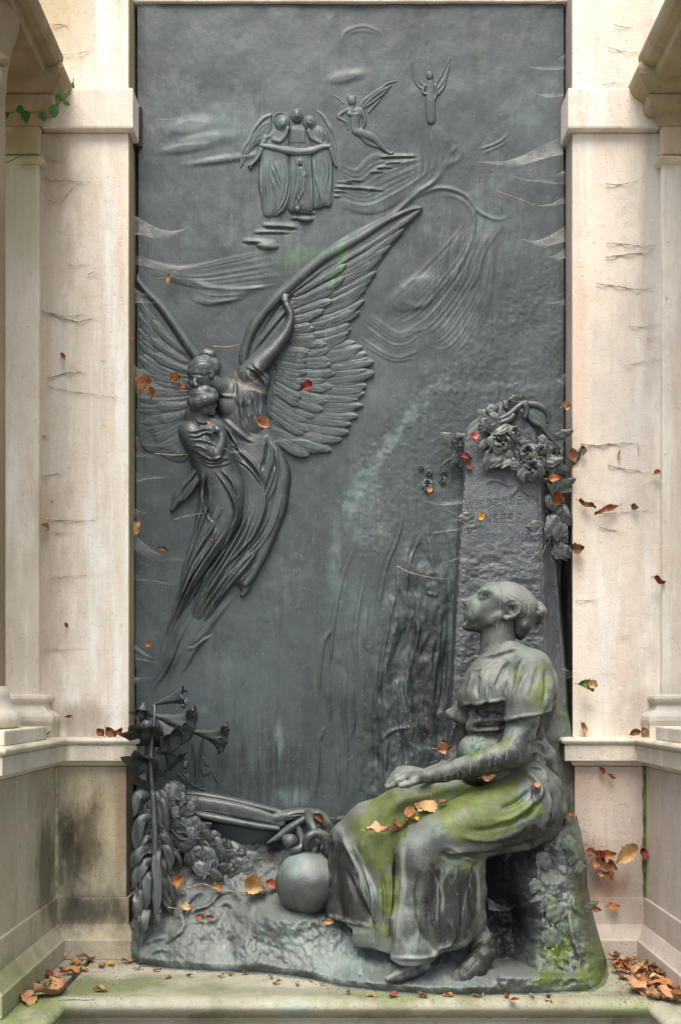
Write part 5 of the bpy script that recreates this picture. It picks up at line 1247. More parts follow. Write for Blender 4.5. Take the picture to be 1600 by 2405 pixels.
for i, (x, y, d, L, W, a, t) in enumerate(((800, 560, .125, 52, 34, 125, (.3, .1)), (830, 550, .125, 30, 22, 60, (.3, 0)), (930, 640, .125, 36, 22, 175, (.3, .2)), (700, 560, .12, 56, 28, 100, (.25, -.2)), (640, 330, .12, 60, 30, 20, (.3, .2)), (860, 350, .125, 50, 22, 150, (.5, .3)), (720, 290, .12, 44, 24, 60, (.3, .2)),
                                          (1120, 430, .11, 40, 22, 70, (.3, .1)), (1160, 480, .10, 44, 24, 40, (.3, .1)), (1200, 640, .10, 44, 22, 80, (.3, .1)), (950, 690, .125, 40, 20, 80, (.3, .1)), (870, 660, .125, 36, 20, 20, (.3, .1)),
                                          (1190, 1090, .085, 66, 48, 75, (.4, .1)), (1250, 1060, .075, 50, 40, 40, (.3, .2)), (1210, 1140, .085, 48, 40, 110, (.4, -.1)), (1180, 920, .09, 46, 26, 70, (.3, .1)), (1230, 1330, .075, 50, 40, 40, (.4, .1)), (1300, 1330, .065, 40, 34, 80, (.4, .1)), (1230, 1240, .075, 40, 30, 30, (.3, .1)),
                                          (560, 1075, .105, 44, 30, 160, (.3, .1)), (575, 1120, .105, 40, 30, 120, (.3, .1)), (1130, 1150, .108, 44, 26, 170, (.3, .1)), (1100, 1190, .108, 36, 24, 120, (.3, .1)), (590, 1240, .105, 30, 22, 150, (.3, .1)),
                                          (410, 440, .045, 40, 16, 195, (.2, .1)), (430, 560, .03, 40, 20, 110, (.2, .1)), (470, 620, .02, 34, 26, 60, (.2, .1)), (1280, 1000, .06, 50, 30, 70, (.3, .1)), (1290, 1180, .06, 44, 30, 90, (.3, 0)))):
    broad_leaf("rose_leaf", *cC5.p(x, y), d, L, W, a, PM, stele, tilt=t, seed=i, lobes=2 if i % 2 else 3, tint=(0, .08 + .1 * (i % 3), 0))
for i in range(64):
    r_ = random.Random(900 + i); t_ = r_.random()
    if i < 40:
        q = spline([(640, 330), (780, 400), (900, 500), (1020, 600), (1150, 600), (1270, 560)], 20); c_ = q[int(t_ * (len(q) - 1))]; x, y = c_[0] + r_.gauss(0, 50), c_[1] + r_.gauss(0, 60); d_ = .112 + r_.uniform(-.012, .014) - .025 * max(0, (x - 1120) / 160)
    elif i < 50:
        q = spline([(700, 300), (820, 260), (960, 180), (1080, 190), (1180, 270), (1230, 420)], 20); c_ = q[int(t_ * (len(q) - 1))]; x, y = c_[0] + r_.gauss(0, 24), c_[1] + r_.gauss(0, 30); d_ = .105 + r_.uniform(-.012, .012)
    else:
        x, y = r_.gauss(1230, 40), r_.uniform(700, 1350); d_ = .082 + r_.uniform(-.015, .010)
    broad_leaf("rose_leaf", *cC5.p(x, y), d_, r_.uniform(26, 48), r_.uniform(15, 28), r_.uniform(0, 360), PM, stele, tilt=(r_.uniform(.1, .6), r_.uniform(-.4, .4)), seed=i, lobes=r_.choice((2, 3)), cup=r_.uniform(.1, .5), tint=(0, r_.uniform(0, .3), r_.uniform(0, .3)))
V5 = lambda d, *p: [q + (d,) for q in cC5(*p)]
vine("rose_stem", V5(.045, (490, 450), (530, 380), (570, 330), (650, 290)), [6, 7, 6, 5], stele)
vine("rose_stem", V5(.115, (770, 300), (850, 265), (910, 215), (960, 175), (1010, 160)), [6, 8, 8, 7], stele)
vine("rose_stem", V5(.11, (1000, 170), (1080, 180), (1140, 210), (1180, 260), (1170, 330)), [7, 9, 9, 7, 4], stele)
vine("rose_stem", V5(.115, (985, 170), (1000, 230), (980, 290)), [9, 7, 5], stele)
vine("rose_stem", V5(.10, (1010, 270), (1060, 320), (1130, 360), (1190, 440), (1270, 540)), [7, 8, 8, 7, 5], stele)
vine("rose_stem", V5(.118, (900, 260), (860, 300), (800, 320), (740, 330)), [8, 8, 7, 5], stele)
vine("rose_stem", V5(.02, (440, 520), (420, 590), (360, 630), (290, 690)), [5, 4, 3, 2], stele)
vine("rose_stem", V5(.106, (1160, 1330), (1120, 1410), (1070, 1430), (1035, 1470)), [3.5, 3, 2.5, 1.5], stele)
vine("rose_stem", V5(.08, (1210, 1220), (1190, 1290), (1150, 1360)), [4, 4, 3], stele)
for i, (x, y, L, W, a) in enumerate(((1180, 560, 44, 34, 80), (1150, 700, 36, 26, 110), (1200, 790, 46, 40, 60), (1300, 480, 40, 34, 60), (1330, 540, 40, 36, 95), (1355, 610, 36, 30, 60), (1250, 830, 50, 44, 95), (1210, 960, 56, 46, 60), (1330, 830, 44, 34, 130), (1400, 850, 40, 20, 330), (1320, 1150, 60, 50, 80), (1260, 940, 40, 34, 20))):
    x, y = cC7.p(x, y)
    broad_leaf("ivy_leaf", x, y, .335 + .10 * np.clip((y - 2000) / 300, 0, 1) - .10 * np.clip((x - 1330) / 60, 0, 1), L, W, a, M['bronze_base'], base, tilt=(.3, .1), seed=60 + i, tint=(.30 if y > 2080 else .12, .35, 0))
# ------------------------------------------------------------------ the seated woman
woman = thing("seated_statue", "bronze statue of a seated woman in a mossy long skirt gazing upwards", "statue", tuple(at(1100, 2280, .36)))
SM = M['bronze_statue']
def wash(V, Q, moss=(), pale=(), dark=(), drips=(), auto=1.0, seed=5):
    """vertex paint: moss grows on the flat tops, rain washes what faces up, sheltered undersides stay black; dark outlines hold painted shade and stains"""
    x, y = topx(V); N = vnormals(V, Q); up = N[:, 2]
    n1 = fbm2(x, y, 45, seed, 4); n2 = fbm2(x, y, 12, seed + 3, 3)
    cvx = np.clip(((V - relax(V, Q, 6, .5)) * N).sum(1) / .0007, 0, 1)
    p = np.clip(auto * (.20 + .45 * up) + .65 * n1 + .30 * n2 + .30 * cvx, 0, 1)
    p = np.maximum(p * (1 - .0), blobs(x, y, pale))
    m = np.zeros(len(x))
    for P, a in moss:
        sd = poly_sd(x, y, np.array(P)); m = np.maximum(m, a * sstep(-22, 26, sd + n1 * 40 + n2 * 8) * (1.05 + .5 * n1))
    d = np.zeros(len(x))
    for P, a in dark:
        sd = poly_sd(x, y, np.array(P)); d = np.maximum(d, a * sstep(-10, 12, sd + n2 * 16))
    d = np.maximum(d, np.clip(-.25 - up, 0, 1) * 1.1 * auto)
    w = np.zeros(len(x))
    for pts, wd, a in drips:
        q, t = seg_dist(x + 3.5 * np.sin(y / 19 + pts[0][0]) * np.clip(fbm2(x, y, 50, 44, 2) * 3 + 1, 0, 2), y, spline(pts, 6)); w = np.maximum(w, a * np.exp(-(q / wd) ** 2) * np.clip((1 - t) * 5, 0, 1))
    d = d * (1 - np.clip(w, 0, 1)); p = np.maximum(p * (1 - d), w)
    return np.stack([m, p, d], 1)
H_, T_, S7 = cHD, cTO, cC7
dh = .27
# ---------------- body: head, neck, arm, hand, feet
B = Sculpt(at(870, 1345, .10)[[0]].tolist() + [-.56] + [at(900, 2330, .4)[2]], at(1330, 1340, .10)[[0]].tolist() + [-.10] + [at(1100, 1340, .2)[2]], .0031)
def hp(x, y, d, r): p = H_.p(x, y); return (p[0], p[1], d, r)
B.ell(*H_.p(870, 500), dh, 64, 47, 52, a=20, k=.006)
B.ell(*H_.p(640, 420), dh, 38, 34, 44, a=35, k=.012)                     # forehead
B.ell(*H_.p(520, 610), dh, 36, 44, 40, a=-48, k=.014)                    # cheeks and jaw
B.chain([hp(520, 560, dh, 30), hp(360, 700, dh, 24), hp(265, 810, dh, 13)], k=.010, ys=1.12)
B.chain([hp(240, 838, dh, 10.5), hp(235, 850, dh, 10.5)], k=.008, ys=1.2)   # chin
B.chain([hp(300, 850, dh, 10), hp(420, 850, dh + .012, 13), hp(600, 770, dh + .035, 12), hp(740, 690, dh + .042, 10)], k=.012)  # jaw line
B.chain([hp(440, 410, dh, 8), hp(330, 450, dh, 7), hp(245, 492, dh, 7.5), hp(215, 510, dh, 6)], k=.006)     # nose
B.ell(*H_.p(272, 540), dh + .012, 7, 6, 6, k=.004); B.ell(*H_.p(272, 540), dh - .012, 7, 6, 6, k=.004)
B.ell(*H_.p(240, 548), dh + .011, 4, 2.4, 4, a=-20, k=.002, neg=True)
B.ell(*H_.p(242, 662), dh, 9, 5.2, 15, a=10, k=.004); B.ell(*H_.p(238, 735), dh, 8, 5.2, 13, a=-10, k=.004)
B.chain([hp(186, 700, dh, 1.3), hp(232, 697, dh + .014, 1.2), hp(290, 688, dh + .026, .9)], k=.002, neg=True)
B.chain([hp(292, 610, dh, 10), hp(280, 690, dh, 9.5), hp(285, 770, dh, 10)], k=.008, ys=1.6)
B.ell(*H_.p(192, 786), dh, 5, 2.4, 14, a=-40, k=.006, neg=True)
B.ell(*H_.p(500, 385), dh + .054, 17, 9, 11, a=-15, k=.012, neg=True)      # eye hollow
B.ell(*H_.p(505, 390), dh + .038, 12, 7.5, 10, a=-15, k=.004)
B.chain([hp(450, 405, dh + .046, 2.2), hp(500, 365, dh + .050, 2.6), hp(590, 392, dh + .048, 2.4)], k=.003)  # upper lid
B.chain([hp(430, 330, dh + .040, 4), hp(520, 300, dh + .048, 5), hp(620, 330, dh + .046, 4)], k=.008)        # brow
B.ell(*H_.p(450, 600), dh + .026, 30, 26, 20, a=-40, k=.02)
# neck and upper chest
B.chain([hp(760, 740, dh - .005, 36), hp(715, 960, dh - .003, 37), hp(720, 1150, dh, 38), hp(740, 1330, dh, 46), hp(800, 1500, dh, 66)], k=.016)
B.chain([hp(640, 860, dh + .020, 12), hp(650, 1050, dh + .026, 9), hp(560, 1290, dh + .014, 7)], k=.012)
# ear
de = dh + .0515
B.chain([hp(845, 640, de - .004, 4), hp(885, 560, de, 4.0), hp(945, 508, de + .005, 4.4), hp(1020, 515, de + .006, 4.4), hp(1045, 580, de + .006, 4.2), hp(1030, 650, de + .005, 4.4), hp(960, 705, de + .003, 4.6), hp(860, 735, de - .002, 6.5), hp(800, 720, de - .008, 5.5)], k=.003)
B.ell(*H_.p(945, 620), de - .004, 13, 17, 6, a=-25, k=.004); B.ell(*H_.p(925, 600), de + .004, 7, 11, 5, a=-35, k=.003, neg=True)
B.chain([hp(975, 545, de + .003, 3), hp(985, 610, de + .003, 3.2), hp(930, 668, de + .002, 3)], k=.003)
# near arm and hand
def tp(x, y, d, r): p = T_.p(x, y); return (p[0], p[1], d, r)
B.chain([tp(1240, 330, .37, 34), tp(1215, 450, .385, 36), tp(1192, 560, .40, 35), tp(1165, 650, .415, 34), tp(1120, 700, .425, 33), tp(1000, 730, .425, 31), tp(880, 765, .42, 28), tp(760, 800, .415, 23.5), tp(640, 835, .41, 19), tp(540, 858, .405, 17.5)], k=.012)
B.ell(*T_.p(1185, 700), .425, 30, 26, 30, k=.015)
B.ell(*T_.p(420, 850), .405, 38, 20, 20, a=2, k=.012); B.ell(*T_.p(350, 845), .40, 26, 20, 24, a=-20, k=.010)
for i, (dz, x0, y0, x1, y1, x2, y2) in enumerate(((.030, 330, 880, 270, 915, 218, 938), (.012, 325, 850, 258, 888, 212, 926), (-.006, 328, 825, 262, 862, 222, 900), (-.022, 335, 805, 278, 838, 245, 872))):
    B.chain([tp(x0, y0, .402 + dz, 9), tp((x0 + x1) / 2 - 6, (y0 + y1) / 2 - 6, .404 + dz, 8.2), tp(x1, y1, .402 + dz, 7.6), tp(x2, y2, .398 + dz, 5.6)], k=.0035)
B.chain([tp(430, 890, .425, 10), tp(370, 915, .438, 8.5), tp(318, 925, .440, 6.5)], k=.004)      # thumb along the palm's side
# far arm
B.chain([tp(960, 260, .22, 24), tp(800, 430, .19, 20), tp(765, 560, .18, 19), tp(720, 680, .18, 18), tp(640, 790, .24, 15), tp(480, 850, .33, 14)], k=.01)
# the body goes on, unseen, under the dress
B.chain([hp(800, 1500, dh, 60), (1200, 1700, .25, 50), (1215, 1830, .28, 50), (1225, 1885, .32, 46), (1000, 1990, .42, 30), (985, 2235, .40, 20)], k=.01); B.chain([(1215, 1870, .29, 46), (1080, 1960, .35, 30), (1090, 2060, .35, 26), (1128, 2210, .365, 22)], k=.01); B.chain([hp(760, 1400, dh, 40), (1240, 1580, .34, 36), tp(1240, 330, .37, 32)], k=.01)
# bare ankles
B.chain([(985, 2235, .40, 24), (975, 2275, .42, 20)], k=.01); B.chain([(1130, 2200, .36, 24), (1128, 2262, .38, 24)], k=.01)
V, Q = B.mesh(); V = relax(V, Q, 1, .5)
V = carve(V, Q, [(H_((455, 400), (505, 380), (585, 402)), 2.0, -1.6), (H_((440, 420), (500, 428), (570, 412)), 2, 1.0), (H_((300, 600), (330, 680), (300, 740)), 3, -1.4), (H_((640, 200), (650, 420), (640, 640)), 1.6, .6), (H_((700, 190), (735, 330), (740, 520)), 1.6, -.8),
                 (T_((360, 800), (300, 850), (240, 900)), 2.2, 1.2), (T_((480, 820), (400, 815), (350, 830)), 5, 1.6), (T_((540, 880), (420, 880), (340, 900)), 4, -1.5)])
drip = [(H_((745, 300), (745, 560), (735, 760), (742, 1000)), 1.6, .9), (H_((600, 1000), (590, 1280)), 1.3, .7)] + [(T_((x, y), (x - 4, y + h)), 1.4, .75) for x, y, h in ((1090, 640, 110), (1010, 670, 110), (965, 690, 120), (885, 720, 120), (825, 760, 90), (740, 820, 70), (650, 850, 50), (690, 840, 55))]
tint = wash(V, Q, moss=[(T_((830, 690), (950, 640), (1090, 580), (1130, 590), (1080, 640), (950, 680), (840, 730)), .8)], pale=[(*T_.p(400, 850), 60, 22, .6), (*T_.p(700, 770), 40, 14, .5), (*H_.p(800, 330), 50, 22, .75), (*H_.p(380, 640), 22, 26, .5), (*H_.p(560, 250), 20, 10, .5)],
            dark=[(T_((1280, 640), (1210, 760), (1050, 810), (900, 860), (700, 890), (540, 900), (530, 860), (640, 855), (800, 780), (950, 710), (1130, 650), (1150, 560), (1290, 480)), .75), (H_((170, 860), (400, 830), (640, 830), (760, 750), (900, 760), (850, 860), (600, 900), (400, 1000), (250, 950)), .6), (H_((430, 380), (470, 330), (600, 350), (620, 410), (470, 420)), .6), (H_((880, 560), (960, 510), (1020, 560), (960, 640), (850, 650)), .55), (H_((200, 520), (330, 520), (320, 560), (220, 570)), .6), (H_((420, 1000), (500, 1000), (540, 1280), (480, 1300)), .35), (T_((660, 500), (800, 470), (770, 640), (640, 760), (600, 760)), .7)], drips=drip, auto=1.05, seed=5)  # dark outlines paint shade under forearm and jaw, in eye and ear
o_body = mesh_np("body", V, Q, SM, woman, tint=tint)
# ---------------- hair with a bun
Hs = Sculpt(at(1130, 1350, .12).tolist()[:1] + [-.40] + [at(1150, 1530, .2)[2]], at(1305, 1350, .12).tolist()[:1] + [-.12] + [at(1150, 1345, .2)[2]], .0028)
Hs.ell(*H_.p(885, 505), dh, 66.5, 50, 55, a=20, k=.006)
Hs.ell(*H_.p(1120, 620), dh, 30, 40, 44, a=10, k=.012)
Hs.chain([hp(1180, 700, dh + .012, 22), hp(1110, 830, dh + .014, 20), hp(1070, 930, dh + .006, 16), hp(1060, 1010, dh, 9)], k=.010, ys=1.3)
Hs.plane(at(*H_.p(700, 330), dh), (-.97, 0, -.16), k=.004)
Hs.plane(at(*H_.p(830, 700), dh), (-.52, 0, -.86), k=.004) if False else None
Hs.ell(*H_.p(790, 760), dh + .05, 26, 26, 60, k=.006, neg=True); Hs.ell(*H_.p(760, 640), dh + .06, 10, 22, 20, k=.006, neg=True)
Hs.ell(*H_.p(930, 620), dh + .060, 20, 22, 16, k=.004, neg=True)
Hs.chain([hp(1330, 560, dh, 14), hp(1350, 640, dh, 17), hp(1335, 740, dh, 14)], k=.006, ys=1.6)
V, Q = Hs.mesh(); V = relax(V, Q, 1, .5)
cv = []
for i in range(11):
    f = i / 10
    cv.append((H_((740 + 60 * f, 200 + 130 * f), (950 + 10 * f, 230 + 180 * f), (1140 - 10 * f, 330 + 200 * f), (1270 - 40 * f, 560 + 100 * f)), 2.2, 1.5 if i % 2 else -1.5))
cv += [(H_((1110, 480), (1125, 600), (1110, 720)), 2.6, 2), (H_((1150, 520), (1160, 680), (1150, 760)), 2.4, -2), (H_((1190, 480), (1195, 640), (1190, 740)), 2.4, 1.6), (H_((1130, 780), (1110, 880), (1080, 960)), 2.6, 2), (H_((1220, 760), (1180, 880), (1110, 980)), 2.6, -2), (H_((1290, 600), (1340, 620), (1380, 600)), 2.5, -2), (H_((1290, 700), (1340, 680), (1400, 700)), 2.5, 2), (H_((705, 190), (725, 320), (735, 470)), 2, 1.5)]
V = carve(V, Q, cv)
mesh_np("hair", V, Q, SM, woman, tint=wash(V, Q, pale=[(*H_.p(850, 320), 50, 26, .7), (*H_.p(1350, 540), 10, 12, .6)], dark=[(H_((1290, 640), (1420, 640), (1380, 820), (1280, 840), (1180, 1020), (1040, 1020), (1080, 860), (1240, 760)), .7), (H_((1080, 470), (1130, 470), (1120, 730), (1080, 760)), .3)], drips=[(H_((1110, 480), (1105, 700)), 1.5, .7), (H_((1160, 500), (1180, 740)), 1.5, .7), (H_((1230, 420), (1225, 650)), 1.5, .6)], seed=9))
# ---------------- blouse
Bl = Sculpt(at(1030, 1350, .08).tolist()[:1] + [-.50] + [at(1150, 1850, .2)[2]], at(1345, 1350, .08).tolist()[:1] + [-.08] + [at(1150, 1510, .2)[2]], .0033)
P6 = cC6
Bl.chain([tp(1030, 70, .272, 54), tp(1000, 200, .278, 70), tp(985, 290, .28, 76), tp(990, 360, .28, 76)], k=.018, ys=1.25)
Bl.ell(*T_.p(1180, 200), .265, 92, 92, 100, k=.02)
Bl.chain([hp(770, 1335, dh, 42), hp(880, 1440, dh + .01, 50)], k=.02, ys=1.3)
Bl.chain([(1200, 1540, .30, 34), (1245, 1572, .345, 44), (1252, 1612, .365, 50)], k=.02)
Bl.hem([(1040, 1652), (1068, 1657), (1082, 1664), (1100, 1653), (1116, 1656), (1132, 1647), (1150, 1651), (1168, 1643), (1184, 1649), (1200, 1650), (1230, 1690), (1345, 1690)], .30, k=.004)
# the waist below the overhanging bodice
Bl.chain([(1190, 1660, .268, 82), (1196, 1705, .262, 77), (1196, 1745, .255, 76), (1192, 1800, .27, 92)], k=.012, ys=1.2)
Bl.chain([(1262, 1600, .24, 46), (1265, 1670, .235, 42), (1246, 1720, .24, 40)], k=.02)
Bl.chain([tp(930, 600, .295, 34), tp(880, 680, .305, 42), tp(900, 780, .31, 50)], k=.02, ys=1.3)
Bl.chain([tp(860, 400, .325, 14), tp(890, 440, .335, 15), tp(860, 480, .33, 14)], k=.016)
Bl.chain([tp(845, 500, .325, 14), tp(930, 490, .335, 16), tp(1040, 490, .335, 16), tp(1100, 490, .33, 14)], k=.018)
# peplum at the back
Bl.chain([tp(1330, 600, .30, 18), tp(1400, 700, .29, 18), tp(1440, 850, .27, 15)], k=.012)
# sleeve: flared, cut at its hem, open underneath
Bl.chain([(1250, 1575, .355, 46), (1243, 1640, .385, 52), (1236, 1700, .395, 56)], k=.014)
Bl.chain([(1238, 1680, .388, 40), (1233, 1720, .395, 44)], k=.003, neg=True)
x, y, z = np.meshgrid(*Bl.ax, indexing='ij', sparse=True)
hA, hB = at(*T_.p(1075, 458), .40), at(*T_.p(1395, 388), .40)
zl_ = hA[2] + (hB[2] - hA[2]) * (x - hA[0]) / (hB[0] - hA[0])
Bl.F = np.where((y < -.355) & (x > at(1182, 0, .4)[0] + (z - hA[2]) * .22) & (x < at(1300, 0, .4)[0]), smax(Bl.F, (zl_ - z + 0 * y).astype(np.float32), .003), Bl.F)
# far sleeve
Bl.chain([tp(850, 250, .19, 22), tp(790, 370, .18, 24)], k=.012); Bl.chain([tp(662, 385, .18, 4), tp(720, 415, .20, 9), tp(790, 445, .23, 11), tp(840, 462, .26, 8)], k=.012); Bl.chain([tp(700, 392, .18, 8), tp(745, 395, .185, 16), tp(800, 400, .20, 22), tp(830, 330, .20, 26)], k=.02)
V, Q = Bl.mesh(); V = relax(V, Q, 1, .5)
cv = []
for q, w, a in ((((1120, 10), (1060, 90), (1010, 210)), 5, -5), (((1200, 0), (1150, 80), (1130, 190), (1110, 270)), 4, -5.5), (((1010, 100), (960, 190), (950, 290)), 4, 3), (((900, 120), (880, 200), (890, 290)), 4, -4), (((850, 80), (830, 170), (800, 280)), 4, 3), (((940, 60), (900, 140)), 5, 4), (((1060, 60), (1000, 180), (1010, 280)), 4, 3), (((760, 320), (830, 330), (890, 325), (1000, 305), (1110, 290)), 4, 4), (((1100, 120), (1080, 210), (1090, 280)), 4, 3.5), (((850, 70), (920, 72), (990, 30), (1060, -10)), 4, 3),
                (((1240, -10), (1200, 60), (1160, 160)), 6, 3), (((1380, 60), (1390, 200), (1370, 330)), 5, -4), (((1330, 40), (1300, 160), (1260, 290)), 6, -3), (((1250, 80), (1190, 220), (1130, 380)), 5, 3), (((1080, 445), (1200, 420), (1310, 405), (1390, 385)), 4, 3), (((1420, 100), (1430, 260), (1400, 420)), 5, 3), (((1470, 140), (1460, 300), (1430, 420), (1380, 560)), 5, 3.5), (((1440, 180), (1420, 330), (1340, 470)), 5, -4), (((1290, 600), (1330, 590), (1370, 610)), 4, -4), (((1240, 700), (1310, 680), (1400, 740)), 5, 4), (((1270, 760), (1360, 790), (1430, 870)), 5, -5), (((1300, 560), (1370, 640), (1400, 780)), 5, 4),
                (((830, 430), (900, 400), (1000, 400), (1090, 420)), 5, -5), (((840, 500), (940, 500), (1060, 490)), 4, -5), (((860, 590), (900, 610), (930, 590)), 3, -4), (((850, 560), (870, 600), (840, 650)), 4, 4), (((930, 560), (900, 620), (860, 680)), 4, 3)):
    cv.append((T_(*q), w, a))
cv = [(q[0], q[1] * .9, q[2] * 1.3) for q in cv] + [(P6((735, 556), (800, 548), (880, 520), (985, 494)), 3.5, 4.5), (P6((735, 572), (800, 566), (880, 540), (975, 512)), 3, -3), (T_((820, 470), (930, 450), (1100, 440)), 4, 5), (T_((820, 520), (950, 515), (1080, 510)), 4, 5), (T_((850, 380), (900, 430), (880, 480)), 4, 6)]
V = carve(V, Q, cv)
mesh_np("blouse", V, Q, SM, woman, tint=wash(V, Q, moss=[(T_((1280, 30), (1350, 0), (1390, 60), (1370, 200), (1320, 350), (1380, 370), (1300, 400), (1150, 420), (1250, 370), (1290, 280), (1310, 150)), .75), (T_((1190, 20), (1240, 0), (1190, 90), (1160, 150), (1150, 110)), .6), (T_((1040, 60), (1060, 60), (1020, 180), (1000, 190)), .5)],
    pale=[(*T_.p(1000, 120), 66, 40, .62), (*T_.p(1170, 240), 30, 50, .55), (*T_.p(1370, 250), 14, 60, .6), (*T_.p(980, 20), 50, 26, .6)], dark=[(T_((760, 345), (900, 320), (1110, 295), (1100, 420), (1070, 560), (900, 550), (810, 560), (820, 420)), .5), (T_((1170, 130), (1230, 100), (1220, 180), (1160, 190)), .55), (T_((1060, 230), (1110, 200), (1100, 280), (1040, 290)), .5), (T_((1330, 440), (1400, 420), (1400, 560), (1300, 560)), .7), (T_((650, 380), (830, 470), (800, 300), (760, 250)), .4)], seed=15))  # first dark outline paints the shade of the hollow under the bodice
# ---------------- skirt
Sk = Sculpt(at(735, 1350, .30).tolist()[:1] + [-.56] + [at(900, 2275, .45)[2]], at(1335, 1350, .15).tolist()[:1] + [-.08] + [at(1150, 1770, .2)[2]], .0038)
def sp_(x, y, d, r): p = S7.p(x, y); return (p[0], p[1], d, r)
# near leg
Sk.chain([sp_(1090, 300, .34, 84), sp_(930, 370, .38, 72), sp_(780, 420, .41, 62), sp_(640, 480, .425, 55), sp_(545, 560, .43, 54)], k=.02)
Sk.chain([sp_(535, 570, .43, 50), sp_(505, 760, .435, 38), sp_(490, 920, .445, 40), sp_(500, 1140, .455, 52)], k=.024)
Sk.chain([sp_(690, 640, .40, 66), sp_(690, 880, .40, 64), sp_(680, 1120, .41, 62)], k=.024)
Sk.chain([sp_(820, 600, .385, 30), sp_(826, 760, .38, 26), sp_(828, 900, .38, 24), sp_(815, 1020, .385, 26)], k=.022)
Sk.chain([sp_(560, 1120, .43, 40), sp_(690, 1080, .40, 30), sp_(790, 1040, .38, 26)], k=.02)
# far leg: seen edge-on it falls in a broad flat sheet
Sk.chain([sp_(170, 475, .26, 40), sp_(280, 410, .27, 50), sp_(450, 350, .28, 56), sp_(700, 310, .28, 62), sp_(900, 300, .28, 66)], k=.02)
Sk.chain([sp_(150, 520, .25, 36), sp_(140, 720, .255, 36), sp_(135, 990, .27, 42)], k=.02)
Sk.chain([sp_(230, 560, .29, 52), sp_(260, 760, .31, 52), sp_(280, 1000, .33, 50)], k=.02)
Sk.chain([sp_(360, 600, .34, 44), sp_(380, 800, .35, 44), sp_(390, 1040, .36, 46)], k=.02)
# lap between the knees
Sk.chain([sp_(330, 520, .32, 56), sp_(520, 430, .35, 58), sp_(760, 340, .35, 62)], k=.02)
# hips, waist and the bunched cloth behind
Sk.ell(*S7.p(1060, 270), .29, 86, 76, 90, a=-10, k=.02)
Sk.chain([sp_(1130, 130, .33, 30), sp_(1200, 220, .31, 34), sp_(1225, 330, .29, 34), sp_(1190, 440, .29, 30), sp_(1080, 500, .32, 26)], k=.016)
Sk.chain([sp_(700, 545, .40, 18), sp_(900, 530, .385, 20), sp_(1080, 505, .35, 22)], k=.014)
hem = [S7.p(*q) for q in ((30, 885), (50, 890), (120, 905), (200, 930), (300, 955), (360, 990), (376, 1098), (440, 1116), (500, 1118), (610, 1108), (660, 1062), (780, 1040), (850, 1002), (930, 960), (1100, 960))]
xx, yy, zz_ = np.meshgrid(*Sk.ax, indexing='ij', sparse=True)
def hem_at(pts, d):
    P = np.array([at(p[0], p[1], d) for p in pts]); return np.interp(xx[:, :, 0] if xx.ndim == 3 else xx, P[:, 0], P[:, 2])[..., None]
hz = np.where(yy > -.36, hem_at(hem[:5] + [S7.p(420, 1010), S7.p(700, 1050), S7.p(900, 1000)], .29), hem_at([S7.p(300, 1085)] + hem[6:], .44))
Sk.F = smax(Sk.F, (hz - zz_).astype(np.float32), .004)
# cut the outer left face straight and hollow the hem a little
V, Q = Sk.mesh(); V = relax(V, Q, 2, .5)
cv = []
for q, w, a in ((((120, 420), (180, 560), (250, 720), (290, 880)), 7, 4), (((160, 640), (220, 780), (290, 900), (330, 940)), 6, -6), (((250, 620), (300, 760), (310, 900), (330, 970)), 6, 7), (((340, 640), (360, 800), (350, 960)), 6, -7), (((390, 620), (400, 800), (380, 1000)), 6, 6), (((425, 560), (420, 760), (385, 1040)), 8, -9), (((450, 520), (455, 720), (430, 940), (420, 1090)), 7, 4),
                (((540, 650), (530, 800), (560, 960), (620, 1080)), 8, -9), (((600, 640), (600, 800), (620, 980)), 6, 3), (((520, 700), (540, 860), (520, 1090)), 7, 4), (((860, 560), (830, 640), (815, 760), (830, 900)), 7, -7), (((760, 570), (820, 600), (860, 590)), 6, 6), (((640, 560), (720, 580), (800, 560), (890, 555)), 7, -8), (((660, 520), (760, 545), (900, 535), (1040, 530)), 6, 5), (((690, 590), (700, 560), (760, 550)), 6, 5),
                (((740, 470), (860, 490), (1000, 470), (1120, 400)), 8, 5), (((780, 440), (900, 440), (1020, 400), (1130, 310)), 8, -5), (((960, 330), (1040, 300), (1120, 230)), 8, -6), (((920, 400), (1040, 370), (1150, 280), (1190, 200)), 7, 6), (((1000, 420), (1120, 350), (1190, 260)), 6, -6), (((1060, 130), (1130, 170), (1170, 240), (1150, 330)), 7, 6), (((1130, 200), (1140, 300), (1090, 400)), 7, -7), (((1190, 200), (1215, 320), (1170, 440), (1080, 500)), 7, 5), (((1230, 240), (1240, 330), (1200, 430)), 5, -5), (((1100, 110), (1170, 130), (1210, 190)), 6, 6),
                (((700, 540), (900, 520), (1080, 490), (1180, 440)), 8, 4), (((420, 460), (480, 400), (560, 350)), 10, -5), (((560, 330), (700, 260), (820, 200)), 10, -7), (((240, 560), (260, 480), (330, 440)), 9, 4), (((80, 430), (110, 560), (90, 760), (60, 880)), 6, 3), (((380, 1095), (500, 1108), (610, 1098), (660, 1052), (790, 1030)), 5, 4), (((50, 880), (180, 915), (300, 945)), 5, 4), (((700, 900), (720, 1000), (660, 1070)), 8, 5), (((760, 700), (770, 880), (750, 1020)), 7, -4)):
    cv.append((S7(*q), w, a))
cv = [(q[0], q[1] * .8, q[2] * 1.35) for q in cv]
V = carve(V, Q, cv)
lap = S7((110, 390), (200, 330), (300, 270), (420, 225), (560, 220), (700, 215), (860, 180), (1040, 130), (1110, 150), (1050, 230), (960, 330), (1010, 350), (1130, 270), (1190, 230), (1170, 320), (1000, 430), (860, 520), (760, 500), (700, 430), (620, 400), (560, 380), (470, 440), (420, 520), (430, 640), (400, 840), (350, 860), (330, 680), (250, 620), (230, 520), (160, 420))
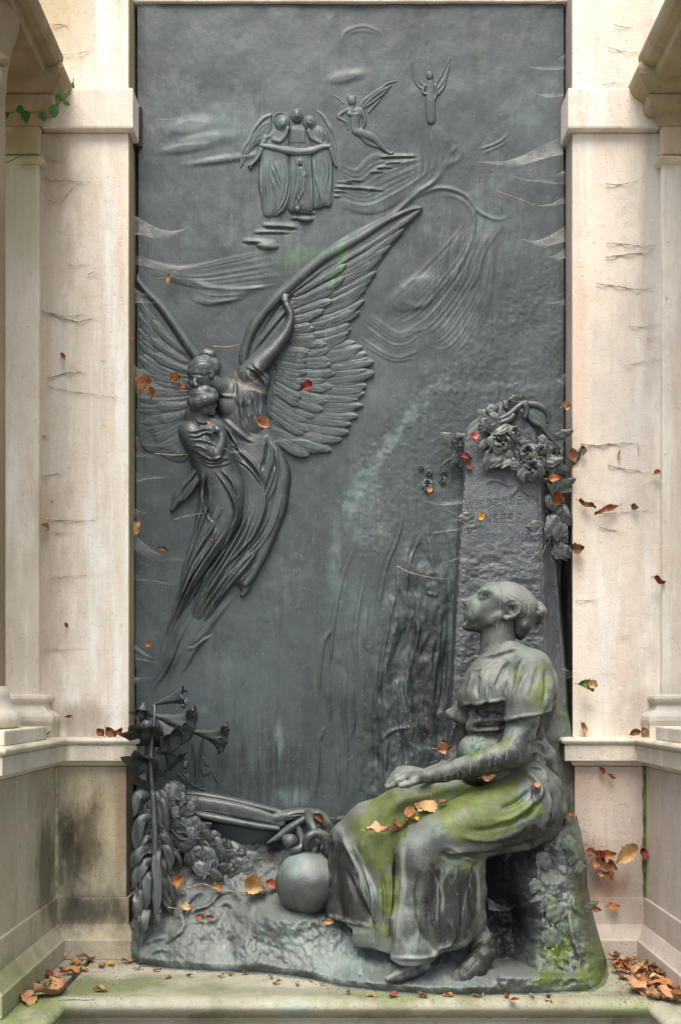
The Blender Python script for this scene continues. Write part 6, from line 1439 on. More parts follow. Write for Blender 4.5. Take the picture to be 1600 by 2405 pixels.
skm = [(lap, .95), (S7((330, 620), (410, 600), (410, 800), (390, 1020), (300, 950), (340, 900), (360, 800)), .6), (S7((620, 560), (900, 560), (880, 600), (660, 610)), .45)]
drips = [(S7(*q), w, a) for q, w, a in ((((180, 560), (230, 660), (265, 780), (290, 840)), 4, .8), (((200, 520), (250, 600), (290, 700), (300, 830)), 5, .8), (((150, 500), (190, 560), (215, 650)), 3, .6), (((650, 640), (640, 780), (625, 960)), 4, .62), (((680, 640), (665, 800), (655, 900)), 5, .62), (((720, 640), (716, 740)), 3, .5), (((630, 680), (628, 800)), 2, .7), (((800, 620), (780, 800), (760, 940)), 2.4, .6), (((820, 640), (810, 800)), 2, .6), (((840, 620), (850, 760), (850, 900)), 6, .7), (((450, 540), (455, 720), (430, 940), (430, 1080)), 12, .75), (((340, 640), (350, 760), (360, 860)), 2, .6), (((520, 720), (545, 850), (560, 960)), 3, .5), (((300, 700), (320, 800)), 2, .5))]
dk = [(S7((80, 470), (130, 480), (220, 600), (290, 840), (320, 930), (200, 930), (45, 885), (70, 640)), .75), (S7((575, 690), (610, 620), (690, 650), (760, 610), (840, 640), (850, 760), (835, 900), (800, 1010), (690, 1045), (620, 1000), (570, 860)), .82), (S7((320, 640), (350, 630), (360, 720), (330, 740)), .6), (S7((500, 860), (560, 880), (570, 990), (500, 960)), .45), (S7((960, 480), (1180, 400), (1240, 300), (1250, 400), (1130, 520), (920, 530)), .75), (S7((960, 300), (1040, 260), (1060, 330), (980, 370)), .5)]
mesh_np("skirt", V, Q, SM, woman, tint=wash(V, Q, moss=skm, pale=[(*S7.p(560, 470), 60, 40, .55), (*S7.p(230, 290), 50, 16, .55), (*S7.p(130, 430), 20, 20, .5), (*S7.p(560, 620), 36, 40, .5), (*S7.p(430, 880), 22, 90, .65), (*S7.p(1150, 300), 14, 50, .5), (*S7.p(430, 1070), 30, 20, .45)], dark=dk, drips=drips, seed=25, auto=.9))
# ---------------- shoes
Sh = Sculpt(at(880, 1350, .42).tolist()[:1] + [-.58] + [at(900, 2345, .5)[2]], at(1190, 1350, .30).tolist()[:1] + [-.26] + [at(1150, 2190, .3)[2]], .0033)
Sh.chain([(912, 2300, .475, 9), (940, 2290, .47, 13), (968, 2276, .46, 17), (990, 2262, .445, 20), (992, 2236, .43, 20)], k=.012)
Sh.chain([(1072, 2310, .455, 19), (1088, 2296, .45, 25), (1115, 2270, .43, 28), (1138, 2240, .40, 24), (1146, 2215, .37, 19)], k=.014)
V, Q = Sh.mesh(); V = relax(V, Q, 1, .5)
V = carve(V, Q, [(S7((420, 1210), (500, 1170), (560, 1120)), 4, -3), (S7((760, 1200), (820, 1120), (900, 1060)), 6, -3)])
mesh_np("shoe", V, Q, SM, woman, tint=wash(V, Q, dark=[(S7((700, 1000), (960, 1000), (930, 1200), (740, 1290)), .75), (S7((350, 1220), (560, 1120), (560, 1180), (400, 1250)), .5)], seed=33, auto=.7))
# ------------------------------------------------------------------ lilies at the left foot of the plate
lily = thing("lily_plant", "bronze lilies with drooping strap leaves against the left edge of the plate", "lilies", tuple(at(350, 2150, .13)))
def trumpet(name, base_, mouth, R, parent, petals=6, curl=.5, open_=.65, tint=(0, .12, 0), r0=.12, rot=0.0):
    A_, B_ = at(*base_), at(*mouth); ax = B_ - A_; L = np.linalg.norm(ax); ax = ax / L
    e1 = np.cross(ax, [.1, -1, .2]); e1 /= np.linalg.norm(e1); e2 = np.cross(ax, e1); Rm = R * PX; m, k = 15, petals * 8
    V = []
    for i in range(m):
        t_ = i / (m - 1)
        for j in range(k):
            th = 2 * math.pi * j / k + rot; pt = abs(math.cos(petals * th / 2)) ** .7
            e_ = max(0, t_ - .55) / .45
            r_ = Rm * (r0 + (.34) * t_ + open_ * t_ ** 4 * (.55 + .45 * pt)) * (1 - .10 * (1 - pt) * t_) * (1 + .03 * math.sin(5 * th + 9 * t_))
            al = L * (t_ * (.90 + .0 * pt) + .16 * pt * e_ - curl * .42 * e_ ** 2.2 * pt)
            rib = 1 + .05 * math.cos(petals * th * 2) * t_
            V.append(A_ + ax * al + (e1 * math.cos(th) + e2 * math.sin(th)) * r_ * rib)
    V = np.array(V); G = V.reshape(m, k, 3)
    c = G.mean(1, keepdims=True); inn = G - (G - c) / (np.linalg.norm(G - c, axis=2, keepdims=True) + 1e-9) * .0028
    VV = np.concatenate([V, inn.reshape(-1, 3)]); o = m * k; F = []
    for i in range(m - 1):
        for j in range(k):
            a, b_ = i * k + j, i * k + (j + 1) % k
            F.append((a, b_, b_ + k, a + k)); F.append((o + a, o + a + k, o + b_ + k, o + b_))
    for j in range(k):
        a, b_ = (m - 1) * k + j, (m - 1) * k + (j + 1) % k; F.append((a, b_, o + b_, o + a))
    ob = mesh_np(name, VV, np.array(F), PM, parent, tint=np.tile(np.array(tint, float), (len(VV), 1)))
    tube_mesh("pistil", [A_ + ax * L * q for q in (.3, .6, .85)], [.0035, .003, .004], PM, ob, n=6)
    return ob
def li(x, y, d): p = cLI.p(x, y); return (p[0], p[1], d)
def ll(x, y, d): p = cLL.p(x, y); return (p[0], p[1], d)
trumpet("flower", li(400, 310, .10), li(830, 185, .115), 30, lily, curl=.2, open_=.35)
trumpet("flower", li(420, 470, .12), li(960, 610, .15), 42, lily, curl=.55, open_=.62)
trumpet("flower", li(900, 680, .06), li(1420, 800, .085), 38, lily, curl=.6, open_=.62)
trumpet("flower", li(470, 560, .13), li(700, 840, .17), 44, lily, curl=.5, open_=.6, rot=.4)
trumpet("flower", li(290, 540, .135), li(265, 790, .165), 46, lily, curl=.55, open_=.75, rot=.2)
trumpet("flower", li(330, 1010, .13), li(235, 1190, .165), 42, lily, curl=.4, open_=.8, rot=.5)
trumpet("flower", li(520, 930, .09), li(700, 1130, .10), 34, lily, curl=.4, open_=.6)
for pts, R in (((li(330, 640, .16), li(285, 590, .175), li(250, 540, .17)), [.006, .017, .013, .003]), ((li(200, 560, .12), li(220, 420, .125), li(215, 330, .12)), [.004, .014, .012, .003]), ((li(820, 1060, .09), li(815, 1140, .10), li(800, 1210, .10)), [.003, .012, .010, .002]), ((li(130, 700, .16), li(95, 650, .165), li(75, 590, .16)), [.004, .014, .012, .003]), ((li(760, 340, .03), li(800, 335, .03), li(830, 330, .03)), [.003, .009, .008, .002])):
    tube_mesh("bud", [at(*q) for q in spline(pts, 2)], R, PM, lily, n=9)
def stem(pts, R, parent=lily, name="stem"): return tube_mesh(name, [at(*q) for q in spline(pts, 4)], [x * PX for x in R], PM, parent, n=8)
stem([li(395, 320, .10), li(398, 460, .115), li(385, 620, .125), li(360, 900, .14), li(350, 1180, .15), li(365, 1500, .155)] + [ll(372, 100, .16), ll(388, 400, .165), ll(400, 700, .17), ll(400, 1100, .17), ll(380, 1500, .18)], [5, 5, 6, 7, 6, 6.5, 7, 7, 8, 9, 8])
stem([li(1060, 760, .03), li(1020, 960, .03), li(985, 1140, .03), li(960, 1400, .03)], [4, 3.5, 3, 2.5])
stem([li(905, 830, .02), li(940, 1050, .02), li(960, 1300, .02)], [2.5, 2.2, 2])
stem([li(480, 500, .12), li(440, 620, .125), li(400, 760, .13)], [4, 4, 4])
# low reeds and small flowers drawn on the plate behind
rr = Relief(380, 1770, 560, 1880, 1.6)
for q in (((700, 1260), (760, 1300), (820, 1420)), ((780, 1260), (850, 1340), (870, 1400)), ((1180, 1210), (1230, 1320), (1310, 1450)), ((1040, 1200), (1100, 1190), (1140, 1230), (1060, 1290)), ((1080, 1080), (1120, 1150)), ((900, 1400), (960, 1440), (1050, 1420)), ((1000, 1460), (1080, 1480), (1140, 1540)), ((620, 1360), (700, 1440), (780, 1440)), ((1060, 1050), (1100, 1130), (1080, 1200))):
    rr.tube(cLI(*q), [2, 3, 2], 1, [3, 4, 2])
rr.blob(*cLI.p(1080, 1240), 12, 9, 10, 0, 4, k=3); rr.blob(*cLI.p(830, 1340), 10, 14, 20, 0, 5, k=3)
rr.mesh("low_relief_sprigs", M['bronze'], relief, fig_tint)
# strap leaves
dL = .165
for i, (pts, w) in enumerate((
    (((350, 130, .15), (290, 95, .165), (200, 80, .18), (150, 150, .185), (120, 390, .18)), 20), (((375, 450, .16), (290, 405, .175), (200, 450, .185), (155, 640, .185), (140, 880, .18)), 24), (((375, 700, .16), (290, 670, .17), (235, 740, .18), (195, 850, .18)), 13),
    (((350, 830, .165), (250, 830, .18), (140, 930, .19), (85, 1090, .185)), 23), (((350, 990, .165), (250, 1020, .18), (160, 1180, .19), (95, 1370, .185)), 25), (((375, 1180, .17), (300, 1190, .185), (285, 1400, .195), (275, 1660, .19)), 21), (((445, 830, .17), (410, 980, .185), (435, 1250, .195), (420, 1560, .20), (400, 1800, .20)), 21),
    (((415, 690, .16), (490, 650, .175), (580, 710, .175), (645, 890, .165)), 13), (((455, 830, .165), (540, 815, .18), (605, 950, .18), (590, 1130, .17)), 19), (((170, 1380, .18), (175, 1550, .195), (130, 1760, .19)), 27), (((290, 1640, .19), (255, 1790, .205), (195, 1990, .20)), 22),
    (((415, 170, .15), (500, 170, .165), (545, 380, .165), (575, 630, .15)), 12), (((340, 260, .14), (260, 235, .155), (200, 300, .155), (240, 390, .15)), 20), (((470, 1430, .16), (560, 1580, .165), (630, 1700, .16)), 8), (((460, 1180, .16), (520, 1330, .17), (560, 1520, .165)), 13),
    (((440, 380, .14), (480, 480, .15), (520, 600, .145)), 22), (((300, 480, .14), (320, 560, .15), (350, 640, .15)), 16), (((230, 1130, .16), (330, 1330, .175), (330, 1500, .17)), 16), (((500, 900, .15), (500, 1060, .165), (520, 1240, .16)), 18), (((620, 820, .12), (700, 900, .13), (760, 1070, .12)), 9), (((660, 900, .11), (720, 1000, .115), (745, 1100, .11)), 6), (((210, 1720, .19), (190, 1900, .20), (170, 2060, .20)), 18), (((420, 1600, .19), (440, 1720, .20), (430, 1840, .20)), 14))):
    strap("strap_leaf", [ll(*q) for q in pts], w, PM, lily, tint=(0, .06 + .10 * ((i * 7) % 4) / 3, .12 * (i % 2)))
for i in range(58):
    r_ = random.Random(500 + i); y0 = r_.uniform(60, 1500); x0 = r_.uniform(340, 470); sd_ = r_.choice((-1, 1)); dx = r_.uniform(60, 190) * sd_; ln = r_.uniform(160, 460)
    strap("strap_leaf", [ll(x0, y0, .135), ll(x0 + dx * .5, y0 - r_.uniform(10, 50), .15), ll(x0 + dx * .9, y0 + ln * .35, .155), ll(x0 + dx * (1.05 if sd_ < 0 else 1.2), y0 + ln, .145)], r_.uniform(6, 14), PM, lily, tint=(0, r_.uniform(0, .2), .2 * (i % 2)))
for i, (bx_, by_, mx_, my_, R_f, d_) in enumerate(((430, 700, 560, 960, 22, .10), (250, 300, 215, 470, 26, .12), (300, 1230, 200, 1400, 30, .14), (520, 640, 640, 560, 22, .08))):
    trumpet("flower", li(bx_, by_, d_), li(mx_, my_, d_ + .02), R_f, lily, curl=.4, open_=.6, rot=.3 * i)
# lobed creeper leaves spilling to the right of the lilies
for i, (x, y, d, L, W, a) in enumerate(((600, 60, .13, 44, 40, 60), (700, 40, .12, 44, 44, 100), (730, 150, .12, 36, 30, 95), (560, 140, .14, 36, 30, 80), (620, 190, .13, 30, 26, 70), (830, 290, .115, 44, 30, 145), (900, 230, .10, 38, 24, 330), (760, 300, .12, 26, 24, 80), (660, 480, .12, 44, 34, 20), (790, 520, .115, 50, 44, 40), (930, 500, .105, 48, 40, 60), (1030, 540, .09, 36, 30, 340), (890, 610, .11, 36, 26, 60),
                                              (740, 740, .105, 40, 34, 60), (840, 780, .10, 48, 34, 330), (690, 660, .11, 40, 24, 40), (1130, 900, .09, 54, 40, 30), (1260, 900, .085, 54, 44, 60), (1130, 1060, .10, 44, 30, 110), (1380, 1130, .09, 44, 40, 80), (1200, 1180, .11, 44, 34, 30), (1460, 1190, .095, 40, 36, 110), (1500, 1010, .08, 40, 34, 330), (1400, 960, .08, 44, 36, 20), (640, 330, .13, 30, 26, 60), (1000, 760, .09, 40, 30, 60), (1060, 640, .085, 44, 34, 20), (1160, 700, .08, 40, 34, 80), (1240, 760, .075, 44, 36, 40), (1340, 800, .075, 40, 34, 100), (1450, 860, .07, 44, 36, 30), (1560, 930, .075, 40, 32, 70), (1620, 1060, .085, 44, 34, 110), (1700, 960, .07, 40, 30, 20), (980, 900, .10, 40, 30, 110), (880, 980, .12, 40, 30, 80), (1000, 1100, .12, 40, 30, 50))):
    px, py = cLL.p(x, y)
    broad_leaf("creeper_leaf", px - L * .4 * math.cos(math.radians(a)), py - L * .4 * math.sin(math.radians(a)), d, L * 1.12, W * 1.05, a + 14 * ((i * 5) % 3 - 1), PM, lily, tilt=(.3 - .25 * (i % 2), .32 * ((i % 3) - 1)), lobes=2, seed=i + 20, cup=.3, tint=(0, .12 + .12 * (i % 3), 0))
for q in (((1040, 700, .08), (1120, 780, .085), (1190, 870, .085)), ((1050, 880, .09), (1060, 1000, .095), (1110, 1080, .10), (1080, 1200, .11)), ((620, 560, .12), (740, 690, .11), (900, 690, .10), (1040, 690, .09)), ((1160, 980, .10), (1130, 1100, .11), (1050, 1250, .13))):
    stem([ll(*p) for p in q], [3, 4, 3.4, 2], name="creeper_stem")
# ------------------------------------------------------------------ fluted shaft and the round urn
sh = Relief(410, 1845, 800, 2010, 1.6)
K = cC4
sh.tube(K((380, 742), (500, 752), (640, 776), (800, 812), (1010, 862)), [6, 7, 7, 6, 4], 32, [6, 7, 7, 6, 4], k=4)
sh.tube(K((390, 800), (520, 815), (680, 840), (820, 870), (990, 915)), [18, 18, 17, 15, 12], 38, [10, 11, 11, 10, 8], k=7, q=.25)
sh.tube(K((420, 862), (540, 882), (680, 908), (820, 935), (975, 958)), [8, 8, 7.5, 7, 5], 50, [10, 11, 10, 9, 7], k=1)
for dy in (22,): sh.stroke(K((420, 812 + dy), (600, 835 + dy), (800, 872 + dy * .8), (980, 912 + dy * .6)), 2.2, -1.2 if dy in (-10, 26) else 1.0, .05, .1)
sh.tube(K((960, 890), (1040, 880), (1120, 864), (1190, 866)), [10, 11, 9, 5], 40, [9, 10, 9, 6], k=8)
for i in range(6): sh.stroke(K((1030, 868 + i * 6), (1110, 850 + i * 9), (1185, 856 + i * 7)), 2, 3 if i % 2 else -3)
sh.tube(K((1130, 900), (1060, 950), (990, 1000), (912, 1046)), [7, 10, 9, 2.5], 52, [10, 13, 11, 4], k=2)
sh.tube(K((1150, 860), (1220, 880), (1280, 930), (1310, 1000)), [8, 11, 11, 7], 30, [8, 10, 10, 6], k=8)
shaft = thing("fluted_shaft", "long fluted bronze shaft lying from the lilies to the round urn", "shaft", tuple(at(600, 1950, .06)))
sh.mesh("shaft_body", PM, shaft, lambda x, y, h: np.stack([0 * x, np.clip(.25 + .4 * fbm2(x, y, 30, 91, 3), 0, 1), 0 * x], 1))
urn = thing("round_urn", "ball-shaped bronze urn with a looped handle beside the woman's skirt", "urn", tuple(at(722, 2147, .22)))
n, m = 56, 40; V = []; c = at(722, 2072, .22); Rr = 75 * PX * (D - .22) / D
for i in range(m):
    ph = math.pi * (i + .5) / m
    for j in range(n):
        th = 2 * math.pi * j / n; q = 1 + .012 * math.sin(3 * th + 2 * ph) + .008 * math.sin(7 * ph + th)
        V.append(c + Rr * q * np.array([math.sin(ph) * math.cos(th), math.sin(ph) * math.sin(th), math.cos(ph) * .99]))
V = np.array(V); F = [(i * n + j, (i + 1) * n + j, (i + 1) * n + (j + 1) % n, i * n + (j + 1) % n) for i in range(m - 1) for j in range(n)]
x, y = topx(V)
mesh_np("urn_body", V, np.array(F), M['bronze_base'], urn, tint=np.stack([0 * x, np.clip(.7 * sstep(2110, 2010, y) + .3 * fbm2(x, y, 40, 95, 3), 0, 1), .3 * sstep(2060, 2120, y)], 1))
def ur(x, y, d): p = cUR.p(x, y); return (p[0], p[1], d)
def coil(name, pts, R): return tube_mesh(name, [at(*q) for q in spline(pts, 3)], [x * PX for x in R], PM, urn, n=10)
coil("handle_loop", [ur(525, 760, .24), ur(520, 690, .25), ur(560, 610, .255), ur(640, 570, .25), ur(740, 590, .245), ur(810, 660, .24), ur(830, 780, .235), ur(820, 850, .22)], [8, 9.5, 10, 10, 11, 12, 12, 10])
coil("handle_stalk", [ur(640, 560, .245), ur(610, 480, .24), ur(575, 410, .22), ur(560, 340, .18), ur(540, 290, .14)], [10, 9, 10, 11, 9])
coil("side_scroll", [ur(320, 840, .22), ur(380, 800, .235), ur(450, 760, .235), ur(470, 680, .22), ur(440, 580, .19), ur(420, 500, .15)], [7, 9.5, 9, 8, 8, 6])
coil("knob", [ur(210, 620, .19), ur(250, 645, .20), ur(300, 670, .205), ur(360, 690, .20), ur(395, 700, .19)], [5, 14, 17, 14, 5])
coil("neck", [ur(620, 830, .22), ur(640, 770, .22), ur(670, 700, .21), ur(660, 640, .19)], [14, 11, 9, 7])

# ------------------------------------------------------------------ fallen leaves
LM = {'orange': leaf_mat("leaf_orange", (.45, .205, .075), (.33, .13, .045)), 'peach': leaf_mat("leaf_peach", (.52, .30, .17), (.42, .20, .09)), 'tan': leaf_mat("leaf_tan", (.38, .23, .12), (.28, .145, .065)), 'brown': leaf_mat("leaf_brown", (.20, .085, .03), (.12, .05, .02)),
      'red': leaf_mat("leaf_red", (.27, .05, .035), (.17, .03, .02)), 'yellow': leaf_mat("leaf_yellow", (.62, .36, .04), (.52, .25, .02)), 'cream': leaf_mat("leaf_cream", (.60, .45, .24), (.48, .30, .12)), 'pink': leaf_mat("leaf_pink", (.52, .21, .15), (.40, .14, .09)), 'green': leaf_mat("leaf_green", (.05, .14, .02), (.03, .10, .012)), 'olive': leaf_mat("leaf_olive", (.16, .21, .07), (.12, .16, .05)), 'rust': leaf_mat("leaf_rust", (.29, .115, .045), (.19, .065, .025))}
def leaf_mesh(seed, L, W, curl, lobed=False):
    r = random.Random(seed); m, k = 13, 7; G = np.zeros((m, k, 3)); bend = r.uniform(-.5, .5); tw = r.uniform(-.9, .9); ph = r.uniform(0, 6)
    for i in range(m):
        t_ = i / (m - 1); w = W * .5 * (math.sin(math.pi * t_ ** .8) ** .8 + .03)
        if lobed: w *= 1 + .35 * math.cos(5 * math.pi * t_ + ph)
        w *= 1 + .10 * ((i % 2) * 2 - 1) * (0 < i < m - 1) + r.uniform(-.09, .09)
        if t_ > .8: w *= .75
        for j in range(k):
            s_ = -1 + 2 * j / (k - 1); x_ = (t_ - .5) * L; y_ = s_ * w + bend * .25 * L * math.sin(math.pi * t_)
            up = curl * W * .75 * abs(s_) ** 1.4 + curl * L * .4 * (t_ - .5) ** 2 + .07 * L * math.sin(7 * t_ + ph) + .06 * L * math.sin(5 * s_ + 9 * t_ + ph) * abs(s_) + tw * s_ * w * (t_ - .4) + r.uniform(-.02, .02) * L - (.03 * W if j == k // 2 else 0)
            G[i, j] = (x_, y_, up)
    du = np.gradient(G, axis=0); dv = np.gradient(G, axis=1); N = np.cross(du, dv); N /= np.linalg.norm(N, axis=2)[..., None] + 1e-12
    V = np.concatenate([(G).reshape(-1, 3), (G - N * .0006).reshape(-1, 3)]); o = m * k; F = []
    for i in range(m - 1):
        for j in range(k - 1):
            a = i * k + j; F.append((a, a + k, a + k + 1, a + 1)); F.append((o + a, o + a + 1, o + a + k + 1, o + a + k))
    # stalk
    b0 = len(V); P = [np.array((-.5 * L, bend * 0, G[0, 3, 2])), np.array((-.72 * L, .06 * L * tw, G[0, 3, 2] + .05 * L))]
    q = .0011
    V = np.concatenate([V, [P[0] + (0, q, 0), P[0] - (0, q, 0), P[0] + (0, 0, q), P[1] + (0, q, 0), P[1] - (0, q, 0), P[1] + (0, 0, q)]])
    F += [(b0, b0 + 1, b0 + 4, b0 + 3), (b0 + 1, b0 + 2, b0 + 5, b0 + 4), (b0 + 2, b0, b0 + 3, b0 + 5)]
    return V, F
leafn = 0
def leaf(px, py, d, size, col, label, ang=None, lay='wall', group=None, curl=None, lobed=False, W=.55, name="fallen_leaf", lift=.004):
    global leafn
    leafn += 1; r = random.Random(leafn * 17 + 3); L = size * PX * (.68 if lay == 'floor' else .85)
    ang = r.uniform(0, 360) if ang is None else ang; curl = r.uniform(*((.05, .5) if lay == 'floor' else (.3, 1.1))) if curl is None else curl
    V, F = leaf_mesh(leafn, L, L * W * r.uniform(.85, 1.2), curl, lobed)
    me = bpy.data.meshes.new("leaf_blade"); me.from_pydata([tuple(v) for v in V], [], F); me.polygons.foreach_set("use_smooth", [True] * len(F)); me.update()
    L *= 1.0; o = link(name, me, LM[col]); p = at(px, py, d); zmin = V[:, 2].min()
    if lay == 'floor':
        o.rotation_euler = (r.uniform(-.22, .22), r.uniform(-.22, .22), math.radians(ang)); o.location = (p[0], p[1], p[2] - zmin * .6 + lift)
    elif lay == 'lap':
        o.rotation_euler = (math.radians(40) + r.uniform(-.3, .3), r.uniform(-.3, .3), 0); o.rotation_euler.rotate_axis('Z', math.radians(ang)); o.location = tuple(p)
    else:
        o.rotation_euler = (math.radians(80) + r.uniform(-.35, .2), r.uniform(-.35, .35), 0); o.rotation_euler.rotate_axis('Z', math.radians(-ang)); o.location = tuple(p)
    return setp(o, label, "leaf", group, "thing")
k_ = 1.0204
def lf_(x, y, *a, **kw): return leaf(x * k_, y * k_, *a, **kw)
lf_(335, 893, .085, 46, 'peach', "large pale peach leaf caught in the web at the left plate edge", 110, lobed=True, W=.8); lf_(348, 908, .085, 34, 'orange', "curled orange leaf hanging under the large pale peach leaf", 70)
lf_(405, 873, .075, 28, 'orange', "round orange leaf in the web left of the angel's head", 0, W=.9); lf_(421, 893, .075, 28, 'rust', "narrow rust leaf in the web just below the round orange leaf", 0)
lf_(705, 890, .045, 36, 'red', "small red leaf stuck on the angel's right wing", 150, W=.75); lf_(608, 980, .065, 42, 'peach', "folded peach leaf hanging on the angel's robe", 20, W=.7); lf_(481, 973, .085, 16, 'pink', "tiny pink leaf on the breast of the carried girl", 90)
lf_(489, 1240, .05, 12, 'orange', "tiny orange leaf on the girl's windblown skirt"); lf_(345, 1487, .03, 20, 'orange', "bright orange scrap of leaf on the plate near the lower left edge", 60, W=.8); lf_(376, 1264, .04, 28, 'brown', "dark brown leaf in a web beside the girl's skirt", 10, W=.4)
lf_(316, 1216, .06, 42, 'tan', "curled tan leaf wedged in the left gap at the height of the girl's skirt", 110, W=.4); lf_(388, 645, .02, 32, 'tan', "rolled tan leaf hanging above the angel's left wing", 100, W=.35)
lf_(306, 780, .05, 14, 'rust', "small rust leaf in the left gap above the angel's head", 90)
lf_(412, 2032, .14, 36, 'orange', "upright orange leaf standing among the strap leaves of the lilies", 90, W=.75); lf_(503, 2043, .12, 24, 'yellow', "small yellow leaf on the twig below the creeper leaves", 60, W=.8); lf_(590, 2032, .14, 56, 'cream', "large folded cream leaf left of the round urn", 20, W=.75, curl=1.2); lf_(626, 2038, .15, 34, 'pink', "shrivelled pink leaf touching the round urn", 10, W=.6)
lf_(430, 2086, .16, 32, 'cream', "oval pale leaf lying on the bronze rock under the lilies", 10, W=.7); lf_(485, 2112, .17, 24, 'red', "small crimson leaf on the bronze rock below the lilies", 15); lf_(462, 2112, .17, 22, 'rust', "small rust leaf next to the crimson leaf on the bronze rock", 40, W=.8); lf_(491, 2170, .17, 14, 'pink', "tiny pink leaf low on the bronze rock", 0, W=.8)
lf_(752, 1922, .22, 38, 'cream', "cream leaf tucked between the urn handle and the woman's knee", 60, W=.7); lf_(735, 1884, .19, 34, 'rust', "rust leaf lying in the hollow above the urn handle", 40); lf_(757, 2122, .31, 32, 'tan', "tan leaf on the rock at the hem of the skirt", 10, W=.5)
for i, (x, y, s_, c, t, a) in enumerate(((868, 1910, 54, 'peach', "pale lobed leaf lying highest on the mossy lap towards the far knee", 0), (925, 1897, 44, 'rust', "curled rust leaf in the fold of the mossy lap", 20), (952, 1884, 50, 'yellow', "bright yellow leaf in the fold of the mossy lap", 150), (940, 1868, 34, 'orange', "orange leaf propped against the bright yellow leaf on the lap", 80), (982, 1862, 60, 'cream', "long cream leaf at the upper end of the leaf heap on the lap", 150), (905, 1912, 28, 'red', "dark red scrap of leaf beside the pale lobed leaf on the lap", 0), (1018, 1845, 24, 'brown', "brown crumpled leaf between lap and forearm", 0), (1125, 1790, 34, 'peach', "flat peach leaf on the skirt under the elbow", 0), (1236, 1808, 22, 'pink', "small pink leaf on the hip of the skirt", 100), (992, 1822, 40, 'brown', "thin brown stalk standing on the lap near the hand", 90))):
    lf_(x, y, .405 if i < 6 else (.425 if i < 8 else .43), s_, c, t, a, lay='lap', lobed=i == 0, curl=.35, W=.12 if i == 9 else .6)
lf_(1030, 1727, .18, 56, 'peach', "twisted pale brown leaf hanging in the web behind the forearm", 5, W=.5); lf_(1022, 1708, .15, 22, 'rust', "small rust leaf above the twisted pale brown leaf", 20)
lf_(1090, 1010, .13, 26, 'pink', "pale pink leaf on the left shoulder of the stele", 60, W=.8); lf_(1072, 1053, .10, 34, 'red', "dark red leaf under the rose at the left shoulder of the stele", 10, W=.5); lf_(1080, 1075, .10, 30, 'rust', "hanging rust leaf below the dark red leaf by the stele", 70, W=.5); lf_(990, 1131, .03, 22, 'peach', "small peach leaf below the low relief roses on the plate", 110)
lf_(1107, 1191, .125, 24, 'yellow', "yellow leaf stuck on the inscription of the stele", 110, W=.75); lf_(1275, 1102, .15, 34, 'orange', "orange leaf under the roses at the right edge of the stele", 10, W=.7); lf_(1284, 1150, .13, 38, 'rust', "broad rust leaf on the right flank of the stele", 40, W=.8); lf_(1303, 936, .085, 22, 'cream', "round cream seed pod on the right plate edge above the roses", 0, W=1.0)
lf_(1320, 1050, .11, 40, 'rust', "tattered rust leaf in the web right of the roses", 60); lf_(1340, 1040, .09, 26, 'brown', "curled brown leaf on the right pier beside the roses", 70); lf_(1352, 1163, .09, 50, 'brown', "dark end of the long curled leaf on the right pier", 35, W=.3); lf_(1395, 1175, .09, 66, 'rust', "long curled rust leaf hanging in a web on the right pier", 175, W=.3); lf_(1460, 1167, .085, 20, 'brown', "small round brown leaf on the right pier", 20, W=.8); lf_(1424, 1050, .085, 26, 'orange', "thin orange leaf hook on the right pier", 110, W=.25)
lf_(1328, 1265, .09, 34, 'brown', "round grey brown leaf at the edge of the right pier", 0, W=.9); lf_(1348, 1584, .11, 44, 'olive', "olive green leaf caught between stele and right pier", 10, W=.6); lf_(1362, 1580, .115, 26, 'cream', "cream leaf tip beside the olive green leaf", 20, W=.8); lf_(1341, 1680, .09, 34, 'peach', "upright peach leaf above the right ledge", 80, W=.45); lf_(1320, 1712, .11, 34, 'red', "crimson leaf in the gap beside the right ledge", 70, W=.7); lf_(1512, 1090, .09, 18, 'pink', "small pink leaf in the corner of the right pier", 0, W=.8); lf_(1516, 1338, .10, 32, 'red', "dark red leaf in the corner joint of the right pier", 20, W=.5)
lf_(1386, 1775, .11, 18, 'red', "small red leaf high on the right dado", 60); lf_(1408, 1788, .11, 20, 'red', "small red leaf beside the other under the right ledge", 20); lf_(1511, 1835, .12, 24, 'rust', "rust leaf stuck on the right side panel", 90)
# clump of leaves in a web on the right dado
for i, (x, y, s_, c, a) in enumerate(((1362, 1962, 30, 'rust', 20), (1380, 1975, 34, 'red', 60), (1400, 1970, 40, 'orange', 10), (1372, 1990, 34, 'peach', 120), (1392, 1996, 36, 'tan', 30), (1410, 1990, 34, 'rust', 70), (1384, 2008, 30, 'tan', 0), (1400, 2014, 32, 'rust', 40))):
    lf_(x, y, .13, s_, c, "shrivelled %s leaf in the brown clump caught on the right dado" % c, a, group="clump of leaves on the right dado", W=.6)
lf_(1436, 1966, .14, 72, 'cream', "largest pale cream leaf beside the brown clump on the right dado", 155, W=.6); lf_(1480, 1968, .12, 34, 'red', "red leaf right of the largest cream leaf on the dado", 80); lf_(1412, 2086, .12, 34, 'orange', "orange leaf near the foot of the right dado", 20); lf_(1518, 1920, .12, 22, 'brown', "brown leaf in the green corner joint of the right dado", 80)
lf_(1292, 1888, .27, 34, 'brown', "brown crumpled leaf in the hollow behind the woman's seat", 60); lf_(1275, 1906, .31, 30, 'peach', "peach leaf on the rock seat behind the skirt", 20); lf_(1318, 1878, .17, 24, 'orange', "orange leaf on the flank of the stele behind the seat", 40); lf_(1373, 2092, .33, 24, 'rust', "rust leaf among the ivy on the rock end", 30)
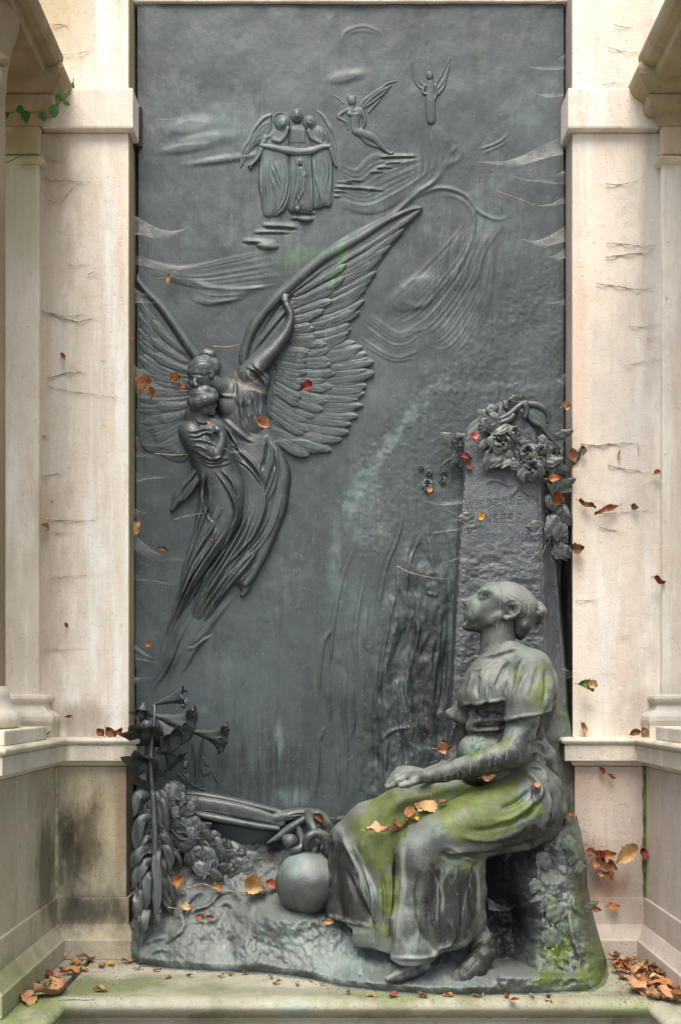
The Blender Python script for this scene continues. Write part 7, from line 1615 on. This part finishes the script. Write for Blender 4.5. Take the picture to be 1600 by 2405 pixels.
lf_(146, 823, .085, 20, 'pink', "small pink leaf on the left pier", 60); lf_(106, 1216, .09, 26, 'tan', "tan leaf in the corner beside the left pier", 30, W=.7); lf_(155, 1440, .085, 16, 'rust', "tiny rust leaf low on the left pier", 80); lf_(160, 1648, .085, 20, 'red', "dark red leaf just above the left ledge", 10, W=.4)
for i, (x, y, s_, c) in enumerate(((238, 1729, 26, 'rust'), (262, 1727, 34, 'brown'), (280, 1728, 26, 'rust'))):
    leaf(x, y - 6, .115, s_, c, "%s leaf in the small heap on the left ledge, %s" % (c, ("left end", "middle", "right end")[i]), lay='wall', group="leaf heap on the left ledge", W=.7)
lf_(100, 1694, .17, 46, 'orange', "orange leaf on the left ledge under the corner pilaster", 0, lay='floor', W=.5)
for i, (x, y, s_, c) in enumerate(((1490, 1727, 30, 'brown'), (1510, 1728, 34, 'tan'), (1530, 1729, 36, 'rust'), (1552, 1730, 40, 'brown'), (1566, 1731, 40, 'orange'), (1580, 1732, 36, 'tan'))):
    leaf(x, y - 5, .13, s_, c, "dry %s leaf in the row along the right ledge, %s" % (c, ("against the pilaster base", "second from the left", "third from the left", "fourth from the left", "fifth from the left", "at the right end")[i]), lay='wall', group="leaf row on the right ledge", W=.55)
def floor_leaf(x, y, s_, c, t, g, **kw): return leaf(x, y, float(floor_d(y)), s_, c, t, lay='floor', group=g, **kw)
left_heap = [(165, 2252, 46, 'orange'), (200, 2252, 60, 'tan'), (175, 2266, 60, 'orange'), (230, 2248, 50, 'rust'), (262, 2236, 70, 'tan'), (240, 2272, 44, 'orange'), (258, 2268, 36, 'yellow'), (118, 2296, 40, 'red'), (132, 2298, 46, 'pink'), (165, 2290, 56, 'orange'), (100, 2316, 40, 'tan'), (118, 2338, 120, 'tan'), (80, 2344, 100, 'peach'), (140, 2326, 60, 'orange'), (62, 2356, 74, 'tan'), (200, 2282, 30, 'yellow'), (280, 2250, 40, 'red'), (300, 2262, 40, 'tan'), (150, 2282, 36, 'brown'), (212, 2260, 40, 'brown'), (128, 2312, 50, 'cream')]
for x, y, s_, c in left_heap: floor_leaf(x, y, s_, c, "dry %s leaf in the scatter at the foot of the left dado" % c, "leaves scattered at the left end of the sill", W=.6)
right_heap = [(rnd.uniform(1440, 1600), rnd.uniform(2256, 2360), rnd.uniform(26, 58), rnd.choice(['tan', 'tan', 'brown', 'brown', 'rust', 'peach', 'cream'])) for _ in range(84)]
right_heap = [q for q in right_heap if q[1] - 2256 > (q[0] - 1500) * .55 - 30 and q[1] < 2300 + (q[0] - 1440) * .5]
right_heap += [(1478, 2262, 56, 'orange'), (1528, 2278, 50, 'yellow'), (1450, 2288, 50, 'orange'), (1438, 2265, 40, 'cream'), (1500, 2300, 90, 'tan'), (1530, 2320, 80, 'peach'), (1560, 2330, 90, 'orange'), (1500, 2335, 70, 'peach'), (1540, 2345, 70, 'tan'), (1575, 2352, 80, 'peach'), (1590, 2338, 70, 'rust')]
for i, (x, y, s_, c) in enumerate(right_heap): floor_leaf(x, y, s_, c, "dry %s leaf in the heap at the foot of the right dado" % c, "leaves heaped at the right end of the sill", W=.6, lift=.003 + .006 * (i % 4))
for (x, y, s_, c, t) in ((650, 2312, 30, 'rust', "small rust leaf on the sill in front of the bronze rock"), (395, 2298, 34, 'tan', "tan leaf on the sill below the left end of the bronze rock"), (236, 2330, 44, 'tan', "thin tan leaf alone on the mossy left part of the sill"), (820, 2334, 24, 'red', "small red leaf on the sill under the middle of the bronze rock"), (1206, 2352, 40, 'orange', "flat orange leaf on the sill edge below the woman's feet"), (1290, 2358, 24, 'rust', "small rust leaf near the front edge right of the feet"), (520, 2296, 24, 'rust', "small rust leaf at the foot of the bronze rock on the left"), (700, 2316, 26, 'tan', "small tan leaf at the foot of the bronze rock near the middle")):
    floor_leaf(x, y, s_, c, t, None, W=.5)
for i in range(16):
    x = 320 + i * 66 + rnd.uniform(-24, 24); y = float(np.interp(x, BOT[:, 0], BOT[:, 1])) + rnd.uniform(3, 16); c = rnd.choice(['rust', 'tan', 'brown', 'red', 'orange'])
    floor_leaf(x, min(y, 2343), rnd.uniform(20, 36), c, "dry %s leaf along the foot of the bronze rock" % c, "leaves along the foot of the bronze rock", W=.5)
# crumbs of seed and leaf dust
def crumbs(name, label, pts, mat):
    V, F = [], []
    for (px, py, d) in pts:
        p = at(px, py, d); k0 = len(V); s_ = rnd.uniform(.0007, .0019)
        for q in ((1, 0, 0), (-1, 0, 0), (0, 1, 0), (0, -1, 0), (0, 0, 1), (0, 0, -1)): V.append(p + np.array(q) * s_ * rnd.uniform(.6, 1.4))
        F += [(k0 + a, k0 + b_, k0 + c) for a, b_, c in ((0, 2, 4), (2, 1, 4), (1, 3, 4), (3, 0, 4), (2, 0, 5), (1, 2, 5), (3, 1, 5), (0, 3, 5))]
    o = mesh_py(name, V, F, mat); setp(o, label, "debris", kind="stuff")
pts = []
for _ in range(520):
    x = rnd.uniform(1445, 1590); y = rnd.uniform(2256, 2356); pts.append((x, y, float(floor_d(y)) + .004))
for _ in range(260):
    x = rnd.uniform(60, 300); y = rnd.uniform(2250, 2350); pts.append((x, y, float(floor_d(y)) + .004))
for _ in range(170):
    x = rnd.uniform(300, 1440); y = np.interp(x, BOT[:, 0], BOT[:, 1]) + abs(rnd.gauss(0, 9)); pts.append((x, y, float(floor_d(y)) + .003))
crumbs("leaf_litter", "brown crumbs of leaf litter along the sill", pts, LM['rust'])
pts = [(rnd.uniform(330, 1300), rnd.uniform(60, 1900), .012) for _ in range(150)] + [(rnd.gauss(580, 90), rnd.gauss(900, 60), .06) for _ in range(60)] + [(rnd.gauss(1000, 40), rnd.gauss(1720, 24), .16) for _ in range(50)] + [(rnd.gauss(1300, 12), rnd.uniform(980, 1700), .09) for _ in range(80)] + [(rnd.gauss(450, 60), rnd.gauss(2090, 50), .17) for _ in range(40)]
crumbs("seed_dust", "tiny orange seed husks caught in webs across the bronze plate", pts, LM['peach'])
pts = [(rnd.gauss(318, 3), rnd.uniform(40, 1700), .0) for _ in range(200)] + [(1316 + rnd.gauss(0, 4), rnd.uniform(1350, 1700), .0) for _ in range(60)]
crumbs("nest_debris", "matted brown debris in the web on the right dado", [(rnd.gauss(1388, 17), rnd.gauss(1996, 14), .118 + rnd.uniform(0, .022)) for _ in range(420)], LM['tan'])
pts = [(rnd.gauss(318, 3), rnd.uniform(40, 1700), .0) for _ in range(200)] + [(1316 + rnd.gauss(0, 4), rnd.uniform(1350, 1700), .0) for _ in range(60)]
crumbs("gap_litter", "leaf crumbs lodged in the gap beside the bronze plate", pts, LM['brown'])
# ------------------------------------------------------------------ cobwebs
WM = web_mat("gossamer"); WD = web_mat("gossamer_dusty", .42, (.40, .36, .29))
def web(base0, base1, tip, label, d0=.06, d1=.012, mat=None, sag=.06, group="webs stretched over the bronze plate", dens=1.0, pw=1.5):
    a, b_, c = (np.array(q, float) for q in (base0, base1, tip)); m, k = 22, 9; V = []; T = []
    r = random.Random(int(c[0] * 7 + c[1])); ph = r.uniform(0, 6); sag = sag + r.uniform(-.05, .10); pw = pw * r.uniform(.8, 1.5)
    for i in range(m):
        t_ = i / (m - 1)
        for j in range(k):
            s_ = j / (k - 1); mid = (a + b_) / 2; e = a + (b_ - a) * s_ - mid
            w = ((1 - t_) ** pw + .05) * (1 + .10 * math.sin(7 * t_ + ph) * t_)
            p = mid + (c - mid) * t_ + e * w + np.array([0, 1]) * np.linalg.norm(c - mid) * (sag * math.sin(math.pi * t_) + .012 * math.sin(9 * t_ + ph))
            d = d0 + (d1 - d0) * t_ + .006 * math.sin(3.1 * s_ + 5 * t_ + ph)
            V.append(at(p[0], p[1], d)); edge = abs(2 * s_ - 1)
            T.append((dens * (.55 + .45 * edge ** 3) * (1 - .35 * t_) * (1 if 0 < i < m - 1 else .4), 0, 0))
    F = [(i * k + j, (i + 1) * k + j, (i + 1) * k + j + 1, i * k + j + 1) for i in range(m - 1) for j in range(k - 1)]
    o = mesh_np("cobweb", np.array(V), np.array(F), mat or WM, None, tint=np.array(T)); return setp(o, label, "cobweb", group, "thing")
def wc(C, b0, b1, t, label, **kw): return web(C.p(*b0), C.p(*b1), C.p(*t), label, **kw)
gR, gL = "webs at the right edge of the plate", "webs at the left edge of the plate"
lr, lle = "grey dusty cobweb reaching in from the right plate edge", "grey dusty cobweb reaching in from the left plate edge"
for (b0, b1, t, dn) in (((1535, 188), (1536, 238), (1398, 228), 1), ((1530, 300), (1532, 334), (1425, 330), .9), ((1525, 480), (1528, 540), (1170, 572), 1.3), ((1535, 596), (1536, 642), (1335, 612), 1), ((1535, 690), (1536, 712), (1400, 720), .8), ((1535, 796), (1536, 848), (1325, 818), 1.2), ((1535, 868), (1536, 905), (1450, 902), 1), ((1535, -5), (1480, -6), (1335, 54), 1.1), ((1535, 1050), (1536, 1075), (1340, 1010), .6), ((1536, 1310), (1536, 1350), (1495, 1330), 1.2), ((1536, 390), (1536, 405), (1470, 440), .5)):
    wc(cC1, b0, b1, t, lr, group=gR, dens=dn)
for (b0, b1, t, dn) in (((18, 5), (90, 0), (168, 66), 1.2), ((22, 758), (24, 822), (255, 790), 1.2), ((26, 898), (26, 930), (360, 912), .7), ((45, 402), (46, 420), (225, 404), .6), ((22, 1010), (24, 1050), (130, 1020), .6)):
    wc(cC1, b0, b1, t, lle, group=gL, dens=dn)
for (b0, b1, t, dn) in (((30, 575), (40, 720), (420, 715), .7), ((40, 945), (42, 985), (236, 992), .8), ((40, 1030), (42, 1060), (200, 1050), .6), ((40, 1140), (42, 1190), (226, 1160), 1), ((38, 205), (40, 250), (215, 245), .6), ((36, 1330), (38, 1380), (100, 1345), .9)):
    wc(cC2, b0, b1, t, lle, group=gL, dens=dn)
for (b0, b1, t, dn) in (((42, 480), (48, 600), (480, 660), .6), ((50, 775), (52, 815), (400, 855), .6), ((46, 1290), (48, 1330), (310, 1392), .8), ((46, 1360), (48, 1400), (275, 1424), .8), ((46, 1540), (48, 1590), (205, 1530), 1)):
    wc(cC3, b0, b1, t, lle, group=gL, dens=dn)
wc(cC2, (490, 620), (600, 590), (905, 712), "wide dusty web spread over the angel's shoulder", d0=.085, d1=.03, dens=1.3, group=None, mat=WD, pw=.9); wc(cC2, (600, 700), (640, 660), (800, 730), "small dusty web below the one on the angel's shoulder", d0=.085, d1=.07, dens=1.0, group=None)
wc(cC2, (430, 855), (520, 860), (670, 985), "sagging web between the carried girl and the angel's robe", d0=.09, d1=.07, dens=1.0, group=None, pw=.7); wc(cC2, (640, 930), (650, 990), (1030, 962), "long web running from the angel's robe on to the wing", d0=.07, d1=.02, dens=1.1, group=None)
wc(cC2, (500, 1010), (530, 1035), (640, 1030), "short web at the girl's elbow", d0=.08, d1=.06, group=None); wc(cC5, (840, 968), (830, 975), (55, 912), "long pale web stretched across the top line of the inscription", d0=.12, d1=.02, dens=1.7, group=None, pw=.5); wc(cC5, (510, 900), (512, 975), (70, 915), "web between the stele edge and the plate left of the inscription", d0=.11, d1=.02, dens=1.1, group=None)
wc(cC5, (500, 1160), (500, 1195), (70, 1200), "lower web between the stele edge and the plate", d0=.11, d1=.015, dens=1.1, group=None, sag=.1); wc(cC5, (455, 1405), (460, 1430), (280, 1475), "small web left of the woman's head", d0=.10, d1=.02, group=None); wc(cC5, (1370, 850), (1372, 890), (1190, 870), "web bridging the stele flank and the right pier", d0=.085, d1=.08, group=None, dens=1.2)
wc(cTO, (560, 640), (560, 690), (340, 560), "web holding the twisted leaf behind the forearm", d0=.18, d1=.03, group=None, dens=.8); wc(cTO, (600, 735), (600, 745), (290, 685), "thin web thread behind the wrist", d0=.18, d1=.03, group=None, dens=1.2); wc(cLI, (1370, 960), (1390, 980), (1620, 1080), "web thread below the rightmost lily flower", d0=.08, d1=.015, group=None)
wc(cC7, (850, 960), (880, 1040), (950, 970), "torn web at the hem of the skirt over the shoe", d0=.41, d1=.36, group=None, dens=1.3, mat=WD)
wc(cC7, (890, 790), (900, 850), (1060, 830), "web in the dark hollow under the seat", d0=.36, d1=.22, group=None, dens=.8)
web((1548, 1120), (1548, 1185), (1348, 1158), "web cradle holding the long curled leaf on the right pier", d0=.082, d1=.092, group=None, dens=.7, sag=.10)
web((1350, 1940), (1352, 2020), (1500, 1975), "dusty web carrying the leaf clump on the right dado", d0=.10, d1=.13, group=None, dens=1.0, pw=.6, mat=WD)
web((1344, 1020), (1346, 1060), (1440, 1042), "short web beside the roses on the right pier", d0=.085, d1=.079, group=None, dens=.7)
web((1312, 1560), (1314, 1600), (1375, 1582), "web holding the olive green leaf by the right pier", d0=.06, d1=.11, group=None, dens=.9)
# dark dusty strands on the piers
SD = flat("dusty_strand", (.42, .37, .30), var=.5, scale=80)
def strand(C, pts, label, R=1.2, d=.079, group=None):
    P = spline([tuple(C.p(*q)) + (d,) for q in pts], 5); rr_ = random.Random(len(P)); o = tube_mesh("web_strand", [at(q[0], q[1] + rr_.uniform(-.7, .7), q[2] + .002 * math.sin(i * .7)) for i, q in enumerate(P)], [R * .8 * PX, R * .9 * PX, R * .6 * PX, .2 * PX], SD, n=5)
    return setp(o, label, "cobweb", group, "thing")
cL1, cL3, cR1, cR3 = Crop(0, 0, .21684), Crop(0, 500, .46639), Crop(1300, 0, .21216), Crop(1300, 500, .46656)
gs, ls = "dusty strands on the left pier", "brown dusty web strand clinging to the left pier"
for C, q, R in ((cL1, ((480, 1925), (560, 1945), (700, 1945), (850, 1965), (1010, 1965)), 1.4), (cL1, ((500, 1700), (590, 1740), (720, 1740)), 1.1), (cL1, ((670, 2190), (740, 2090), (830, 2000), (920, 1970)), 1), (cL1, ((560, 270), (640, 265), (720, 275), (800, 292)), 1.2), (cL1, ((670, 585), (800, 588)), .9), (cL1, ((850, 580), (920, 562), (1000, 552)), .9), (cL1, ((750, 1090), (775, 1150), (790, 1210)), 2), (cL1, ((530, 2170), (600, 2175), (680, 2195)), 1.2),
                (cL3, ((212, 490), (280, 515), (390, 545), (450, 535), (520, 520)), 2.2), (cL3, ((240, 500), (340, 520), (440, 508)), 1.2), (cL3, ((240, 830), (320, 808), (440, 800)), 2.2), (cL3, ((235, 872), (340, 895), (480, 915), (640, 935)), 1), (cL3, ((212, 1125), (250, 1120)), 2), (cL3, ((212, 1330), (260, 1315), (330, 1310)), 1.6), (cL3, ((230, 1540), (330, 1548), (420, 1552), (500, 1545)), 1.8), (cL3, ((230, 1590), (300, 1612), (370, 1600)), 1), (cL3, ((260, 1845), (290, 1835), (490, 1820)), 1), (cL3, ((220, 2195), (330, 2200), (410, 2190)), 1), (cL3, ((260, 1460), (272, 1435)), 2), (cL3, ((345, 262), (460, 262)), 1), (cL3, ((445, 310), (490, 285)), 1.2)):
    strand(C, q, ls, R, group=gs)
gs, ls = "dusty strands on the right pier", "brown dusty web strand clinging to the right pier"
for C, q, R in ((cR1, ((670, 265), (780, 300), (890, 295)), 1), (cR1, ((600, 520), (760, 565), (880, 578), (980, 570)), 1), (cR1, ((540, 940), (680, 912), (800, 955)), 1), (cR1, ((440, 1120), (560, 1165), (700, 1150), (930, 1090)), 1.6), (cR1, ((500, 990), (540, 1090)), .8), (cR1, ((580, 2030), (720, 2045), (860, 2020), (960, 1985)), 1.3), (cR3, ((265, 150), (360, 158), (470, 165), (530, 150)), 1.3), (cR3, ((265, 222), (380, 208), (470, 195), (520, 165)), 1.8), (cR3, ((215, 355), (340, 372), (430, 385), (520, 378)), 1.5), (cR3, ((380, 570), (460, 572), (540, 550)), 1.2), (cR3, ((470, 630), (530, 625)), 1), (cR3, ((360, 772), (440, 750), (525, 732)), 1),
                (cR3, ((140, 1165), (230, 1168), (330, 1160), (430, 1158)), 2.4), (cR3, ((425, 1158), (430, 1230)), 1.2), (cR3, ((275, 1268), (340, 1285), (440, 1300), (500, 1310)), 1.6), (cR3, ((230, 1580), (300, 1598), (380, 1612)), 1.3), (cR3, ((110, 1950), (180, 1950), (250, 1930)), 1), (cR3, ((340, 2130), (400, 2128)), 1.2), (cR3, ((210, 1515), (330, 1510), (500, 1495)), 1)):
    strand(C, q, ls, R, group=gs)
ORD = "first second third fourth fifth sixth seventh eighth ninth tenth eleventh twelfth thirteenth fourteenth fifteenth sixteenth seventeenth eighteenth nineteenth twentieth twenty-first ".split()
_o = "first second third fourth fifth sixth seventh eighth ninth".split()
ORD = ORD[:20] + ["%s-%s" % (t, q) for t in ("twenty", "thirty", "forty", "fifty") for q in _o]
def number(group, fmt):
    L = [o for o in COL.objects if o.get("group") == group]
    def top(o):
        if o.data and len(o.data.vertices): return -max(v.co.z for v in o.data.vertices)
        return 0
    for i, o in enumerate(sorted(L, key=top)): o["label"] = fmt % ORD[i]
number("dusty strands on the left pier", "%s brown dusty strand from the top on the left pier")
number("dusty strands on the right pier", "%s brown dusty strand from the top on the right pier")
number("webs at the left edge of the plate", "%s grey cobweb from the top along the left plate edge")
number("webs at the right edge of the plate", "%s grey cobweb from the top along the right plate edge")
def number_x(group, fmt):
    L = {}
    for o in COL.objects:
        if o.get("group") == group: L.setdefault(o["label"].split()[1], []).append(o)
    for c, q in L.items():
        for i, o in enumerate(sorted(q, key=lambda o: o.location.x)): o["label"] = fmt % (ORD[i], c) if len(q) > 1 else fmt.replace("%s %s", "only %s").replace(" from the left", "") % c
number_x("leaves heaped at the right end of the sill", "%s %s leaf from the left in the heap below the right dado")
number_x("leaves scattered at the left end of the sill", "%s %s leaf from the left in the scatter below the left dado")
number_x("clump of leaves on the right dado", "%s %s leaf from the left in the clump caught on the right dado")
number_x("leaves along the foot of the bronze rock", "%s %s leaf from the left along the foot of the bronze rock")
# twigs on the plate
TW = flat("dry_twig", (.30, .22, .15), var=.4, scale=90)
def twig(C, pts, label, R, d=.03):
    P = spline([tuple(C.p(*q)) + (d,) for q in pts], 4); o = tube_mesh("twig", [at(*q) for q in P], [R * PX, R * .8 * PX, R * .4 * PX], TW, n=6); return setp(o, label, "twig", kind="thing")
twig(cC1, ((1292, 670), (1360, 695), (1430, 720), (1475, 722)), "thin dry twig hanging at the right plate edge in a web", 1.6, .03); twig(cC2, ((450, 478), (520, 482), (590, 468)), "short pale twig on the angel's raised wing", 1.8, .05); twig(cC2, ((245, 1390), (310, 1372), (395, 1355)), "thin bent twig on the girl's trailing sash", 1.4, .04); twig(cC2, ((150, 125), (235, 110), (250, 80), (295, 76)), "forked dry twig above the angel's left wing", 1.4, .02); twig(cC2, ((140, 1042), (240, 1050), (320, 1045)), "pale twig beside the girl's waist", 1.5, .04)
twig(cC4, ((390, 1336), (440, 1316), (515, 1296), (590, 1325), (700, 1342), (850, 1352), (970, 1350)), "long reddish twig lying across the creeper below the shaft", 1.8, .14); twig(cC4, ((300, 1440), (370, 1446), (460, 1425)), "short reddish twig under the oval pale leaf", 1.5, .17); twig(cC6, ((215, 0), (300, 40), (420, 68), (520, 78)), "pale twig on the plate left of the woman's head", 1.4, .03)
tw = strand(Crop(0, 1550, .36286), ((400, 2190), (520, 2195), (630, 2190)), "reddish leaf stalk lying on the mossy sill", 1.4, d=float(floor_d(2346)) - .0)
# ------------------------------------------------------------------ live ivy on the left capital
ivy = thing("ivy_vine", "green ivy shoot with heart shaped leaves trailing over the left capital", "ivy", tuple(at(80, 262, .22)))
GS = flat("ivy_stem_green", (.16, .20, .05), var=.3, scale=80)
P = spline([tuple(cL1.p(*q)) + (.215,) for q in ((-20, 1215), (100, 1228), (220, 1200), (330, 1226), (440, 1200), (560, 1185), (640, 1090), (680, 1030), (740, 960), (795, 880), (800, 845))], 4)
tube_mesh("stem", [at(q[0], q[1], q[2] - (.06 if q[0] > 140 else 0) * min(1, (q[0] - 140) / 20 if q[0] > 140 else 0)) for q in P], [.0028, .0024, .002, .0014], GS, ivy, n=6)
tube_mesh("stem", [at(*q) for q in spline([tuple(cL1.p(*q)) + (.135,) for q in ((-10, 1790), (120, 1740), (200, 1700), (320, 1660))], 4)], [.0026, .002, .0012], GS, ivy, n=6)
for i, (x, y, L, W, a) in enumerate(((60, 1210, 20, 18, 100), (200, 1150, 22, 18, 60), (270, 1210, 28, 24, 80), (455, 1215, 22, 20, 80), (575, 1140, 30, 24, 80), (610, 1040, 20, 14, 30), (640, 1000, 16, 12, 20), (690, 1100, 18, 12, 30), (790, 900, 14, 7, 80), (632, 1085, 14, 9, 100))):
    px, py = cL1.p(x, y); o = broad_leaf("ivy_leaf", px, py, .222, L, W, a, LM['green'], ivy, tilt=(.25, .15 * ((i % 3) - 1)), lobes=1, seed=i, cup=.15, thick=.0012)
# iron cramps that hold the plate in the gap
IR = flat("rusty_iron", (.05, .022, .015), var=.4, scale=60)
for (x0, y0, x1, y1, t) in ((312, 254, 334, 346, "rusty iron cramp behind the left impost block"),):
    a, c = at(x0, y1, .008), at(x1, y0, .008); o = box("iron_cramp", a[0], c[0], -.014, .03, a[2], c[2], IR, bevel=.001); setp(o, t, "cramp", kind="thing")
